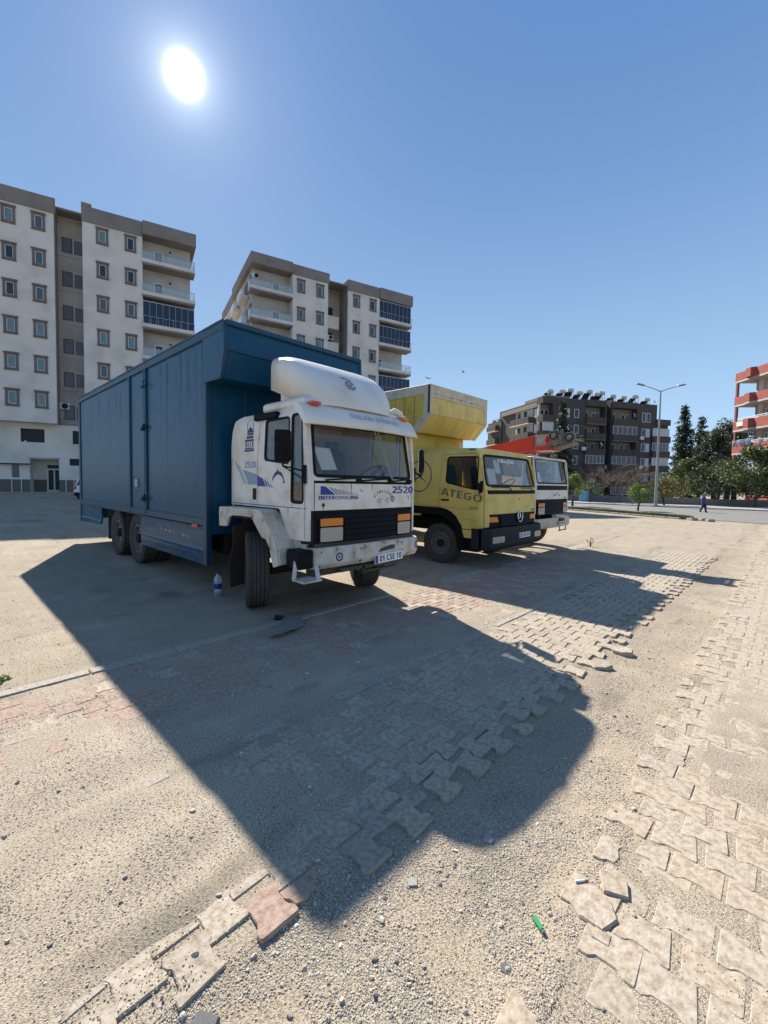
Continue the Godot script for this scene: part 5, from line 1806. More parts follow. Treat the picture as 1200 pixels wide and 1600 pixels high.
	for q in [[2.22, 0.10], [2.62, -0.03]]:
		for t in [-0.40, 0.36]:
			var wst := ST()
			lathe(wst, PackedVector2Array([Vector2(0.075, -0.03), Vector2(0.11, -0.028), Vector2(0.125, 0), Vector2(0.11, 0.028), Vector2(0.075, 0.03)]), X * Transform3D(Basis.IDENTITY, at.call(q[0], q[1], t)), 20)
			obj("carriage_wheel", wst, M.rubber, car)
			wst = ST()
			for k in 5: bar(wst, Vector3.ZERO, Vector3(cos(TAU * k / 5), sin(TAU * k / 5), 0) * 0.078, 0.02, 0.03)
			lathe(wst, PackedVector2Array([Vector2(0.025, -0.04), Vector2(0.025, 0.04), Vector2(0, 0.04)]), Transform3D.IDENTITY, 10)
			obj("wheel_spokes", wst, M.aluminium, car, X * Transform3D(Basis.IDENTITY, at.call(q[0], q[1], t)))

# ---------------------------------------------------------------- buildings (u along the front, v up, w outwards)
var K := 1.0

func lb(st: SurfaceTool, u0: float, u1: float, v0: float, v1: float, w0: float, w1: float, bev := 0.0) -> void:
	box(st, Vector3(u0, v0, w0) * K, Vector3(u1, v1, w1) * K, bev)

func block(root: Node3D, called: String, m: String, u0: float, u1: float, v0: float, v1: float, w0: float, w1: float, bev := 0.0) -> MeshInstance3D:
	var st := ST()
	lb(st, u0, u1, v0, v1, w0, w1, bev)
	return obj(called, st, M[m], root)

func building(called: String, label: String, at: Vector3, u: Vector3) -> Node3D:
	var o := thing(called, label, "building")
	o.transform = Transform3D(Basis(u, Vector3.UP, u.cross(Vector3.UP)), at)
	return o

func wall_with_holes(root: Node3D, called: String, m: String, u0: float, u1: float, v0: float, v1: float, w: float, thick: float, holes: Array) -> void:
	var st := ST()
	var f := func(p: Vector2, d: float) -> Vector3: return Vector3(p.x, p.y, w - d) * K
	plate(st, rect(u0, v0, u1, v1), holes, f, thick)
	obj(called, st, M[m], root)

var win_cache := {}
# window with a stuccoed surround and a little cornice; u, v: middle of its top edge
func dressed_window(root: Node3D, u: float, v: float, w: float, tone: String) -> void:
	var key := "dw%.2f" % K
	if not win_cache.has(key):
		var st := ST()
		var f := func(p: Vector2, d: float) -> Vector3: return Vector3(p.x, p.y, 0.09 - d) * K
		plate(st, rect(-0.62, -2.0, 0.62, -0.1), [rect(-0.37, -1.76, 0.37, -0.32)], f, 0.12)
		lb(st, -0.70, 0.70, -0.18, 0.0, -0.02, 0.16, 0.02)
		lb(st, -0.66, 0.66, -0.26, -0.18, -0.02, 0.125, 0.01)
		lb(st, -0.66, 0.66, -2.06, -1.93, -0.02, 0.14, 0.02)
		st.generate_normals()
		var a := st.commit()
		st = ST()
		var g := func(p: Vector2, d: float) -> Vector3: return Vector3(p.x, p.y, -0.06 - d) * K
		plate(st, rect(-0.37, -1.76, 0.37, -0.32), [rect(-0.29, -1.68, 0.29, -0.40)], g, 0.06)
		st.generate_normals()
		var b := st.commit()
		st = ST()
		lb(st, -0.30, 0.30, -1.69, -0.39, -0.11, -0.09)
		st.generate_normals()
		win_cache[key] = [a, b, st.commit()]
	var c: Array = win_cache[key]
	var o := put("window", c[0], M.trim_taupe, root, Transform3D(Basis.IDENTITY, Vector3(u, v, w) * K))
	put("frame", c[1], M.pvc_white, o)
	put("pane", c[2], M[tone], o)

func win_hole(u: float, v: float) -> PackedVector2Array:
	return rect(u - 0.365, v - 1.755, u + 0.365, v - 0.325)

# plain framed window of n lights
func plain_window(root: Node3D, u0: float, u1: float, v0: float, v1: float, w: float, n: int, frame_m: String, pane_m: String, bar_w := 0.06, called := "window") -> MeshInstance3D:
	var st := ST()
	var f := func(p: Vector2, d: float) -> Vector3: return Vector3(p.x, p.y, w + 0.05 - d) * K
	var holes: Array = []
	for k in n:
		var a := lerpf(u0, u1, float(k) / n) + bar_w * (1.0 if k == 0 else 0.5)
		var b := lerpf(u0, u1, float(k + 1) / n) - bar_w * (1.0 if k == n - 1 else 0.5)
		holes.append(rect(a, v0 + bar_w, b, v1 - bar_w))
	plate(st, rect(u0, v0, u1, v1), holes, f, 0.06)
	var o := obj(called, st, M[frame_m], root)
	for h: PackedVector2Array in holes:
		st = ST()
		lb(st, h[0].x - 0.01, h[1].x + 0.01, h[0].y - 0.01, h[2].y + 0.01, w + 0.005, w + 0.02)
		obj("pane", st, M[pane_m], o)
	return o

func air_conditioner(root: Node3D, label: String, u: float, v: float, w: float, size := 1.0) -> void:
	var o := thing("air_conditioner", label, "air conditioner")
	o.transform = root.transform * Transform3D(Basis.IDENTITY, Vector3(u, v, w) * K)
	var st := ST()
	lb(st, -0.45 * size, 0.45 * size, 0, 0.65 * size, 0, 0.32, 0.02)
	obj("casing", st, M.pvc_white, o)
	st = ST()
	lathe(st, PackedVector2Array([Vector2(0.24, 0.0), Vector2(0.24, 0.015), Vector2(0.03, 0.015), Vector2(0, 0.02)]), Transform3D(Basis.IDENTITY, Vector3(0.1, 0.33 * size, 0.32) * K), 16)
	obj("fan_grille", st, M.grey_plastic, o)

func balcony(root: Node3D, u0: float, u1: float, base: float, w_back: float, w_front: float, left_open: bool, right_open: bool, glazed: bool, rail := true) -> void:
	var st := ST()
	lb(st, u0 - 0.1, u1, base - 0.46, base, w_back, w_front, 0.02)
	var slab := obj("balcony_slab", st, M.render_white, root)
	block(slab, "slab_edge", "render_taupe", u0 - 0.07, u1 - 0.03, base - 0.70, base - 0.465, w_back, w_front - 0.05)
	if glazed:
		var n := 8
		for k in n:
			var a := lerpf(u0 + 0.02, u1 - 0.12, float(k) / n)
			var b := lerpf(u0 + 0.02, u1 - 0.12, float(k + 1) / n)
			var p := block(root, "glazing_panel", "glazing_navy", a + 0.025, b - 0.025, base + 0.1, base + 2.78, w_front - 0.30, w_front - 0.28)
			block(p, "mullion", "aluminium", a - 0.02, a + 0.02, base + 0.05, base + 2.8, w_front - 0.31, w_front - 0.26)
		block(root, "glazing_head", "aluminium", u0, u1 - 0.1, base + 2.78, base + 2.9, w_front - 0.32, w_front - 0.24)
		if right_open: block(root, "glazing_side", "glazing_navy", u1 - 0.14, u1 - 0.12, base + 0.1, base + 2.8, w_back + 0.3, w_front - 0.32)
	if rail:
		var p2 := block(root, "balcony_rail", "aluminium", u0, u1 - 0.06, base + 0.9, base + 0.95, w_front - 0.12, w_front - 0.06)
		for k in 8:
			var a := lerpf(u0 + 0.05, u1 - 0.1, k / 7.0)
			block(p2, "rail_post", "aluminium", a - 0.018, a + 0.018, base, base + 0.9, w_front - 0.11, w_front - 0.07)
		if not glazed:
			block(root, "rail_glass", "clear_glass", u0 + 0.03, u1 - 0.1, base + 0.06, base + 0.88, w_front - 0.095, w_front - 0.085)
			if right_open: block(root, "rail_glass", "clear_glass", u1 - 0.1, u1 - 0.09, base + 0.06, base + 0.88, w_back + 0.2, w_front - 0.11)
			if left_open: block(root, "rail_glass", "clear_glass", u0 - 0.05, u0 - 0.04, base + 0.06, base + 0.88, w_back + 0.2, w_front - 0.11)
		if right_open: block(root, "balcony_rail", "aluminium", u1 - 0.11, u1 - 0.06, base + 0.9, base + 0.95, w_back + 0.1, w_front - 0.125)
		if left_open: block(root, "balcony_rail", "aluminium", u0 - 0.07, u0 - 0.02, base + 0.9, base + 0.95, w_back + 0.1, w_front - 0.125)

func flats_left() -> void:
	K = 0.7
	var root := building("apartment_building", "white apartment block with taupe parapet behind the rear of the blue lorry, leftmost", V(-31.48, 0.509, 0.80), Vector3(0.28231, 0, -0.95932))
	var tones := ["pane_teal", "pane_mid", "pane_mid", "pane_dark", "pane_teal", "pane_teal"]
	var holes: Array = []
	for r in 6:
		for u in [-5.0, -1.9, 1.27, 3.93]: holes.append(win_hole(u, 32.2 - 4.06 * r))
	wall_with_holes(root, "wall", "render_white", -14.0, 5.35, 8.2, 32.5, 0.0, 0.3, holes)
	var i := 0
	for r in 6:
		for u in [-5.0, -1.9, 1.27, 3.93]:
			dressed_window(root, u, 32.2 - 4.06 * r, 0.0, ["pane_mid", "pane_dark", "pane_teal" if r in [0, 3, 4, 5] else "pane_dark", "pane_teal" if r in [3, 4, 5] else "pane_mid"][i % 4])
			i += 1
	block(root, "wing_body", "render_white", -14.0, 5.35, 8.2, 32.5, -12.0, -0.32)
	block(root, "side_wall", "render_taupe", 5.352, 5.40, 8.22, 32.5, -2.2, -0.02)
	block(root, "parapet", "render_taupe", -14.1, 5.52, 32.5, 34.2, -12.0, 0.15, 0.03)
	# recess with the stair windows
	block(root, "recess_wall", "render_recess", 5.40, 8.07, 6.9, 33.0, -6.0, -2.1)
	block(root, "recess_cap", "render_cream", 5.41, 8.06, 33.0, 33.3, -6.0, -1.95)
	for r in 6:
		var v := 31.0 - 4.05 * r
		plain_window(root, 5.85, 6.85, v - 1.75, v, -2.09, 1, "grey_plastic", "pane_grey", 0.05)
		plain_window(root, 6.98, 8.04, v - 1.85, v - 0.05, -2.09, 1, "pvc_white", "pane_grey", 0.03)
		block(root, "string_course", "render_cream", 5.41, 8.06, v - 2.25, v - 2.12, -2.12, -2.0)
	# right wing
	holes = []
	for r in 6:
		for u in [10.08, 13.05]: holes.append(win_hole(u, 32.3 - 4.06 * r))
	wall_with_holes(root, "wall", "render_white", 8.07, 14.35, -1.0, 32.5, 0.0, 0.3, holes)
	for r in 6:
		for u in [10.08, 13.05]: dressed_window(root, u, 32.3 - 4.06 * r, 0.0, "pane_teal" if (r == 0 and u < 11) or r in [3] else ("pane_mid" if r in [2, 4] else "pane_dark"))
	block(root, "wing_body", "render_white", 8.07, 14.35, -1.0, 32.5, -12.0, -0.32)
	block(root, "parapet", "render_taupe", 8.0, 14.36, 32.5, 34.35, -12.0, 0.12, 0.03)
	block(root, "parapet", "render_taupe", 14.36, 20.62, 32.85, 34.5, -12.0, 0.3, 0.03)
	block(root, "parapet_step", "render_taupe", 8.0, 9.05, 34.35, 34.7, -1.0, 0.12)
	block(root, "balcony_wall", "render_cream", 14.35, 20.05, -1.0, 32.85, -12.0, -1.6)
	for r in 7:
		var base := 29.88 - 4.05 * r
		balcony(root, 14.35, 20.5, base, -1.6, 0.22, false, true, r == 2)
		if r != 2:
			plain_window(root, 15.7, 16.75, base + 0.05, base + 1.9, -1.59, 1, "pvc_white", "pane_dark", 0.1, "balcony_door")
			var st := ST()
			lathe(st, PackedVector2Array([Vector2(0.09, 0), Vector2(0.09, 0.07), Vector2(0, 0.08)]), Transform3D(Basis.IDENTITY, Vector3(17.6, base + 2.25, -1.6) * K), 10)
			obj("wall_lamp", st, M.grey_plastic, root)
	# lower storeys
	var f := -1.5
	wall_with_holes(root, "lower_wall", "render_white", -14.0, 8.07, -1.0, 8.19, f, 0.3, [rect(1.65, 5.95, 3.9, 7.55), rect(6.65, 5.95, 8.0, 7.6), rect(6.3, 3.3, 8.0, 4.15), rect(0.72, 1.65, 1.52, 3.3), rect(2.45, -0.9, 5.25, 4.05)])
	for q in [[1.65, 3.9, 5.95, 7.55], [6.65, 8.0, 5.95, 7.6], [6.3, 8.0, 3.3, 4.15]]: block(root, "dark_opening", "pane_black", q[0], q[1], q[2], q[3], f - 0.32, f - 0.28)
	block(root, "loose_sack", "cloth_white", 1.95, 2.2, 5.95, 6.12, f - 0.26, f - 0.05, 0.03)
	block(root, "lower_body", "render_white", -14.0, 2.35, -1.0, 8.19, -12.0, f - 0.32)
	block(root, "lower_body", "render_white", 5.35, 8.07, -1.0, 8.19, -12.0, f - 0.34)
	block(root, "lower_body", "render_white", 2.36, 5.34, 4.1, 8.19, -12.0, f - 0.33)
	block(root, "porch_wall", "render_white", 2.3, 5.4, -1.0, 4.12, -5.0, f - 2.2)
	plain_window(root, 0.7, 1.54, 1.62, 3.33, f - 0.15, 1, "pvc_white", "pane_grey", 0.09)
	var door := plain_window(root, 3.75, 5.22, 0.08, 2.85, f - 2.19, 2, "pvc_white", "pane_black", 0.14, "entrance_door")
	block(door, "transom_light", "pane_black", 3.8, 5.2, 2.92, 3.35, f - 2.195, f - 2.17)
	block(root, "porch_lintel", "render_cream", 2.4, 5.3, 4.0, 4.2, f, f + 0.12)
	for q in [[-14.0, 2.45], [5.25, 8.07]]: block(root, "stone_cladding", "stone_clad", q[0], q[1], -0.6, 1.5, f + 0.003, f + 0.05)
	block(root, "stone_cladding", "stone_clad", 2.452, 3.72, -0.6, 1.5, f - 2.19, f - 2.14)
	for u in [0.75, 1.62, 5.9, 6.7]: block(root, "white_post", "pvc_white", u, u + 0.07, -0.3, 1.5, f + 0.06, f + 0.14)
	block(root, "awning", "black_plastic", -8.0, 2.5, 3.28, 3.38, f + 0.02, f + 0.5)
	block(root, "kerb_plinth", "concrete", -14.0, 8.0, -1.0, 0.03, f + 0.1, f + 1.4, 0.02)
	air_conditioner(root, "small white air conditioner low in the taupe recess of the leftmost block", 5.8, 10.2, -2.1, 1.2)
	block(root, "roof_slab", "render_taupe", -13.9, 20.3, 33.3, 33.5, -11.8, -0.2)

func flats_middle() -> void:
	K = 0.77
	var root := building("apartment_building", "white apartment block with taupe parapets seen above the blue box and the yellow lorry", V(-29.8, 0.39, 21.63), Vector3(0.28231, 0, -0.95932))
	var holes: Array = []
	for r in 7:
		for u in [7.43, 10.48]: holes.append(win_hole(u, 32.3 - 4.12 * r))
	wall_with_holes(root, "wall", "render_white", 6.11, 11.8, -1.0, 32.8, 0.0, 0.3, holes)
	for r in 7:
		for u in [7.43, 10.48]: dressed_window(root, u, 32.3 - 4.12 * r, 0.0, "pane_mid" if (r + int(u)) % 3 else "pane_teal")
	block(root, "wing_body", "render_white", 6.11, 11.8, -1.0, 32.8, -14.0, -0.32)
	block(root, "parapet", "render_taupe", -0.02, 6.12, 32.85, 34.4, -14.0, 0.2, 0.03)
	block(root, "parapet", "render_taupe", 6.13, 12.0, 32.7, 34.25, -14.0, 0.12, 0.03)
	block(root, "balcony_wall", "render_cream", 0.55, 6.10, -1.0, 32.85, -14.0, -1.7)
	for r in 7:
		var base := 29.78 - 4.12 * r
		balcony(root, 0.0, 6.2, base, -1.7, 0.15, true, false, false)
		plain_window(root, 3.5, 4.6, base + 0.05, base + 1.75, -1.69, 1, "pvc_white", "pane_dark", 0.1, "balcony_door")
	air_conditioner(root, "white air conditioner on the top corner balcony of the middle block", 1.0, 31.5, -1.7)
	# long side that runs back
	for r in 7:
		var base := 29.78 - 4.12 * r
		for w in [-5.6, -11.5, -17.5]:
			block(root, "side_balcony", "render_white", -0.55, 0.5, base - 0.6, base, w - 1.6, w + 1.6, 0.02)
			block(root, "side_glass", "clear_glass", -0.5, -0.48, base + 0.05, base + 0.9, w - 1.5, w + 1.5)
			block(root, "side_shutter", "pane_dark" if r % 2 else "trim_taupe", 0.46, 0.52, base + 0.1, base + 2.2, w - 1.2, w + 0.9)
		block(root, "side_shutter", "trim_taupe", 0.46, 0.52, base + 0.4, base + 2.4, -3.4, -2.2)
	block(root, "rear_body", "render_cream", 0.5, 20.0, -1.0, 32.8, -26.0, -14.1)
	block(root, "parapet", "render_taupe", 0.3, 20.0, 32.8, 34.3, -26.0, -14.05)
	# recess
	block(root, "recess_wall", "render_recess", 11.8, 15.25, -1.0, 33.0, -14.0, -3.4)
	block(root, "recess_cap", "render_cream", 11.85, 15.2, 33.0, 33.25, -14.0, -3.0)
	for r in 6:
		var v := 28.6 - 4.15 * r
		block(root, "recess_balcony", "render_white", 11.85, 14.4, v - 2.0, v, -3.4, -1.6, 0.02)
		block(root, "recess_window", "pane_black", 12.1, 14.0, v + 0.3, v + 2.0, -3.42, -3.36)
	air_conditioner(root, "white air conditioner hung in the taupe recess of the middle block", 13.0, 24.9, -2.2, 1.1)
	# right wing
	holes = []
	for r in 7:
		for u in [16.74, 19.77]: holes.append(win_hole(u, 32.15 - 4.15 * r))
	wall_with_holes(root, "wall", "render_white", 15.25, 21.0, -1.0, 32.5, 0.0, 0.3, holes)
	for r in 7:
		for u in [16.74, 19.77]: dressed_window(root, u, 32.15 - 4.15 * r, 0.0, "pane_dark" if (r + int(u)) % 2 else "pane_mid")
	block(root, "wing_body", "render_taupe", 15.25, 21.0, -1.0, 32.5, -14.0, -0.32)
	block(root, "parapet", "render_taupe", 15.15, 21.0, 32.5, 34.2, -14.0, 0.12, 0.03)
	block(root, "parapet", "render_taupe", 21.01, 27.5, 32.5, 34.25, -14.0, 0.3, 0.03)
	block(root, "balcony_wall", "render_cream", 21.0, 26.6, -1.0, 32.5, -14.0, -1.7)
	for r in 7:
		var base := [29.45, 25.35, 21.25, 17.1, 13.0, 8.9, 4.8][r] as float
		balcony(root, 21.0, 27.4, base, -1.7, 0.25, false, true, r in [0, 1, 3])
		if r not in [0, 1, 3]: plain_window(root, 21.6, 22.6, base + 0.05, base + 1.9, -1.69, 1, "pvc_white", "pane_dark", 0.1, "balcony_door")
	block(root, "roof_slab", "render_taupe", 0.1, 27.2, 33.2, 33.4, -13.9, -0.2)

func flats_brown() -> void:
	K = 1.0
	var root := building("apartment_building", "dark brown apartment block with cream loggias and water tanks on its roof", V(-19.16, -0.3, 73.29), Vector3(0.5358, 0, -0.8443))
	var tops := [15.0, 12.1, 9.25, 6.4, 3.5, 0.6]
	block(root, "wall", "brown_render", 2.3, 9.2, -1.0, 18.2, -13.0, 0.0)
	block(root, "wall", "brown_render", 20.7, 25.4, -1.0, 18.2, -13.0, 0.0)
	block(root, "rear_body", "brown_render", 0.4, 25.3, -1.0, 17.9, -16.0, -1.5)
	block(root, "shaft", "black_plastic", 13.7, 14.9, -1.0, 17.9, -1.5, -1.4)
	block(root, "shaft_edge", "brown_render", 13.45, 13.7, -1.0, 18.4, -1.5, 0.1)
	block(root, "shaft_edge", "brown_render", 14.9, 15.1, -1.0, 18.6, -1.5, 0.1)
	for q in [[0.0, 2.3], [9.2, 13.45], [15.1, 20.7]]:
		block(root, "parapet", "brown_render", q[0] - 0.05, q[1], 17.1, 18.25, -1.5, 0.2)
		block(root, "loggia_wall", "brown_pale", q[0] + 0.1, q[1], -1.0, 17.1, -1.5, -1.3)
	block(root, "low_wing", "brown_render", 25.4, 28.4, -1.0, 14.3, -13.0, -0.2)
	block(root, "parapet", "brown_render", 25.2, 28.5, 14.3, 15.4, -13.0, 0.3)
	for r in 6:
		var t: float = tops[r]
		for q in [[0.0, 2.3], [9.2, 13.45], [15.1, 20.7], [24.3, 28.4]]:
			if r == 0 and q[0] > 24: continue
			block(root, "balcony_front", "brown_render", q[0] - 0.05, q[1] + 0.02, t - 1.15, t, -1.4, 0.55 if q[0] > 5 else 0.35, 0.03)
			block(root, "balcony_sill", "brown_pale", q[0], q[1], t - 1.32, t - 1.16, -1.4, 0.4 if q[0] > 5 else 0.25)
			var glazed: bool = (r == 1 and (q[0] < 1 or q[0] > 15)) or (r == 3 and q[0] > 5) or (q[0] > 24) or (r == 5)
			var up := 1.72 if r > 0 else 2.08
			if glazed: plain_window(root, q[0] + 0.05, q[1] - 0.05, t + 0.02, t + up - 0.2, 0.2, 5 if q[1] - q[0] > 3 else 3, "pvc_white", "pane_curtain" if (r + int(q[0])) % 2 else "pane_grey", 0.07)
			else:
				for k in 2:
					var a: float = q[0] + (q[1] - q[0]) * (0.2 + 0.36 * k)
					var st := ST()
					var arch := PackedVector2Array([Vector2(a, t - 0.9), Vector2(a + 0.75, t - 0.9), Vector2(a + 0.75, t + 0.75)])
					for j in 7: arch.append(Vector2(a + 0.375 + cos(PI * j / 6.0) * 0.375, t + 0.78 + sin(PI * j / 6.0) * 0.42))
					prism(st, arch, Vector3(0, 0, -1.3), Vector3.RIGHT, Vector3.UP, Vector3(0, 0, 0.04))
					var w := obj("arched_door", st, M.pvc_white, root)
					var st2 := ST()
					var ins: PackedVector2Array = Geometry2D.offset_polygon(arch, -0.08)[0]
					prism(st2, ins, Vector3(0, 0, -1.26), Vector3.RIGHT, Vector3.UP, Vector3(0, 0, 0.02))
					obj("pane", st2, M.pane_black, w)
				if q[1] - q[0] > 3: plain_window(root, q[1] - 1.5, q[1] - 0.4, t - 0.1, t + 1.2, -1.29, 2, "pvc_white", "pane_grey", 0.07)
		for q in [[4.3, 5.7, 2], [6.7, 7.7, 1], [21.9, 22.8, 1], [23.0, 23.8, 1]]:
			if q[0] > 20 and r == 0: continue
			plain_window(root, q[0], q[1], t - 0.25, t + 1.35, 0.01, q[2], "pvc_white", "pane_curtain" if (r * 3 + int(q[0])) % 3 else "pane_dark", 0.08)
		block(root, "string_course", "brown_render", 2.31, 9.19, t - 1.1, t - 0.9, -0.2, 0.08)
	for u in [21.9, 22.95]: plain_window(root, u, u + 0.85, 14.7, 16.5, 0.01, 1, "pvc_white", "pane_dark", 0.08)
	block(root, "pale_corner", "render_cream", -0.02, 0.35, -1.0, 17.1, -1.55, -1.0)
	# side that runs back to the left
	block(root, "side_wall", "brown_render", 0.3, 6.0, -1.0, 17.3, -14.5, -1.6)
	block(root, "side_roof_edge", "brown_pale", -0.1, 0.5, 16.6, 17.4, -14.6, -1.6, 0.03)
	block(root, "roof_room", "brown_pale", 0.8, 6.0, 17.9, 18.6, -7.0, -0.3)
	block(root, "rear_wing", "brown_render", 0.0, 5.0, -1.0, 15.9, -20.5, -14.6)
	for r in 5:
		var t: float = tops[r]
		for w in [[-9.4, -3.0], [-19.5, -15.5]]:
			block(root, "side_balcony", "brown_render", -0.9, 0.35, t - 1.15, t, w[0], w[1], 0.04)
			block(root, "loggia_wall", "render_cream", 0.26, 0.32, t, t + 1.6, w[0] + 0.2, w[1] - 0.2)
			block(root, "balcony_sill", "render_white", -0.95, 0.3, t - 1.3, t - 1.16, w[0] - 0.1, w[1] + 0.1)
			for k in 2: block(root, "side_window", "pane_black", 0.2, 0.27, t, t + 1.35, w[0] + 0.9 + 2.2 * k, w[0] + 1.9 + 2.2 * k)
		block(root, "side_window", "pane_curtain", 0.25, 0.32, t - 0.2, t + 1.4, -2.8, -2.0)
	for q in [[4.5, 12.4, 0.3], [8.3, 9.7, 0.3], [14.2, 6.5, -1.0], [21.4, 12.2, 0.1], [21.4, 6.6, 0.1], [10.2, 3.9, 0.6]]:
		block(root, "cooling_unit", "pvc_white", q[0], q[0] + 0.8, q[1] - 0.9, q[1] - 0.3, q[2], q[2] + 0.3, 0.02)
	for q in [[1.2, 18.3, -0.2], [24.9, 18.3, -0.3], [19.6, 15.2, 0.5], [12.4, 9.4, 0.5]]:
		var ds := ST()
		lathe(ds, PackedVector2Array([Vector2(0.0, 0.0), Vector2(0.25, 0.04), Vector2(0.45, 0.14), Vector2(0.46, 0.12), Vector2(0.25, 0.02), Vector2(0.0, -0.02)]), Transform3D(Basis(Vector3.UP, 0.6) * Basis(Vector3.RIGHT, -0.5), Vector3(q[0], q[1] + 0.6, q[2])), 14)
		bar(ds, Vector3(q[0], q[1], q[2] - 0.05), Vector3(q[0], q[1] + 0.6, q[2] - 0.02), 0.05, 0.05)
		obj("satellite_dish", ds, M.tank_white, root)
	block(root, "rooftop_mast", "black_plastic", 4.85, 4.92, 18.2, 20.2, -4.0, -3.93)
	block(root, "rooftop_mast", "black_plastic", 13.4, 13.46, 18.2, 20.6, -4.0, -3.94)
	# solar heaters stand on the roof: things of their own
	var us := [2.6, 5.2, 6.9, 9.0, 11.1, 12.8, 13.9, 16.4, 18.9, 21.7, 24.4]
	var words := ["nearest the left corner of the brown block roof", "beside the thin mast on the brown block roof", "third from the left corner of the brown roof", "fourth from the left corner of the brown roof", "fifth from the left corner of the brown roof", "left of the middle pair on the brown roof", "right of the middle pair on the brown roof", "just right of the dark shaft of the brown block", "third from the right end of the brown roof", "second from the right end of the brown roof", "at the right end of the brown roof"]
	for i in us.size():
		var o := thing("water_heater", "white-tanked solar heater " + words[i], "water heater", Vector3.ZERO, 0.0, "solar water heaters on the brown block")
		o.transform = root.transform * Transform3D(Basis(Vector3.UP, 0.15 * sin(i * 2.3)), Vector3(us[i], 18.0 + 0.2 * (1 if i < 7 else 0), -1.6))
		var h := 1.0 + 0.5 * fposmod(sin(i * 5.1) * 3.0, 1.0)
		var st := ST()
		lathe(st, PackedVector2Array([Vector2(0, -0.58), Vector2(0.30, -0.56), Vector2(0.35, -0.5), Vector2(0.35, 0.5), Vector2(0.30, 0.56), Vector2(0, 0.58)]), Transform3D(Basis(Vector3.UP, PI / 2), Vector3(0, h + 0.45, 0)), 18)
		obj("tank", st, M.tank_white, o)
		st = ST()
		for x in [-0.5, 0.45]:
			for z in [-0.3, 0.25]: box(st, Vector3(x, -0.4, z), Vector3(x + 0.05, h + 0.1, z + 0.05))
		bar(st, Vector3(-0.5, h * 0.5, 0.27), Vector3(0.5, h * 0.55, 0.27), 0.04, 0.04)
		obj("stand", st, M.chassis, o)
		st = ST()
		bar(st, Vector3(0, 0.1, -1.9), Vector3(0, h + 0.2, -0.5), 1.4, 0.08)
		obj("panel", st, M.solar_panel, o)

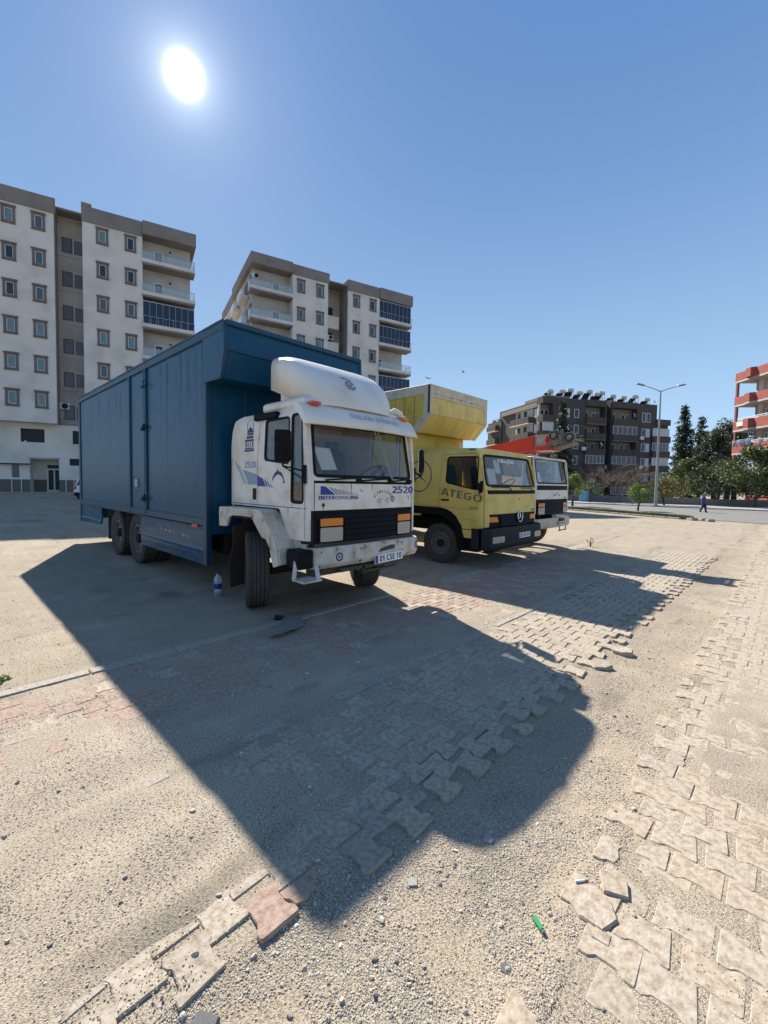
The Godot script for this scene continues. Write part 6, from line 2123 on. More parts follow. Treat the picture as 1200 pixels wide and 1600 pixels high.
func flats_red() -> void:
	K = 1.0
	var root := building("apartment_building", "red and cream apartment block with long balconies at the right edge", V(8.44, -0.3, 66.44), Vector3(0.63745, 0, 0.77049))
	block(root, "wall", "render_cream", 1.1, 9.0, 0.9, 15.2, -14.0, -1.7)
	block(root, "base_wall", "red_render", 1.0, 9.0, -1.0, 2.2, -14.0, -1.2)
	block(root, "roof_slab", "render_cream", 0.05, 9.0, 15.2, 15.42, -14.0, -0.02)
	var bands := [[15.42, 16.4], [12.47, 13.43], [9.36, 10.42], [6.5, 7.55], [3.4, 4.28]]
	for i in 5:
		var b: Array = bands[i]
		block(root, "balcony_front", "red_render", -0.02, 1.88, b[0], b[1], -0.25, 0.0, 0.02)
		var st := ST()
		prism(st, PackedVector2Array([Vector2(1.885, -0.25), Vector2(1.885, 0.0), Vector2(2.2, 0.42), Vector2(2.95, 0.42), Vector2(3.25, 0.0), Vector2(3.25, -0.25)]), Vector3(0, b[0], 0), Vector3.RIGHT, Vector3(0, 0, 1), Vector3(0, b[1] - b[0] + 0.04, 0))
		obj("bay_front", st, M.red_render, root)
		block(root, "balcony_front", "red_render", 3.255, 9.0, b[0], b[1], -0.25, 0.0, 0.02)
		block(root, "balcony_side", "red_render", -0.02, 0.2, b[0], b[1], -3.5, -0.26, 0.02)
		if i > 0:
			st = ST()
			prism(st, PackedVector2Array([Vector2(0.0, -3.5), Vector2(0.0, 0.0), Vector2(1.885, 0.0), Vector2(2.2, 0.4), Vector2(2.95, 0.4), Vector2(3.25, 0.0), Vector2(9.0, 0.0), Vector2(9.0, -3.5)]), Vector3(0, b[0] - 0.22, 0), Vector3.RIGHT, Vector3(0, 0, 1), Vector3(0, 0.215, 0))
			obj("balcony_slab", st, M.render_cream, root)
		var lo: float = bands[i + 1][1] if i < 4 else 0.0
		if i < 4:
			block(root, "column", "red_column", 0.1, 0.4, lo, b[0] - 0.22, -0.24, -0.02)
			block(root, "corner_pier", "render_white", 1.9, 2.35, lo - 1.0, b[0] - 0.22, -1.72, -1.4)
			for q in [[2.75, 4.35], [5.2, 7.4]]: plain_window(root, q[0], q[1], lo - 0.05, lo + 1.25, -1.69, 3, "pvc_white", "pane_mid", 0.08)
		if i in [2, 3, 4]:
			var rail := block(root, "balcony_rail", "pvc_white", -0.04, 9.0, b[1] + 0.28, b[1] + 0.36, -0.15, -0.09)
			block(rail, "rail_bar", "pvc_white", -0.04, 9.0, b[1] + 0.1, b[1] + 0.16, -0.15, -0.09)
			for k in 8: block(rail, "rail_post", "pvc_white", 0.1 + k * 1.2, 0.16 + k * 1.2, b[1], b[1] + 0.3, -0.14, -0.1)
	block(root, "wall_box", "pvc_white", 0.7, 1.7, 9.75, 10.3, 0.005, 0.1)
	for y in [1.55, 1.2, 0.55]: block(root, "white_band", "pvc_white", 1.2, 8.0, y, y + 0.18, -1.19, -1.1)
	# washing on the third balcony
	var cl := ["cloth_white", "cloth_lilac", "cloth_white", "cloth_lilac", "cloth_blue", "cloth_yellow", "cloth_blue", "cloth_white"]
	var nm := ["white cloth hung at the far left end", "lilac towel hung second from the left", "large white sheet", "lilac sheet beside the white one", "blue towel left of the yellow one", "yellow towel", "pale blue cloth right of the yellow towel", "white cloth hung nearest the right edge"]
	var xs := [0.25, 0.75, 1.7, 2.15, 2.6, 3.05, 3.45, 4.3]
	for i in 8:
		var st := ST()
		var wd := 0.36
		var hh := 0.75 if i > 1 else 0.6
		var zf := 0.06 if i < 2 or i > 6 else 0.5
		for k in 6:
			var a := -wd / 2 + wd * k / 6.0
			var b := -wd / 2 + wd * (k + 1) / 6.0
			for d in [[0.0, 1.0], [-0.015, -1.0]]:
				quado(st, Vector3(a, 0, d[0] + 0.02 * sin(k * 1.9)), Vector3(b, 0, d[0] + 0.02 * sin((k + 1) * 1.9)), Vector3(b, -hh, d[0] + 0.05 * sin((k + 1) * 1.9)), Vector3(a, -hh + 0.04 * sin(k * 2.0), d[0] + 0.05 * sin(k * 1.9)), Vector3(0, 0, d[1]))
		var o := obj("washing", st, M[cl[i]], self, root.transform * Transform3D(Basis.IDENTITY, Vector3(xs[i], 8.05, zf)))
		o.name = "washing" if i == 0 else "washing_%03d" % i
		tag(o, nm[i] + " over a balcony of the red block", "washing", "washing on the red block")

# ---------------------------------------------------------------- road side
func sheet(called: String, label: String, pts: Array, y: float, m: String, thick := 0.0) -> void:
	var p := PackedVector2Array()
	for q in pts: p.append(Vector2(q[0], q[1]))
	var st := ST()
	var f := func(q: Vector2, d: float) -> Vector3: return V(q.x, y - d, q.y)
	plate(st, p, [], f, maxf(thick, 0.02))
	tag(obj(called, st, M[m]), label, "", "", "structure")

func road_side() -> void:
	sheet("road", "grey asphalt street beyond the yard", [[-30, 50], [-0.2, 36.2], [9.3, 31.8], [14, 30.6], [70, 30.6], [70, 50.4], [-30, 50.4]], -0.285, "asphalt")
	sheet("pavement", "pale concrete pavement along the far side of the street", [[-40, 50.45], [70, 50.45], [70, 60.2], [14, 60.2], [-6, 57.2], [-40, 52]], -0.17, "concrete", 0.14)
	# grass strip with its kerb
	var a := Vector2(-0.5, 36.0)
	var b := Vector2(9.3, 31.3)
	var st := ST()
	var d := (b - a).normalized()
	var nn := Vector2(d.y, -d.x)
	var root := Node3D.new()
	root.name = "verge"
	add_child(root)
	tag(root, "narrow grassy verge with a low kerb between the yard and the street", "", "", "structure")
	var P := func(l: float, w: float, y: float) -> Vector3:
		var q := a + d * l + nn * w
		return V(q.x, y, q.y)
	var L := a.distance_to(b)
	var k := 0
	while k < 12:
		st = ST()
		bar(st, P.call(L * k / 12.0 + 0.02, 0.8, -0.27), P.call(L * (k + 1) / 12.0 - 0.02, 0.8, -0.27), 0.14, 0.16, Vector3.UP, 0.02)
		obj("kerb_stone", st, M.kerb, root)
		k += 1
	for q in [[L + 0.35, 0.5, 0.5], [L + 0.9, 0.2, 0.35], [L + 1.5, 0.45, 0.3]]:
		st = ST()
		bar(st, P.call(q[0], q[1], -0.26), P.call(q[0] + q[2], q[1] + 0.15, -0.22), 0.4, 0.16, Vector3.UP, 0.03)
		obj("kerb_stone", st, M.kerb, root)
	var blade := ST()
	for j in 5:
		var an := j * 1.3
		var x := Vector3(cos(an), 0, sin(an)) * 0.012
		var o := Vector3(sin(j * 7.0), 0, cos(j * 5.0)) * 0.05
		var tip := o + Vector3(sin(an) * 0.05, 0.17 + 0.04 * (j % 3), cos(an * 2) * 0.05)
		tri(blade, o - x, o + x, tip)
	blade.generate_normals()
	var mm := MultiMesh.new()
	mm.transform_format = MultiMesh.TRANSFORM_3D
	mm.mesh = blade.commit()
	mm.instance_count = 9000
	var r := RandomNumberGenerator.new()
	r.seed = 5
	for i in 9000:
		var l := r.randf() * L
		var w := r.randf_range(-0.75, 0.75) * (0.55 + 0.45 * sin(l * 1.7 + 1.0))
		mm.set_instance_transform(i, Transform3D(Basis.from_euler(Vector3(0, r.randf() * TAU, 0)) * Basis.from_scale(Vector3.ONE * r.randf_range(0.5, 1.3)), P.call(l, w, -0.30)))
	var go := MultiMeshInstance3D.new()
	go.name = "grass"
	go.multimesh = mm
	go.material_override = M.grass
	add_child(go)
	tag(go, "short patchy grass growing on the verge", "grass", "", "stuff")
	# walls beyond the pavement
	var w1 := thing("garden_wall", "low weathered concrete wall with pilasters behind the far pavement", "wall", V(4, -0.17, 57.5))
	var X := site(w1)
	var pts := [Vector2(-14, 55.4), Vector2(-5, 56.2), Vector2(4, 57.3), Vector2(13.5, 59.3), Vector2(20, 60.6)]
	for i in pts.size() - 1:
		var n := 4
		for j in n:
			var p: Vector2 = pts[i].lerp(pts[i + 1], j / float(n))
			var q: Vector2 = pts[i].lerp(pts[i + 1], (j + 1) / float(n))
			st = ST()
			bar(st, V(p.x, 0.20, p.y), V(q.x, 0.20, q.y), 0.16, 0.78)
			obj("wall_panel", st, M.wall_concrete, w1, X)
			st = ST()
			box(st, V(p.x - 0.13, -0.2, p.y + 0.13), V(p.x + 0.13, 0.66, p.y - 0.13), 0.02)
			obj("pilaster", st, M.wall_concrete, w1, X)
	# street lamps
	var sl := thing("street_lamp", "tall grey street lamp with two arms on the far pavement", "street lamp", V(3.6, -0.17, 50.6))
	st = ST()
	tube(st, PackedVector3Array([Vector3(0, 0, 0), Vector3(0, 1.2, 0), Vector3(0, 12.2, 0)]), [0.17, 0.15, 0.07], 12)
	obj("pole", st, M.galvanised, sl)
	st = ST()
	box(st, Vector3(-0.25, 0, -0.25), Vector3(0.25, 0.05, 0.25), 0.01)
	obj("base_plate", st, M.galvanised, sl)
	var rt := Vector3(RIGHT.x, 0, RIGHT.z).normalized()
	for s in [-1.0, 1.0]:
		st = ST()
		tube(st, PackedVector3Array([Vector3(0, 12.1, 0), rt * s * 0.6 + Vector3(0, 12.35, 0), rt * s * 2.0 + Vector3(0, 12.78, 0)]), [0.05, 0.045, 0.035], 8)
		obj("arm", st, M.galvanised, sl)
		st = ST()
		bar(st, rt * s * 1.75 + Vector3(0, 12.72, 0), rt * s * 2.6 + Vector3(0, 12.9, 0), 0.28, 0.16, Vector3.UP, 0.06)
		obj("lamp_head", st, M.galvanised, sl)
	var s2 := thing("street_lamp", "distant slender lamp post rising among the trees right of the brown block", "street lamp", V(1.9, -0.3, 68.5))
	st = ST()
	tube(st, PackedVector3Array([Vector3.ZERO, Vector3(0, 7.6, 0)]), [0.08, 0.04], 8)
	obj("pole", st, M.galvanised, s2)
	st = ST()
	tube(st, PackedVector3Array([Vector3(0, 7.5, 0), rt * -0.5 + Vector3(0, 7.7, 0), rt * -0.9 + Vector3(0, 7.7, 0)]), [0.03, 0.03, 0.06], 6)
	obj("lamp_head", st, M.galvanised, s2)
	# blue cabinet
	var kb := thing("utility_cabinet", "pale blue metal cabinet standing before the far wall", "cabinet", V(-5.2, -0.17, 54.9))
	st = ST()
	box(st, Vector3(-0.5, 0, -0.4), Vector3(0.5, 1.35, 0.4), 0.02)
	obj("casing", st, M.kiosk_blue, kb)
	st = ST()
	box(st, Vector3(-0.54, 1.35, -0.44), Vector3(0.54, 1.42, 0.44), 0.01)
	obj("lid", st, M.galvanised, kb)
	st = ST()
	box(st, Vector3(0.5, 0.1, -0.32), Vector3(0.515, 1.25, 0.32), 0.004)
	obj("door", st, M.kiosk_blue, kb)

# ---------------------------------------------------------------- growth
func leaf(st: SurfaceTool, p: Vector3, size: float, r: RandomNumberGenerator, droop := 0.0) -> void:
	var a := Vector3(r.randfn(), r.randfn() * 0.7 - droop, r.randfn()).normalized() * size
	var b := a.cross(Vector3(r.randfn(), r.randfn(), r.randfn())).normalized() * size * 0.45
	st.add_vertex(p - a)
	st.add_vertex(p + b)
	st.add_vertex(p + a)
	st.add_vertex(p - a)
	st.add_vertex(p + a)
	st.add_vertex(p - b)

func limb(st: SurfaceTool, a: Vector3, b: Vector3, r0: float, r1: float, r: RandomNumberGenerator, bend := 0.12, n := 5) -> void:
	var pts := PackedVector3Array()
	var rad: Array = []
	var off := Vector3(r.randfn(), r.randfn() * 0.4, r.randfn()) * bend * a.distance_to(b)
	for k in 4:
		var u := k / 3.0
		pts.append(a.lerp(b, u) + off * sin(u * PI) * 0.5)
		rad.append(lerpf(r0, r1, u))
	tube(st, pts, rad, n, false)

# broad-leaved tree: trunk, limbs to clumps, leaves scattered round each clump
func leafy_tree(called: String, label: String, category: String, at: Vector3, h: float, width: float, clear: float, leaf_m: String, leaf_size: float, n_leaf: int, seed_: int, group := "", second := "") -> void:
	var o := thing(called, label, category, at, 0.0, group)
	var r := RandomNumberGenerator.new()
	r.seed = seed_
	var tr := ST()
	var top := Vector3(r.randf_range(-0.1, 0.1) * width, h * 0.8, r.randf_range(-0.1, 0.1) * width)
	limb(tr, Vector3.ZERO, top, 0.03 * h + 0.02, 0.012 * h, r, 0.05, 8)
	var clumps: Array = []
	var n := int(10 + h * 2.2)
	for k in n:
		var an := k * 2.4 + r.randf() * 0.8
		var v := pow(r.randf(), 0.8)
		var y := lerpf(clear + 0.1 * h, h * 0.95, v)
		var prof := sin(clampf((y - clear) / (h - clear) * 0.86 + 0.12, 0, 1) * PI)
		var rr := width * 0.5 * prof * sqrt(r.randf_range(0.25, 1.0))
		clumps.append([Vector3(cos(an) * rr, y, sin(an) * rr), r.randf_range(0.13, 0.24) * width * (0.7 + 0.3 * prof)])
	for c in clumps:
		var from := Vector3.ZERO.lerp(top, clampf((c[0].y - 0.25 * width) / (h * 0.8), 0.2, 0.95))
		limb(tr, from, c[0], 0.009 * h, 0.004 * h, r)
	obj("trunk", tr, M.bark, o)
	for pass_ in (2 if second else 1):
		var lf := ST()
		for k in n_leaf / (1 if not second else (1 if pass_ == 0 else 4)):
			var c: Array = clumps[r.randi() % clumps.size()]
			var dir := Vector3(r.randfn(), r.randfn() * 0.75, r.randfn())
			dir = dir.normalized() * pow(r.randf(), 0.45)
			leaf(lf, c[0] + dir * c[1] * 1.15, leaf_size * r.randf_range(0.6, 1.3), r)
		obj("crown", lf, M[leaf_m] if pass_ == 0 else M[second], o)

# fir or pine: whorls of drooping boughs
func conifer(called: String, label: String, at: Vector3, h: float, width: float, clear: float, leaf_m: String, whorls: int, ragged: float, seed_: int) -> void:
	var o := thing(called, label, "tree", at)
	var r := RandomNumberGenerator.new()
	r.seed = seed_
	var tr := ST()
	limb(tr, Vector3.ZERO, Vector3(0, h, 0), 0.018 * h, 0.015, r, 0.01, 7)
	var lf := ST()
	for w in whorls:
		var u := (w + 0.4) / whorls
		var y := lerpf(clear, h * 0.985, u)
		var rad := width * 0.5 * pow(1.0 - u, 0.75) + 0.12
		var n := 6 if u < 0.8 else 4
		for k in n:
			if r.randf() < ragged * 0.4: continue
			var an := TAU * k / n + w * 1.1 + r.randf() * 0.5
			var l := rad * r.randf_range(1.0 - ragged, 1.08)
			var dir := Vector3(cos(an), 0, sin(an))
			var p0 := Vector3(0, y, 0)
			var m := 2 + int(l / 0.28)
			var tip := p0 + dir * l + Vector3(0, l * (-0.30 + 0.12 * r.randfn()), 0)
			tube(tr, PackedVector3Array([p0, p0.lerp(tip, 0.5) + Vector3(0, 0.06 * l, 0), tip]), [0.02, 0.012, 0.006], 3, false)
			for j in m:
				var q := (j + 0.7) / m
				var p := p0.lerp(tip, q) + Vector3(0, 0.06 * l * sin(q * PI), 0)
				for e in 8:
					leaf(lf, p + Vector3(r.randfn(), r.randfn() * 0.7 - 0.5, r.randfn()) * 0.15, r.randf_range(0.12, 0.23), r, 0.5)
	obj("trunk", tr, M.bark, o)
	obj("crown", lf, M[leaf_m], o)

func bare_tree(label: String, at: Vector3, h: float, width: float, seed_: int) -> void:
	var o := thing("bare_tree", label, "tree", at, 0.0, "leafless trees before the brown block")
	var r := RandomNumberGenerator.new()
	r.seed = seed_
	var tr := ST()
	var stack: Array = []
	for k in 4:
		var an := k * 1.6 + r.randf()
		stack.append([Vector3(cos(an), 0, sin(an)) * 0.08, Vector3(cos(an) * 0.45, 1.0, sin(an) * 0.45).normalized(), h * 0.36, 0.07, 0])
	limb(tr, Vector3(0, -0.2, 0), Vector3(0, 0.5, 0), 0.12, 0.1, r, 0.0)
	while stack.size():
		var q: Array = stack.pop_back()
		var e: Vector3 = q[0] + q[1] * q[2]
		limb(tr, q[0], e, q[3], q[3] * 0.6, r, 0.12, 3)
		if q[4] >= 4: continue
		for k in (3 if q[4] < 3 else 4):
			var nd: Vector3 = (q[1] + Vector3(r.randfn() * width / h, r.randfn() * 0.35 + 0.12, r.randfn() * width / h) * 0.62).normalized()
			stack.append([q[0].lerp(e, r.randf_range(0.55, 1.0)), nd, q[2] * r.randf_range(0.55, 0.85), maxf(q[3] * 0.55, 0.013), q[4] + 1])
	obj("branches", tr, M.bark_red, o)

func growth() -> void:
	conifer("fir_tree", "tall dark fir standing right of the brown block", V(3.67, -0.3, 64.7), 13.0, 4.6, 1.0, "leaf_fir", 34, 0.35, 3)
	conifer("fir_tree", "slender dark fir rising in front of the brown block behind the lift boom", V(-9.43, -0.3, 57.7), 14.2, 4.8, 0.6, "leaf_fir", 40, 0.4, 8)
	var pines := [[4.67, 71.1, 12.3, 5.2], [6.42, 70.0, 10.0, 5.0], [7.45, 73.8, 12.0, 5.5], [7.84, 79.7, 12.0, 6.0], [3.0, 76.0, 8.5, 5.0]]
	var pw := ["ragged pine with bare gaps right beside the tall fir", "shorter rounded pine between the two tall pines", "broad dense pine left of the red block", "pine whose top shows just behind the red block", "low dense pine in the gap behind the tall fir"]
	for i in pines.size():
		var p: Array = pines[i]
		if i == 0: conifer("pine_tree", pw[i], V(p[0], -0.3, p[1]), p[2], p[3], 2.0, "leaf_pine", 26, 0.5, 20 + i)
		else: leafy_tree("pine_tree", pw[i], "tree", V(p[0], -0.3, p[1]), p[2], p[3], 0.8, "leaf_pine", 0.17, 5200, 20 + i)
	bare_tree("leafless reddish tree nearest the fir, before the brown block", V(-4.7, -0.3, 57.6), 5.9, 5.6, 1)
	bare_tree("widest leafless reddish tree in the middle of the brown block", V(-2.6, -0.3, 60.5), 6.6, 6.6, 2)
	bare_tree("leafless reddish tree beside the tall street lamp", V(-0.2, -0.3, 60.3), 6.0, 5.6, 3)
	bare_tree("small leafless tree right of the tall street lamp", V(3.2, -0.3, 60.6), 4.4, 4.0, 4)
	leafy_tree("leafy_tree", "round dark green tree just right of the person", "tree", V(5.2, -0.17, 60.0), 5.4, 4.6, 1.2, "leaf_dark", 0.13, 4200, 40, "", "leaf_yellow")
	leafy_tree("olive_tree", "grey-green spreading olive tree over the wall right of the person", "tree", V(7.85, -0.17, 59.6), 4.7, 6.4, 0.8, "leaf_olive", 0.12, 5200, 41)
	leafy_tree("olive_tree", "lower grey-green olive tree leaning towards the red block", "tree", V(9.3, -0.17, 61.8), 4.2, 4.6, 0.7, "leaf_olive", 0.12, 3600, 42)
	leafy_tree("leafy_tree", "big dark tree with yellowing leaves in front of the red block", "tree", V(11.3, -0.17, 56.2), 6.2, 5.2, 1.1, "leaf_dark", 0.15, 6000, 43, "", "leaf_yellow")
	leafy_tree("leafy_tree", "shrubby brownish tree between the tall lamp and the dark green tree", "tree", V(3.9, -0.17, 53.2), 3.0, 3.6, 0.7, "leaf_yellow", 0.10, 1500, 44, "", "leaf_dark")
	leafy_tree("sapling", "bright green sapling with a round crown beside the lift lorry", "sapling", V(-2.2, -0.3, 42.6), 3.3, 2.3, 1.0, "leaf_lime", 0.09, 2600, 51, "young trees along the street")
	leafy_tree("sapling", "small sapling growing out of the verge before the tall street lamp", "sapling", V(4.5, -0.3, 39.4), 2.3, 1.9, 0.6, "leaf_lime", 0.09, 1700, 52, "young trees along the street")
	leafy_tree("sapling", "thin dull green sapling beside the blue cabinet", "sapling", V(-3.7, -0.17, 52.4), 2.7, 2.0, 0.8, "leaf_olive", 0.08, 800, 53, "young trees along the street")
	leafy_tree("hedge_bush", "dark clipped bush behind the far wall under the leafless trees", "bush", V(-6.5, -0.3, 60.5), 1.9, 4.5, 0.1, "leaf_dark", 0.12, 1800, 54)
	leafy_tree("hedge_bush", "dark bush behind the far wall left of the person", "bush", V(2.2, -0.3, 61.5), 2.0, 4.5, 0.1, "leaf_dark", 0.12, 1800, 55)
	leafy_tree("weed", "dry little weed growing on the yard in front of the lift lorry", "weed", V(10.0, -0.02, 10.2), 0.28, 0.22, 0.03, "leaf_yellow", 0.02, 90, 61)
	leafy_tree("weed", "tiny green weed by the kerb at the left edge of the yard", "weed", V(9.4, -0.02, -2.38), 0.05, 0.12, 0.0, "leaf_lime", 0.014, 160, 62)

# ---------------------------------------------------------------- small things
func shard(called: String, label: String, cat: String, pts: Array, s: float, y: float, t: float, h: float, turn: float, tilt: Vector3, m: String) -> void:
	var p := PackedVector2Array()
	for q in pts: p.append(Vector2(q[0], q[1]))
	var st := ST()
	var c := Vector2.ZERO
	for q in p: c += q / p.size()
	var topp := PackedVector2Array()
	for q in p: topp.append(c + (q - c) * 0.93)
	var idx := Geometry2D.triangulate_polygon(topp)
	for i in range(0, idx.size(), 3): trio(st, Vector3(topp[idx[i]].x, h, -topp[idx[i]].y), Vector3(topp[idx[i + 1]].x, h, -topp[idx[i + 1]].y), Vector3(topp[idx[i + 2]].x, h, -topp[idx[i + 2]].y), Vector3.UP)
	for i in p.size():
		var j := (i + 1) % p.size()
		var o := (p[i] + p[j]) * 0.5 - c
		var out := Vector3(o.x, 0, -o.y)
		quado(st, Vector3(p[i].x, h * 0.86, -p[i].y), Vector3(p[j].x, h * 0.86, -p[j].y), Vector3(topp[j].x, h, -topp[j].y), Vector3(topp[i].x, h, -topp[i].y), out + Vector3.UP * 0.02)
		quado(st, Vector3(p[i].x, 0, -p[i].y), Vector3(p[j].x, 0, -p[j].y), Vector3(p[j].x, h * 0.86, -p[j].y), Vector3(p[i].x, h * 0.86, -p[i].y), out)
	var o := obj(called, st, M[m], self, Transform3D(Basis.from_euler(Vector3(tilt.x, turn, tilt.z)), V(s, y, t)))
	o.name = numbered(called, self) if o.name != called else called
	tag(o, label, cat)

func small_things() -> void:
	# bottle beside the front wheel
	var b := thing("water_bottle", "clear plastic water bottle with blue label standing by the front mud flap", "bottle", V(8.01, dust(8.01, 0.13), 0.13))
	var st := ST()
	var up := Transform3D(Basis(Vector3.RIGHT, -PI / 2), Vector3.ZERO)
	lathe(st, PackedVector2Array([Vector2(0, 0.0), Vector2(0.05, 0.0), Vector2(0.056, 0.012), Vector2(0.055, 0.1), Vector2(0.051, 0.115), Vector2(0.055, 0.13), Vector2(0.056, 0.25), Vector2(0.045, 0.285), Vector2(0.02, 0.315), Vector2(0.016, 0.335)]), up, 20, 1)
	obj("body", st, M.bottle_clear, b)
	st = ST()
	lathe(st, PackedVector2Array([Vector2(0.0565, 0.11), Vector2(0.0575, 0.112), Vector2(0.0575, 0.185), Vector2(0.0565, 0.187)]), up, 20)
	obj("label", st, M.label_blue, b)
	st = ST()
	lathe(st, PackedVector2Array([Vector2(0.02, 0.33), Vector2(0.02, 0.352), Vector2(0, 0.353)]), up, 14)
	obj("cap", st, M.label_blue, b)
	st = ST()
	lathe(st, PackedVector2Array([Vector2(0, 0.004), Vector2(0.05, 0.004), Vector2(0.051, 0.04), Vector2(0, 0.04)]), up, 16)
	obj("muddy_water", st, M.brown_flap, b)
	# drinks can on its side
	var c := thing("drinks_can", "crushed dark drinks can with a bright end lying by the kerb", "can", V(9.58, dust(9.58, 0.18) + 0.033, 0.18))
	var lay := Transform3D(Basis(Vector3.UP, 0.45) * Basis(Vector3.UP, PI / 2), Vector3.ZERO)
	st = ST()
	lathe(st, PackedVector2Array([Vector2(0.026, -0.06), Vector2(0.033, -0.052), Vector2(0.029, 0.0), Vector2(0.032, 0.03), Vector2(0.033, 0.052), Vector2(0.028, 0.06)]), lay, 16)
	obj("body", st, M.chassis, c)
	st = ST()
	lathe(st, PackedVector2Array([Vector2(0.028, 0.058), Vector2(0.029, 0.063), Vector2(0.025, 0.063), Vector2(0.023, 0.054), Vector2(0, 0.054)]), lay, 16)
	obj("end", st, M.steel, c)
	# flap of rubber
	st = ST()
	var flap := rounded(PackedVector2Array([Vector2(10.13, -0.33), Vector2(10.17, -0.18), Vector2(10.12, -0.06), Vector2(10.15, 0.04), Vector2(10.02, 0.24), Vector2(9.82, 0.33), Vector2(9.70, 0.30), Vector2(9.80, 0.12), Vector2(9.95, -0.12)]), 0.06, 4)
	var ff := func(p: Vector2, d: float) -> Vector3: return V(p.x, maxf(0.02, dust(p.x, p.y)) + 0.022 + 0.02 * sin(p.x * 9 + p.y * 7) + 0.03 * ss(10.05, 10.16, p.x) * ss(-0.1, 0.02, p.y) - d, p.y)
	plate(st, flap, [], ff, 0.012, 0.04, 0.04, 1)
	tag(obj("rubber_flap", st, M.wall_concrete), "dark curved flap of torn rubber lying on the kerb before the lorry", "rubber flap")
	# litter
	st = ST()
	box(st, Vector3(-0.03, -0.006, -0.009), Vector3(0.03, 0.006, 0.009), 0.004)
	var l := obj("lighter", st, M.green_plastic, self, Transform3D(Basis.from_euler(Vector3(0, -0.55, 0.06)), V(13.47, dust(13.47, -1.15) + 0.012, -1.15)))
	tag(l, "bright green plastic lighter lying on the bare gravel", "lighter")
	st = ST()
	box(st, Vector3(0.03, -0.005, -0.008), Vector3(0.038, 0.006, 0.008), 0.002)
	obj("lighter_head", st, M.steel, l)
	var butts := [[13.53, -0.85, 0.9, "white cigarette butt right of the lighter on the gravel"], [13.66, -0.72, 2.2, "cigarette butt beside the broken paver at the edge of the pale paving"], [11.1, -0.5, 0.2, "thin white stub lying on the reddish paving"], [11.22, 0.0, 1.4, "cigarette butt on the reddish paving inside the shadow"]]
	for q in butts:
		var o := thing("cigarette_butt", q[3], "cigarette butt", V(q[0], maxf(dust(q[0], q[1]), 0.0) + 0.006, q[1]), q[2], "cigarette butts on the ground")
		st = ST()
		tube(st, PackedVector3Array([Vector3(-0.03, 0, 0), Vector3(0.012, 0, 0)]), [0.0045], 8)
		obj("paper", st, M.pvc_white, o)
		st = ST()
		tube(st, PackedVector3Array([Vector3(0.0125, 0, 0), Vector3(0.03, 0, 0)]), [0.0046], 8)
		obj("filter", st, M.paver_dusty, o)
	# broken pieces and stones
	var piece := [[-0.09, -0.05], [0.0, -0.085], [0.085, -0.06], [0.09, 0.03], [0.03, 0.08], [-0.06, 0.06]]
	var sq := [[-0.05, -0.055], [0.045, -0.06], [0.06, 0.02], [0.04, 0.055], [-0.045, 0.05]]
	shard("broken_paver", "loose squarish paver fragment standing proud right of the cigarette butt", "paver fragment", sq, 13.63, -0.043, -0.77, 0.06, 0.5, Vector3(0.03, 0, -0.03), "paver_dusty")
	shard("broken_paver", "loose paver half lying askew at the head of the bare strip", "paver fragment", piece, 13.60, -0.046, -0.93, 0.055, -0.3, Vector3(0.02, 0, 0.02), "paver_pale")
	shard("broken_paver", "small paver crumb between the two loose fragments", "paver fragment", [[-0.03, -0.025], [0.03, -0.03], [0.035, 0.02], [-0.02, 0.03]], 13.66, -0.045, -1.03, 0.05, 0.2, Vector3.ZERO, "paver_grey")
	shard("broken_paver", "upturned paver lump at the broken edge in the sun beyond the mirror shadow", "paver fragment", piece, 12.86, -0.045, 1.62, 0.07, 0.9, Vector3(0.12, 0, 0.1), "paver_grey")
	shard("broken_paver", "flat paver slipped off the broken edge in front of the yellow lorry shadow", "paver fragment", piece, 12.92, -0.03, 2.15, 0.055, 0.2, Vector3(0.06, 0, 0.08), "paver_pale")
	shard("stone", "flat dark grey stone lying below the broken paver edge", "stone", [[-0.045, -0.03], [0.02, -0.05], [0.06, -0.01], [0.045, 0.05], [-0.03, 0.045]], 12.84, -0.05, -2.2, 0.035, 0.4, Vector3(0.1, 0, 0.05), "stone_dark")
	shard("stone", "black pebble on the gravel below the lighter", "stone", [[-0.016, -0.014], [0.014, -0.018], [0.02, 0.008], [0.0, 0.02], [-0.018, 0.01]], 13.45, -0.035, -1.37, 0.025, 0.4, Vector3(0.1, 0, 0.05), "stone_dark")
	shard("stone", "flat white stone half sunk in the middle of the bare strip", "stone", [[-0.035, -0.02], [0.02, -0.035], [0.045, 0.0], [0.02, 0.03], [-0.03, 0.025]], 13.19, -0.04, -1.43, 0.016, 0.2, Vector3.ZERO, "stone")
	shard("stone", "pale round stone at the edge of the shadow on the bare strip", "stone", [[-0.022, -0.02], [0.02, -0.022], [0.026, 0.01], [0.0, 0.026], [-0.024, 0.012]], 13.12, -0.035, -0.92, 0.026, 0.2, Vector3.ZERO, "stone")
	shard("stone", "reddish stone lying on the bare strip near the lorry shadow tip", "stone", [[-0.02, -0.02], [0.018, -0.022], [0.024, 0.008], [0.0, 0.022], [-0.02, 0.012]], 13.0, -0.035, -1.35, 0.024, 0.9, Vector3.ZERO, "stone")
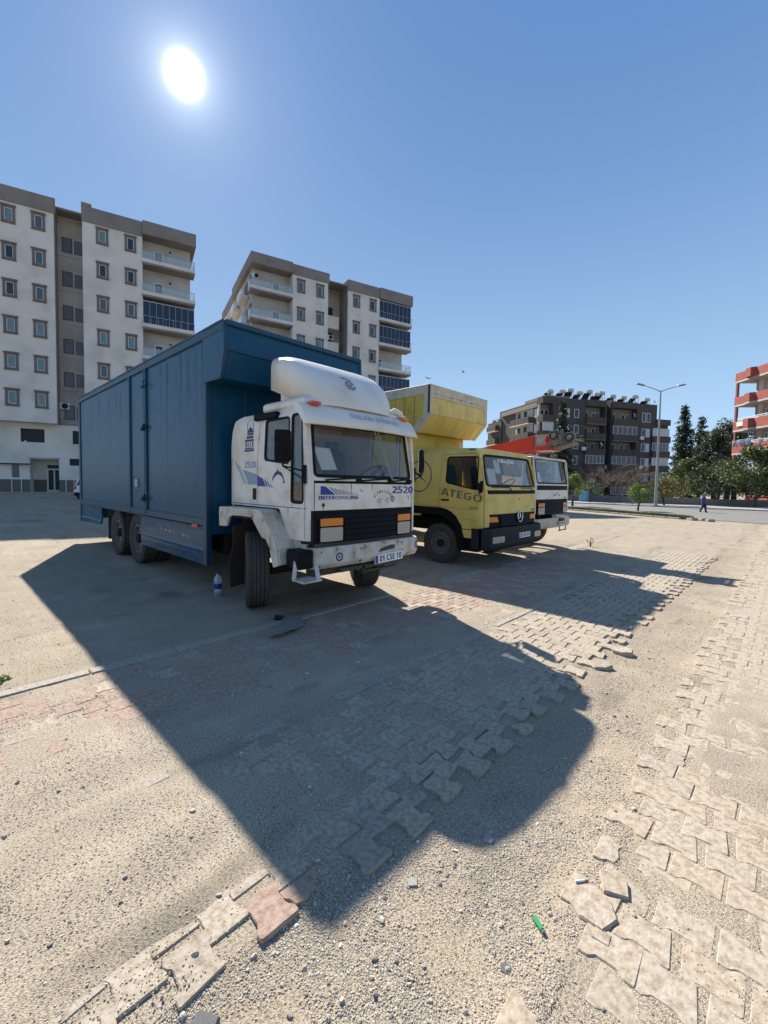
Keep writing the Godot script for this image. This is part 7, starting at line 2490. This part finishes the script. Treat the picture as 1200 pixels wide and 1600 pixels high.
	# birds
	for q in [[-13.93, 14.7, 39.6, 0.4, "higher small bird gliding above the yellow lorry"], [-16.83, 13.9, 36.85, -0.3, "lower small bird flying between the blocks and the yellow lorry"]]:
		var o := thing("bird", q[4], "bird", V(q[0], q[1], q[2]), q[3], "birds in the sky")
		st = ST()
		tube(st, PackedVector3Array([Vector3(-0.2, 0, 0), Vector3(-0.1, 0.01, 0), Vector3(0.05, 0.015, 0), Vector3(0.14, 0.01, 0), Vector3(0.2, 0, 0)]), [0.01, 0.035, 0.055, 0.035, 0.01], 8)
		obj("body", st, M.stone_dark, o)
		for s in [-1.0, 1.0]:
			st = ST()
			var w := PackedVector3Array([Vector3(0.07, 0.02, 0.03 * s), Vector3(0.08, 0.14, 0.22 * s), Vector3(-0.06, 0.1, 0.45 * s), Vector3(-0.02, 0.12, 0.22 * s), Vector3(-0.06, 0.02, 0.03 * s)])
			for k in 3:
				trio(st, w[0], w[k + 1], w[k + 2], Vector3.UP)
				trio(st, w[0] - Vector3(0, 0.01, 0), w[k + 1] - Vector3(0, 0.01, 0), w[k + 2] - Vector3(0, 0.01, 0), Vector3.DOWN)
			obj("wing", st, M.stone_dark, o)

func white_car() -> void:
	var at := V(-19.5, 0.0, 4.05)
	at.y = lie(-19.5, 4.05) - 0.005
	var o := thing("parked_car", "white hatchback parked beyond the back of the blue lorry", "car", at, -0.81)
	# +x is the rear of the car, towards the yard
	var rings: Array = []
	for z in [-0.86, -0.82, -0.6, 0.0, 0.6, 0.82, 0.86]:
		var e := 0.0 if absf(z) < 0.83 else 0.05
		var ring := PackedVector3Array()
		for q in [[0.0, 0.32], [0.0, 0.62], [-0.03, 0.85], [-0.10, 0.95], [-0.9, 0.98], [-2.7, 0.95], [-3.7, 0.82], [-3.95, 0.6], [-3.95, 0.32]]: ring.append(Vector3(q[0] + (-e if q[0] > -1 else e) - 0.10 * pow(absf(z) / 0.86, 3.0) * (1.0 if q[0] > -1 else -1.0), q[1] - e, z))
		rings.append(ring)
	var st := ST()
	skin(st, rings, true, true, 1)
	obj("body", st, M.car_white, o)
	rings = []
	for z in [-0.78, -0.70, 0.0, 0.70, 0.78]:
		var e := 0.0 if absf(z) < 0.75 else 0.5
		var ring := PackedVector3Array()
		for q in [[-0.1, 0.95], [-0.35, 1.38], [-0.6, 1.46], [-1.7, 1.47], [-2.1, 1.4], [-2.8, 0.95]]: ring.append(Vector3(q[0], 0.95 + (q[1] - 0.95) * (1.0 - e * 0.12), z * (1.0 - 0.12 * (q[1] - 0.95))))
		rings.append(ring)
	st = ST()
	skin(st, rings, true, true, 1)
	obj("cabin", st, M.car_white, o)
	st = ST()
	bar(st, Vector3(-0.10, 1.0, 0), Vector3(-0.34, 1.37, 0), 1.2, 0.03)
	obj("rear_window", st, M.pane_dark, o)
	for s in [-1.0, 1.0]:
		st = ST()
		prism(st, PackedVector2Array([Vector2(-0.4, 1.02), Vector2(-0.55, 1.38), Vector2(-2.0, 1.36), Vector2(-2.5, 1.02)]), Vector3(0, 0, s * 0.755), Vector3.RIGHT, Vector3.UP, Vector3(0, 0, s * 0.03))
		obj("side_window", st, M.pane_dark, o)
		st = ST()
		box(st, Vector3(-0.22, 0.72, s * 0.84), Vector3(0.0, 0.9, s * 0.6), 0.03)
		obj("tail_light", st, M.red_lens, o)
		for x in [-0.7, -3.2]:
			var w := ST()
			lathe(w, PackedVector2Array([Vector2(0.2, -0.1), Vector2(0.3, -0.1), Vector2(0.315, 0), Vector2(0.3, 0.1), Vector2(0.2, 0.1), Vector2(0, 0.08)]), Transform3D(Basis.IDENTITY if s > 0 else Basis(Vector3.UP, PI), Vector3(x, 0.315, s * 0.78)), 20)
			obj("wheel", w, M.rubber, o)
	st = ST()
	box(st, Vector3(-0.06, 0.28, -0.74), Vector3(0.05, 0.5, 0.74), 0.05)
	obj("bumper", st, M.black_plastic, o)
	st = ST()
	box(st, Vector3(0.0, 0.62, -0.26), Vector3(0.012, 0.73, 0.26), 0.003)
	obj("number_plate", st, M.print_white, o)

# ---------------------------------------------------------------- the person: smooth joined capsules meshed as surface nets
func net(bones: Array, cell: float, blend: float) -> SurfaceTool:
	var lo := Vector3.ONE * 1e9
	var hi := -Vector3.ONE * 1e9
	for b in bones:
		for e in 2:
			lo = lo.min(b[e] - Vector3.ONE * (b[2 + e] + cell * 2))
			hi = hi.max(b[e] + Vector3.ONE * (b[2 + e] + cell * 2))
	var n := Vector3i(((hi - lo) / cell).ceil()) + Vector3i.ONE
	var d := PackedFloat32Array()
	d.resize(n.x * n.y * n.z)
	d.fill(9.0)
	for b in bones:
		var ba: Vector3 = b[1] - b[0]
		var rr := maxf(b[2], b[3]) + blend + cell * 2
		var l0 := Vector3i(((b[0].min(b[1]) - Vector3.ONE * rr - lo) / cell).floor()).clamp(Vector3i.ZERO, n - Vector3i.ONE)
		var l1 := Vector3i(((b[0].max(b[1]) + Vector3.ONE * rr - lo) / cell).ceil()).clamp(Vector3i.ZERO, n - Vector3i.ONE)
		for z in range(l0.z, l1.z + 1):
			for y in range(l0.y, l1.y + 1):
				for x in range(l0.x, l1.x + 1):
					var p := lo + Vector3(x, y, z) * cell
					var u := clampf((p - b[0]).dot(ba) / maxf(ba.length_squared(), 1e-9), 0, 1)
					var v: float = p.distance_to(b[0] + ba * u) - lerpf(b[2], b[3], u)
					var i := (z * n.y + y) * n.x + x
					var o := d[i]
					var h := clampf(0.5 + 0.5 * (o - v) / blend, 0, 1)
					d[i] = lerpf(o, v, h) - blend * h * (1.0 - h) if o < 5.0 else v
	var at := {}
	var verts := PackedVector3Array()
	for z in n.z - 1:
		for y in n.y - 1:
			for x in n.x - 1:
				var s := Vector3.ZERO
				var c := 0
				var base := (z * n.y + y) * n.x + x
				var v0 := d[base]
				var all_out := true
				for k in 8:
					if d[base + (k & 1) + ((k >> 1) & 1) * n.x + ((k >> 2) & 1) * n.x * n.y] < 0.0: all_out = false
				if all_out and v0 > cell * 3: continue
				for e in [[0, 1], [2, 3], [4, 5], [6, 7], [0, 2], [1, 3], [4, 6], [5, 7], [0, 4], [1, 5], [2, 6], [3, 7]]:
					var a: int = e[0]
					var b: int = e[1]
					var da := d[base + (a & 1) + ((a >> 1) & 1) * n.x + ((a >> 2) & 1) * n.x * n.y]
					var db := d[base + (b & 1) + ((b >> 1) & 1) * n.x + ((b >> 2) & 1) * n.x * n.y]
					if (da < 0.0) == (db < 0.0): continue
					var pa := Vector3(a & 1, (a >> 1) & 1, (a >> 2) & 1)
					var pb := Vector3(b & 1, (b >> 1) & 1, (b >> 2) & 1)
					s += pa.lerp(pb, da / (da - db))
					c += 1
				if c:
					at[base] = verts.size()
					verts.append(lo + (Vector3(x, y, z) + s / c) * cell)
	var st := ST(1)
	var step := [1, n.x, n.x * n.y]
	for z in range(1, n.z - 1):
		for y in range(1, n.y - 1):
			for x in range(1, n.x - 1):
				var base := (z * n.y + y) * n.x + x
				for ax in 3:
					var q: int = base + step[ax]
					if (d[base] < 0.0) == (d[q] < 0.0): continue
					var u: int = step[(ax + 1) % 3]
					var v: int = step[(ax + 2) % 3]
					if not (at.has(base) and at.has(base - u) and at.has(base - u - v) and at.has(base - v)): continue
					var dir := Vector3.ZERO
					dir[ax] = 1.0 if d[base] < 0.0 else -1.0
					quado(st, verts[at[base]], verts[at[base - u]], verts[at[base - u - v]], verts[at[base - v]], dir)
	return st

func person() -> void:
	var fwd := V(0.75, 0, -0.66)
	var o := thing("person", "person in blue top and dark trousers walking on the street with a white bag", "person", V(8.74, -0.285, 42.24), atan2(-fwd.z, fwd.x) + 0.4)
	# +x is the way the person walks; mid-stride, head bowed
	var hip := 0.84
	var body: Array = [
		[Vector3(0.07, 1.43, 0), Vector3(0.10, 1.47, 0), 0.082, 0.098], [Vector3(0.02, 1.30, 0), Vector3(0.06, 1.40, 0), 0.05, 0.05],
		[Vector3(0.0, 0.95, 0), Vector3(0.02, 1.22, 0), 0.12, 0.13], [Vector3(0.01, 1.24, -0.13), Vector3(0.01, 1.24, 0.13), 0.07, 0.07],
		[Vector3(0.01, 1.24, -0.17), Vector3(-0.05, 1.0, -0.21), 0.045, 0.037], [Vector3(-0.05, 1.0, -0.21), Vector3(0.05, 0.80, -0.20), 0.036, 0.028],
		[Vector3(0.01, 1.24, 0.17), Vector3(0.0, 1.0, 0.21), 0.045, 0.037], [Vector3(0.0, 1.0, 0.21), Vector3(0.03, 0.78, 0.22), 0.036, 0.028],
		[Vector3(0, hip, -0.08), Vector3(0.10, 0.46, -0.09), 0.08, 0.055], [Vector3(0.10, 0.46, -0.09), Vector3(0.16, 0.08, -0.09), 0.052, 0.035],
		[Vector3(0, hip, 0.08), Vector3(0.0, 0.45, 0.09), 0.08, 0.055], [Vector3(0.0, 0.45, 0.09), Vector3(-0.20, 0.12, 0.09), 0.052, 0.035],
		[Vector3(0.16, 0.06, -0.09), Vector3(0.28, 0.04, -0.09), 0.038, 0.03], [Vector3(-0.20, 0.10, 0.09), Vector3(-0.10, 0.04, 0.09), 0.038, 0.03],
		[Vector3(0.17, 1.43, 0), Vector3(0.195, 1.425, 0), 0.018, 0.014]]
	for s in [-1.0, 1.0]:
		var h := Vector3(0.055, 0.74, -0.20) if s < 0 else Vector3(0.035, 0.72, 0.22)
		body.append([h + Vector3(0, 0.05, 0), h, 0.026, 0.03])
		for k in 4: body.append([h + Vector3(-0.025 + 0.017 * k, -0.02, 0), h + Vector3(-0.02 + 0.02 * k, -0.085 + 0.008 * absf(k - 1.5), -0.01 * s), 0.0095, 0.008])
		body.append([h + Vector3(0.03, 0.01, 0), h + Vector3(0.055, -0.035, 0), 0.0105, 0.009])
	obj("body", net(body, 0.016, 0.025), M.skin, o)
	var shirt: Array = [[Vector3(0.0, 0.84, 0), Vector3(0.01, 1.0, 0), 0.165, 0.15], [Vector3(0.01, 1.0, 0), Vector3(0.015, 1.22, 0), 0.15, 0.15], [Vector3(0.01, 1.25, -0.14), Vector3(0.01, 1.25, 0.14), 0.085, 0.085],
		[Vector3(0.01, 1.25, -0.17), Vector3(-0.05, 1.0, -0.215), 0.066, 0.055], [Vector3(-0.05, 1.0, -0.215), Vector3(0.04, 0.83, -0.205), 0.053, 0.045], [Vector3(0.01, 1.25, 0.17), Vector3(0.0, 1.0, 0.215), 0.066, 0.055], [Vector3(0.0, 1.0, 0.215), Vector3(0.025, 0.81, 0.222), 0.053, 0.045]]
	obj("shirt", net(shirt, 0.02, 0.03), M.shirt_blue, o)
	var tro: Array = [[Vector3(0, 0.84, -0.06), Vector3(0, 0.84, 0.06), 0.125, 0.125], [Vector3(0, 0.80, -0.085), Vector3(0.10, 0.46, -0.09), 0.115, 0.085], [Vector3(0.10, 0.46, -0.09), Vector3(0.155, 0.10, -0.09), 0.082, 0.068], [Vector3(0, 0.80, 0.085), Vector3(0.0, 0.45, 0.09), 0.115, 0.085], [Vector3(0.0, 0.45, 0.09), Vector3(-0.18, 0.15, 0.09), 0.082, 0.066]]
	obj("trousers", net(tro, 0.02, 0.03), M.trousers_navy, o)
	obj("hair", net([[Vector3(0.045, 1.50, 0), Vector3(0.085, 1.53, 0), 0.085, 0.08], [Vector3(0.02, 1.42, 0), Vector3(0.03, 1.5, 0), 0.07, 0.085]], 0.014, 0.02), M.hair, o)
	obj("shoe", net([[Vector3(0.14, 0.05, -0.09), Vector3(0.29, 0.045, -0.09), 0.05, 0.042]], 0.016, 0.02), M.hair, o)
	obj("shoe", net([[Vector3(-0.21, 0.10, 0.09), Vector3(-0.09, 0.045, 0.09), 0.05, 0.042]], 0.016, 0.02), M.hair, o)
	var st := ST()
	var rings: Array = []
	for q in [[0.0, 0.02], [-0.10, 0.05], [-0.22, 0.13], [-0.38, 0.14], [-0.43, 0.08]]:
		var ring := PackedVector3Array()
		for k in 14: ring.append(Vector3(cos(TAU * k / 14) * q[1] * (1 + 0.12 * sin(k * 3.0)), q[0], sin(TAU * k / 14) * q[1] * 0.55))
		rings.append(ring)
	skin(st, rings, true, true, 1)
	var bag := obj("carrier_bag", st, M.plastic_bag, self, o.transform * Transform3D(Basis.IDENTITY, Vector3(0.055, 0.68, -0.21)))
	tag(bag, "white plastic carrier bag hanging from the hand of the walking person", "carrier bag")

func _ready() -> void:
	rng.seed = 4242
	n_a.noise_type = FastNoiseLite.TYPE_SIMPLEX_SMOOTH
	n_a.frequency = 1.0
	n_a.fractal_octaves = 4
	n_a.seed = 12
	n_b.noise_type = FastNoiseLite.TYPE_SIMPLEX_SMOOTH
	n_b.frequency = 1.0
	n_b.fractal_octaves = 3
	n_b.seed = 31
	setup_view()
	materials()
	ground()
	kerb_line("kerb", "flush kerb of worn concrete stones between the gravel yard and the reddish paving", 9.72, -7.0, 14.0, 0.12, 0.75, 0.016, 0.06)
	paving("red_paving", "band of reddish interlocking pavers between the two kerbs", 9.9, 11.5, -6.0, 9.0, 0)
	kerb_line("inner_kerb", "flush kerb half buried between the reddish and the grey paving", 11.58, -6.0, 12.0, 0.09, 0.5, 0.005, 0.1)
	paving("parking_paving", "grey interlocking pavers ending in a broken edge beside the bare strip", 11.75, 12.76, -5.0, 11.0, 1)
	paving("road_paving", "pale bone-shaped pavers along the right side of the bare strip", 13.58, 16.2, -3.6, 13.0, 2)
	gravel()
	build_rest()

func build_rest() -> void:
	flats_left()
	flats_middle()
	flats_brown()
	flats_red()
	road_side()
	growth()
	white_lorry()
	yellow_lorry()
	lift_lorry()
	white_car()
	person()
	small_things()
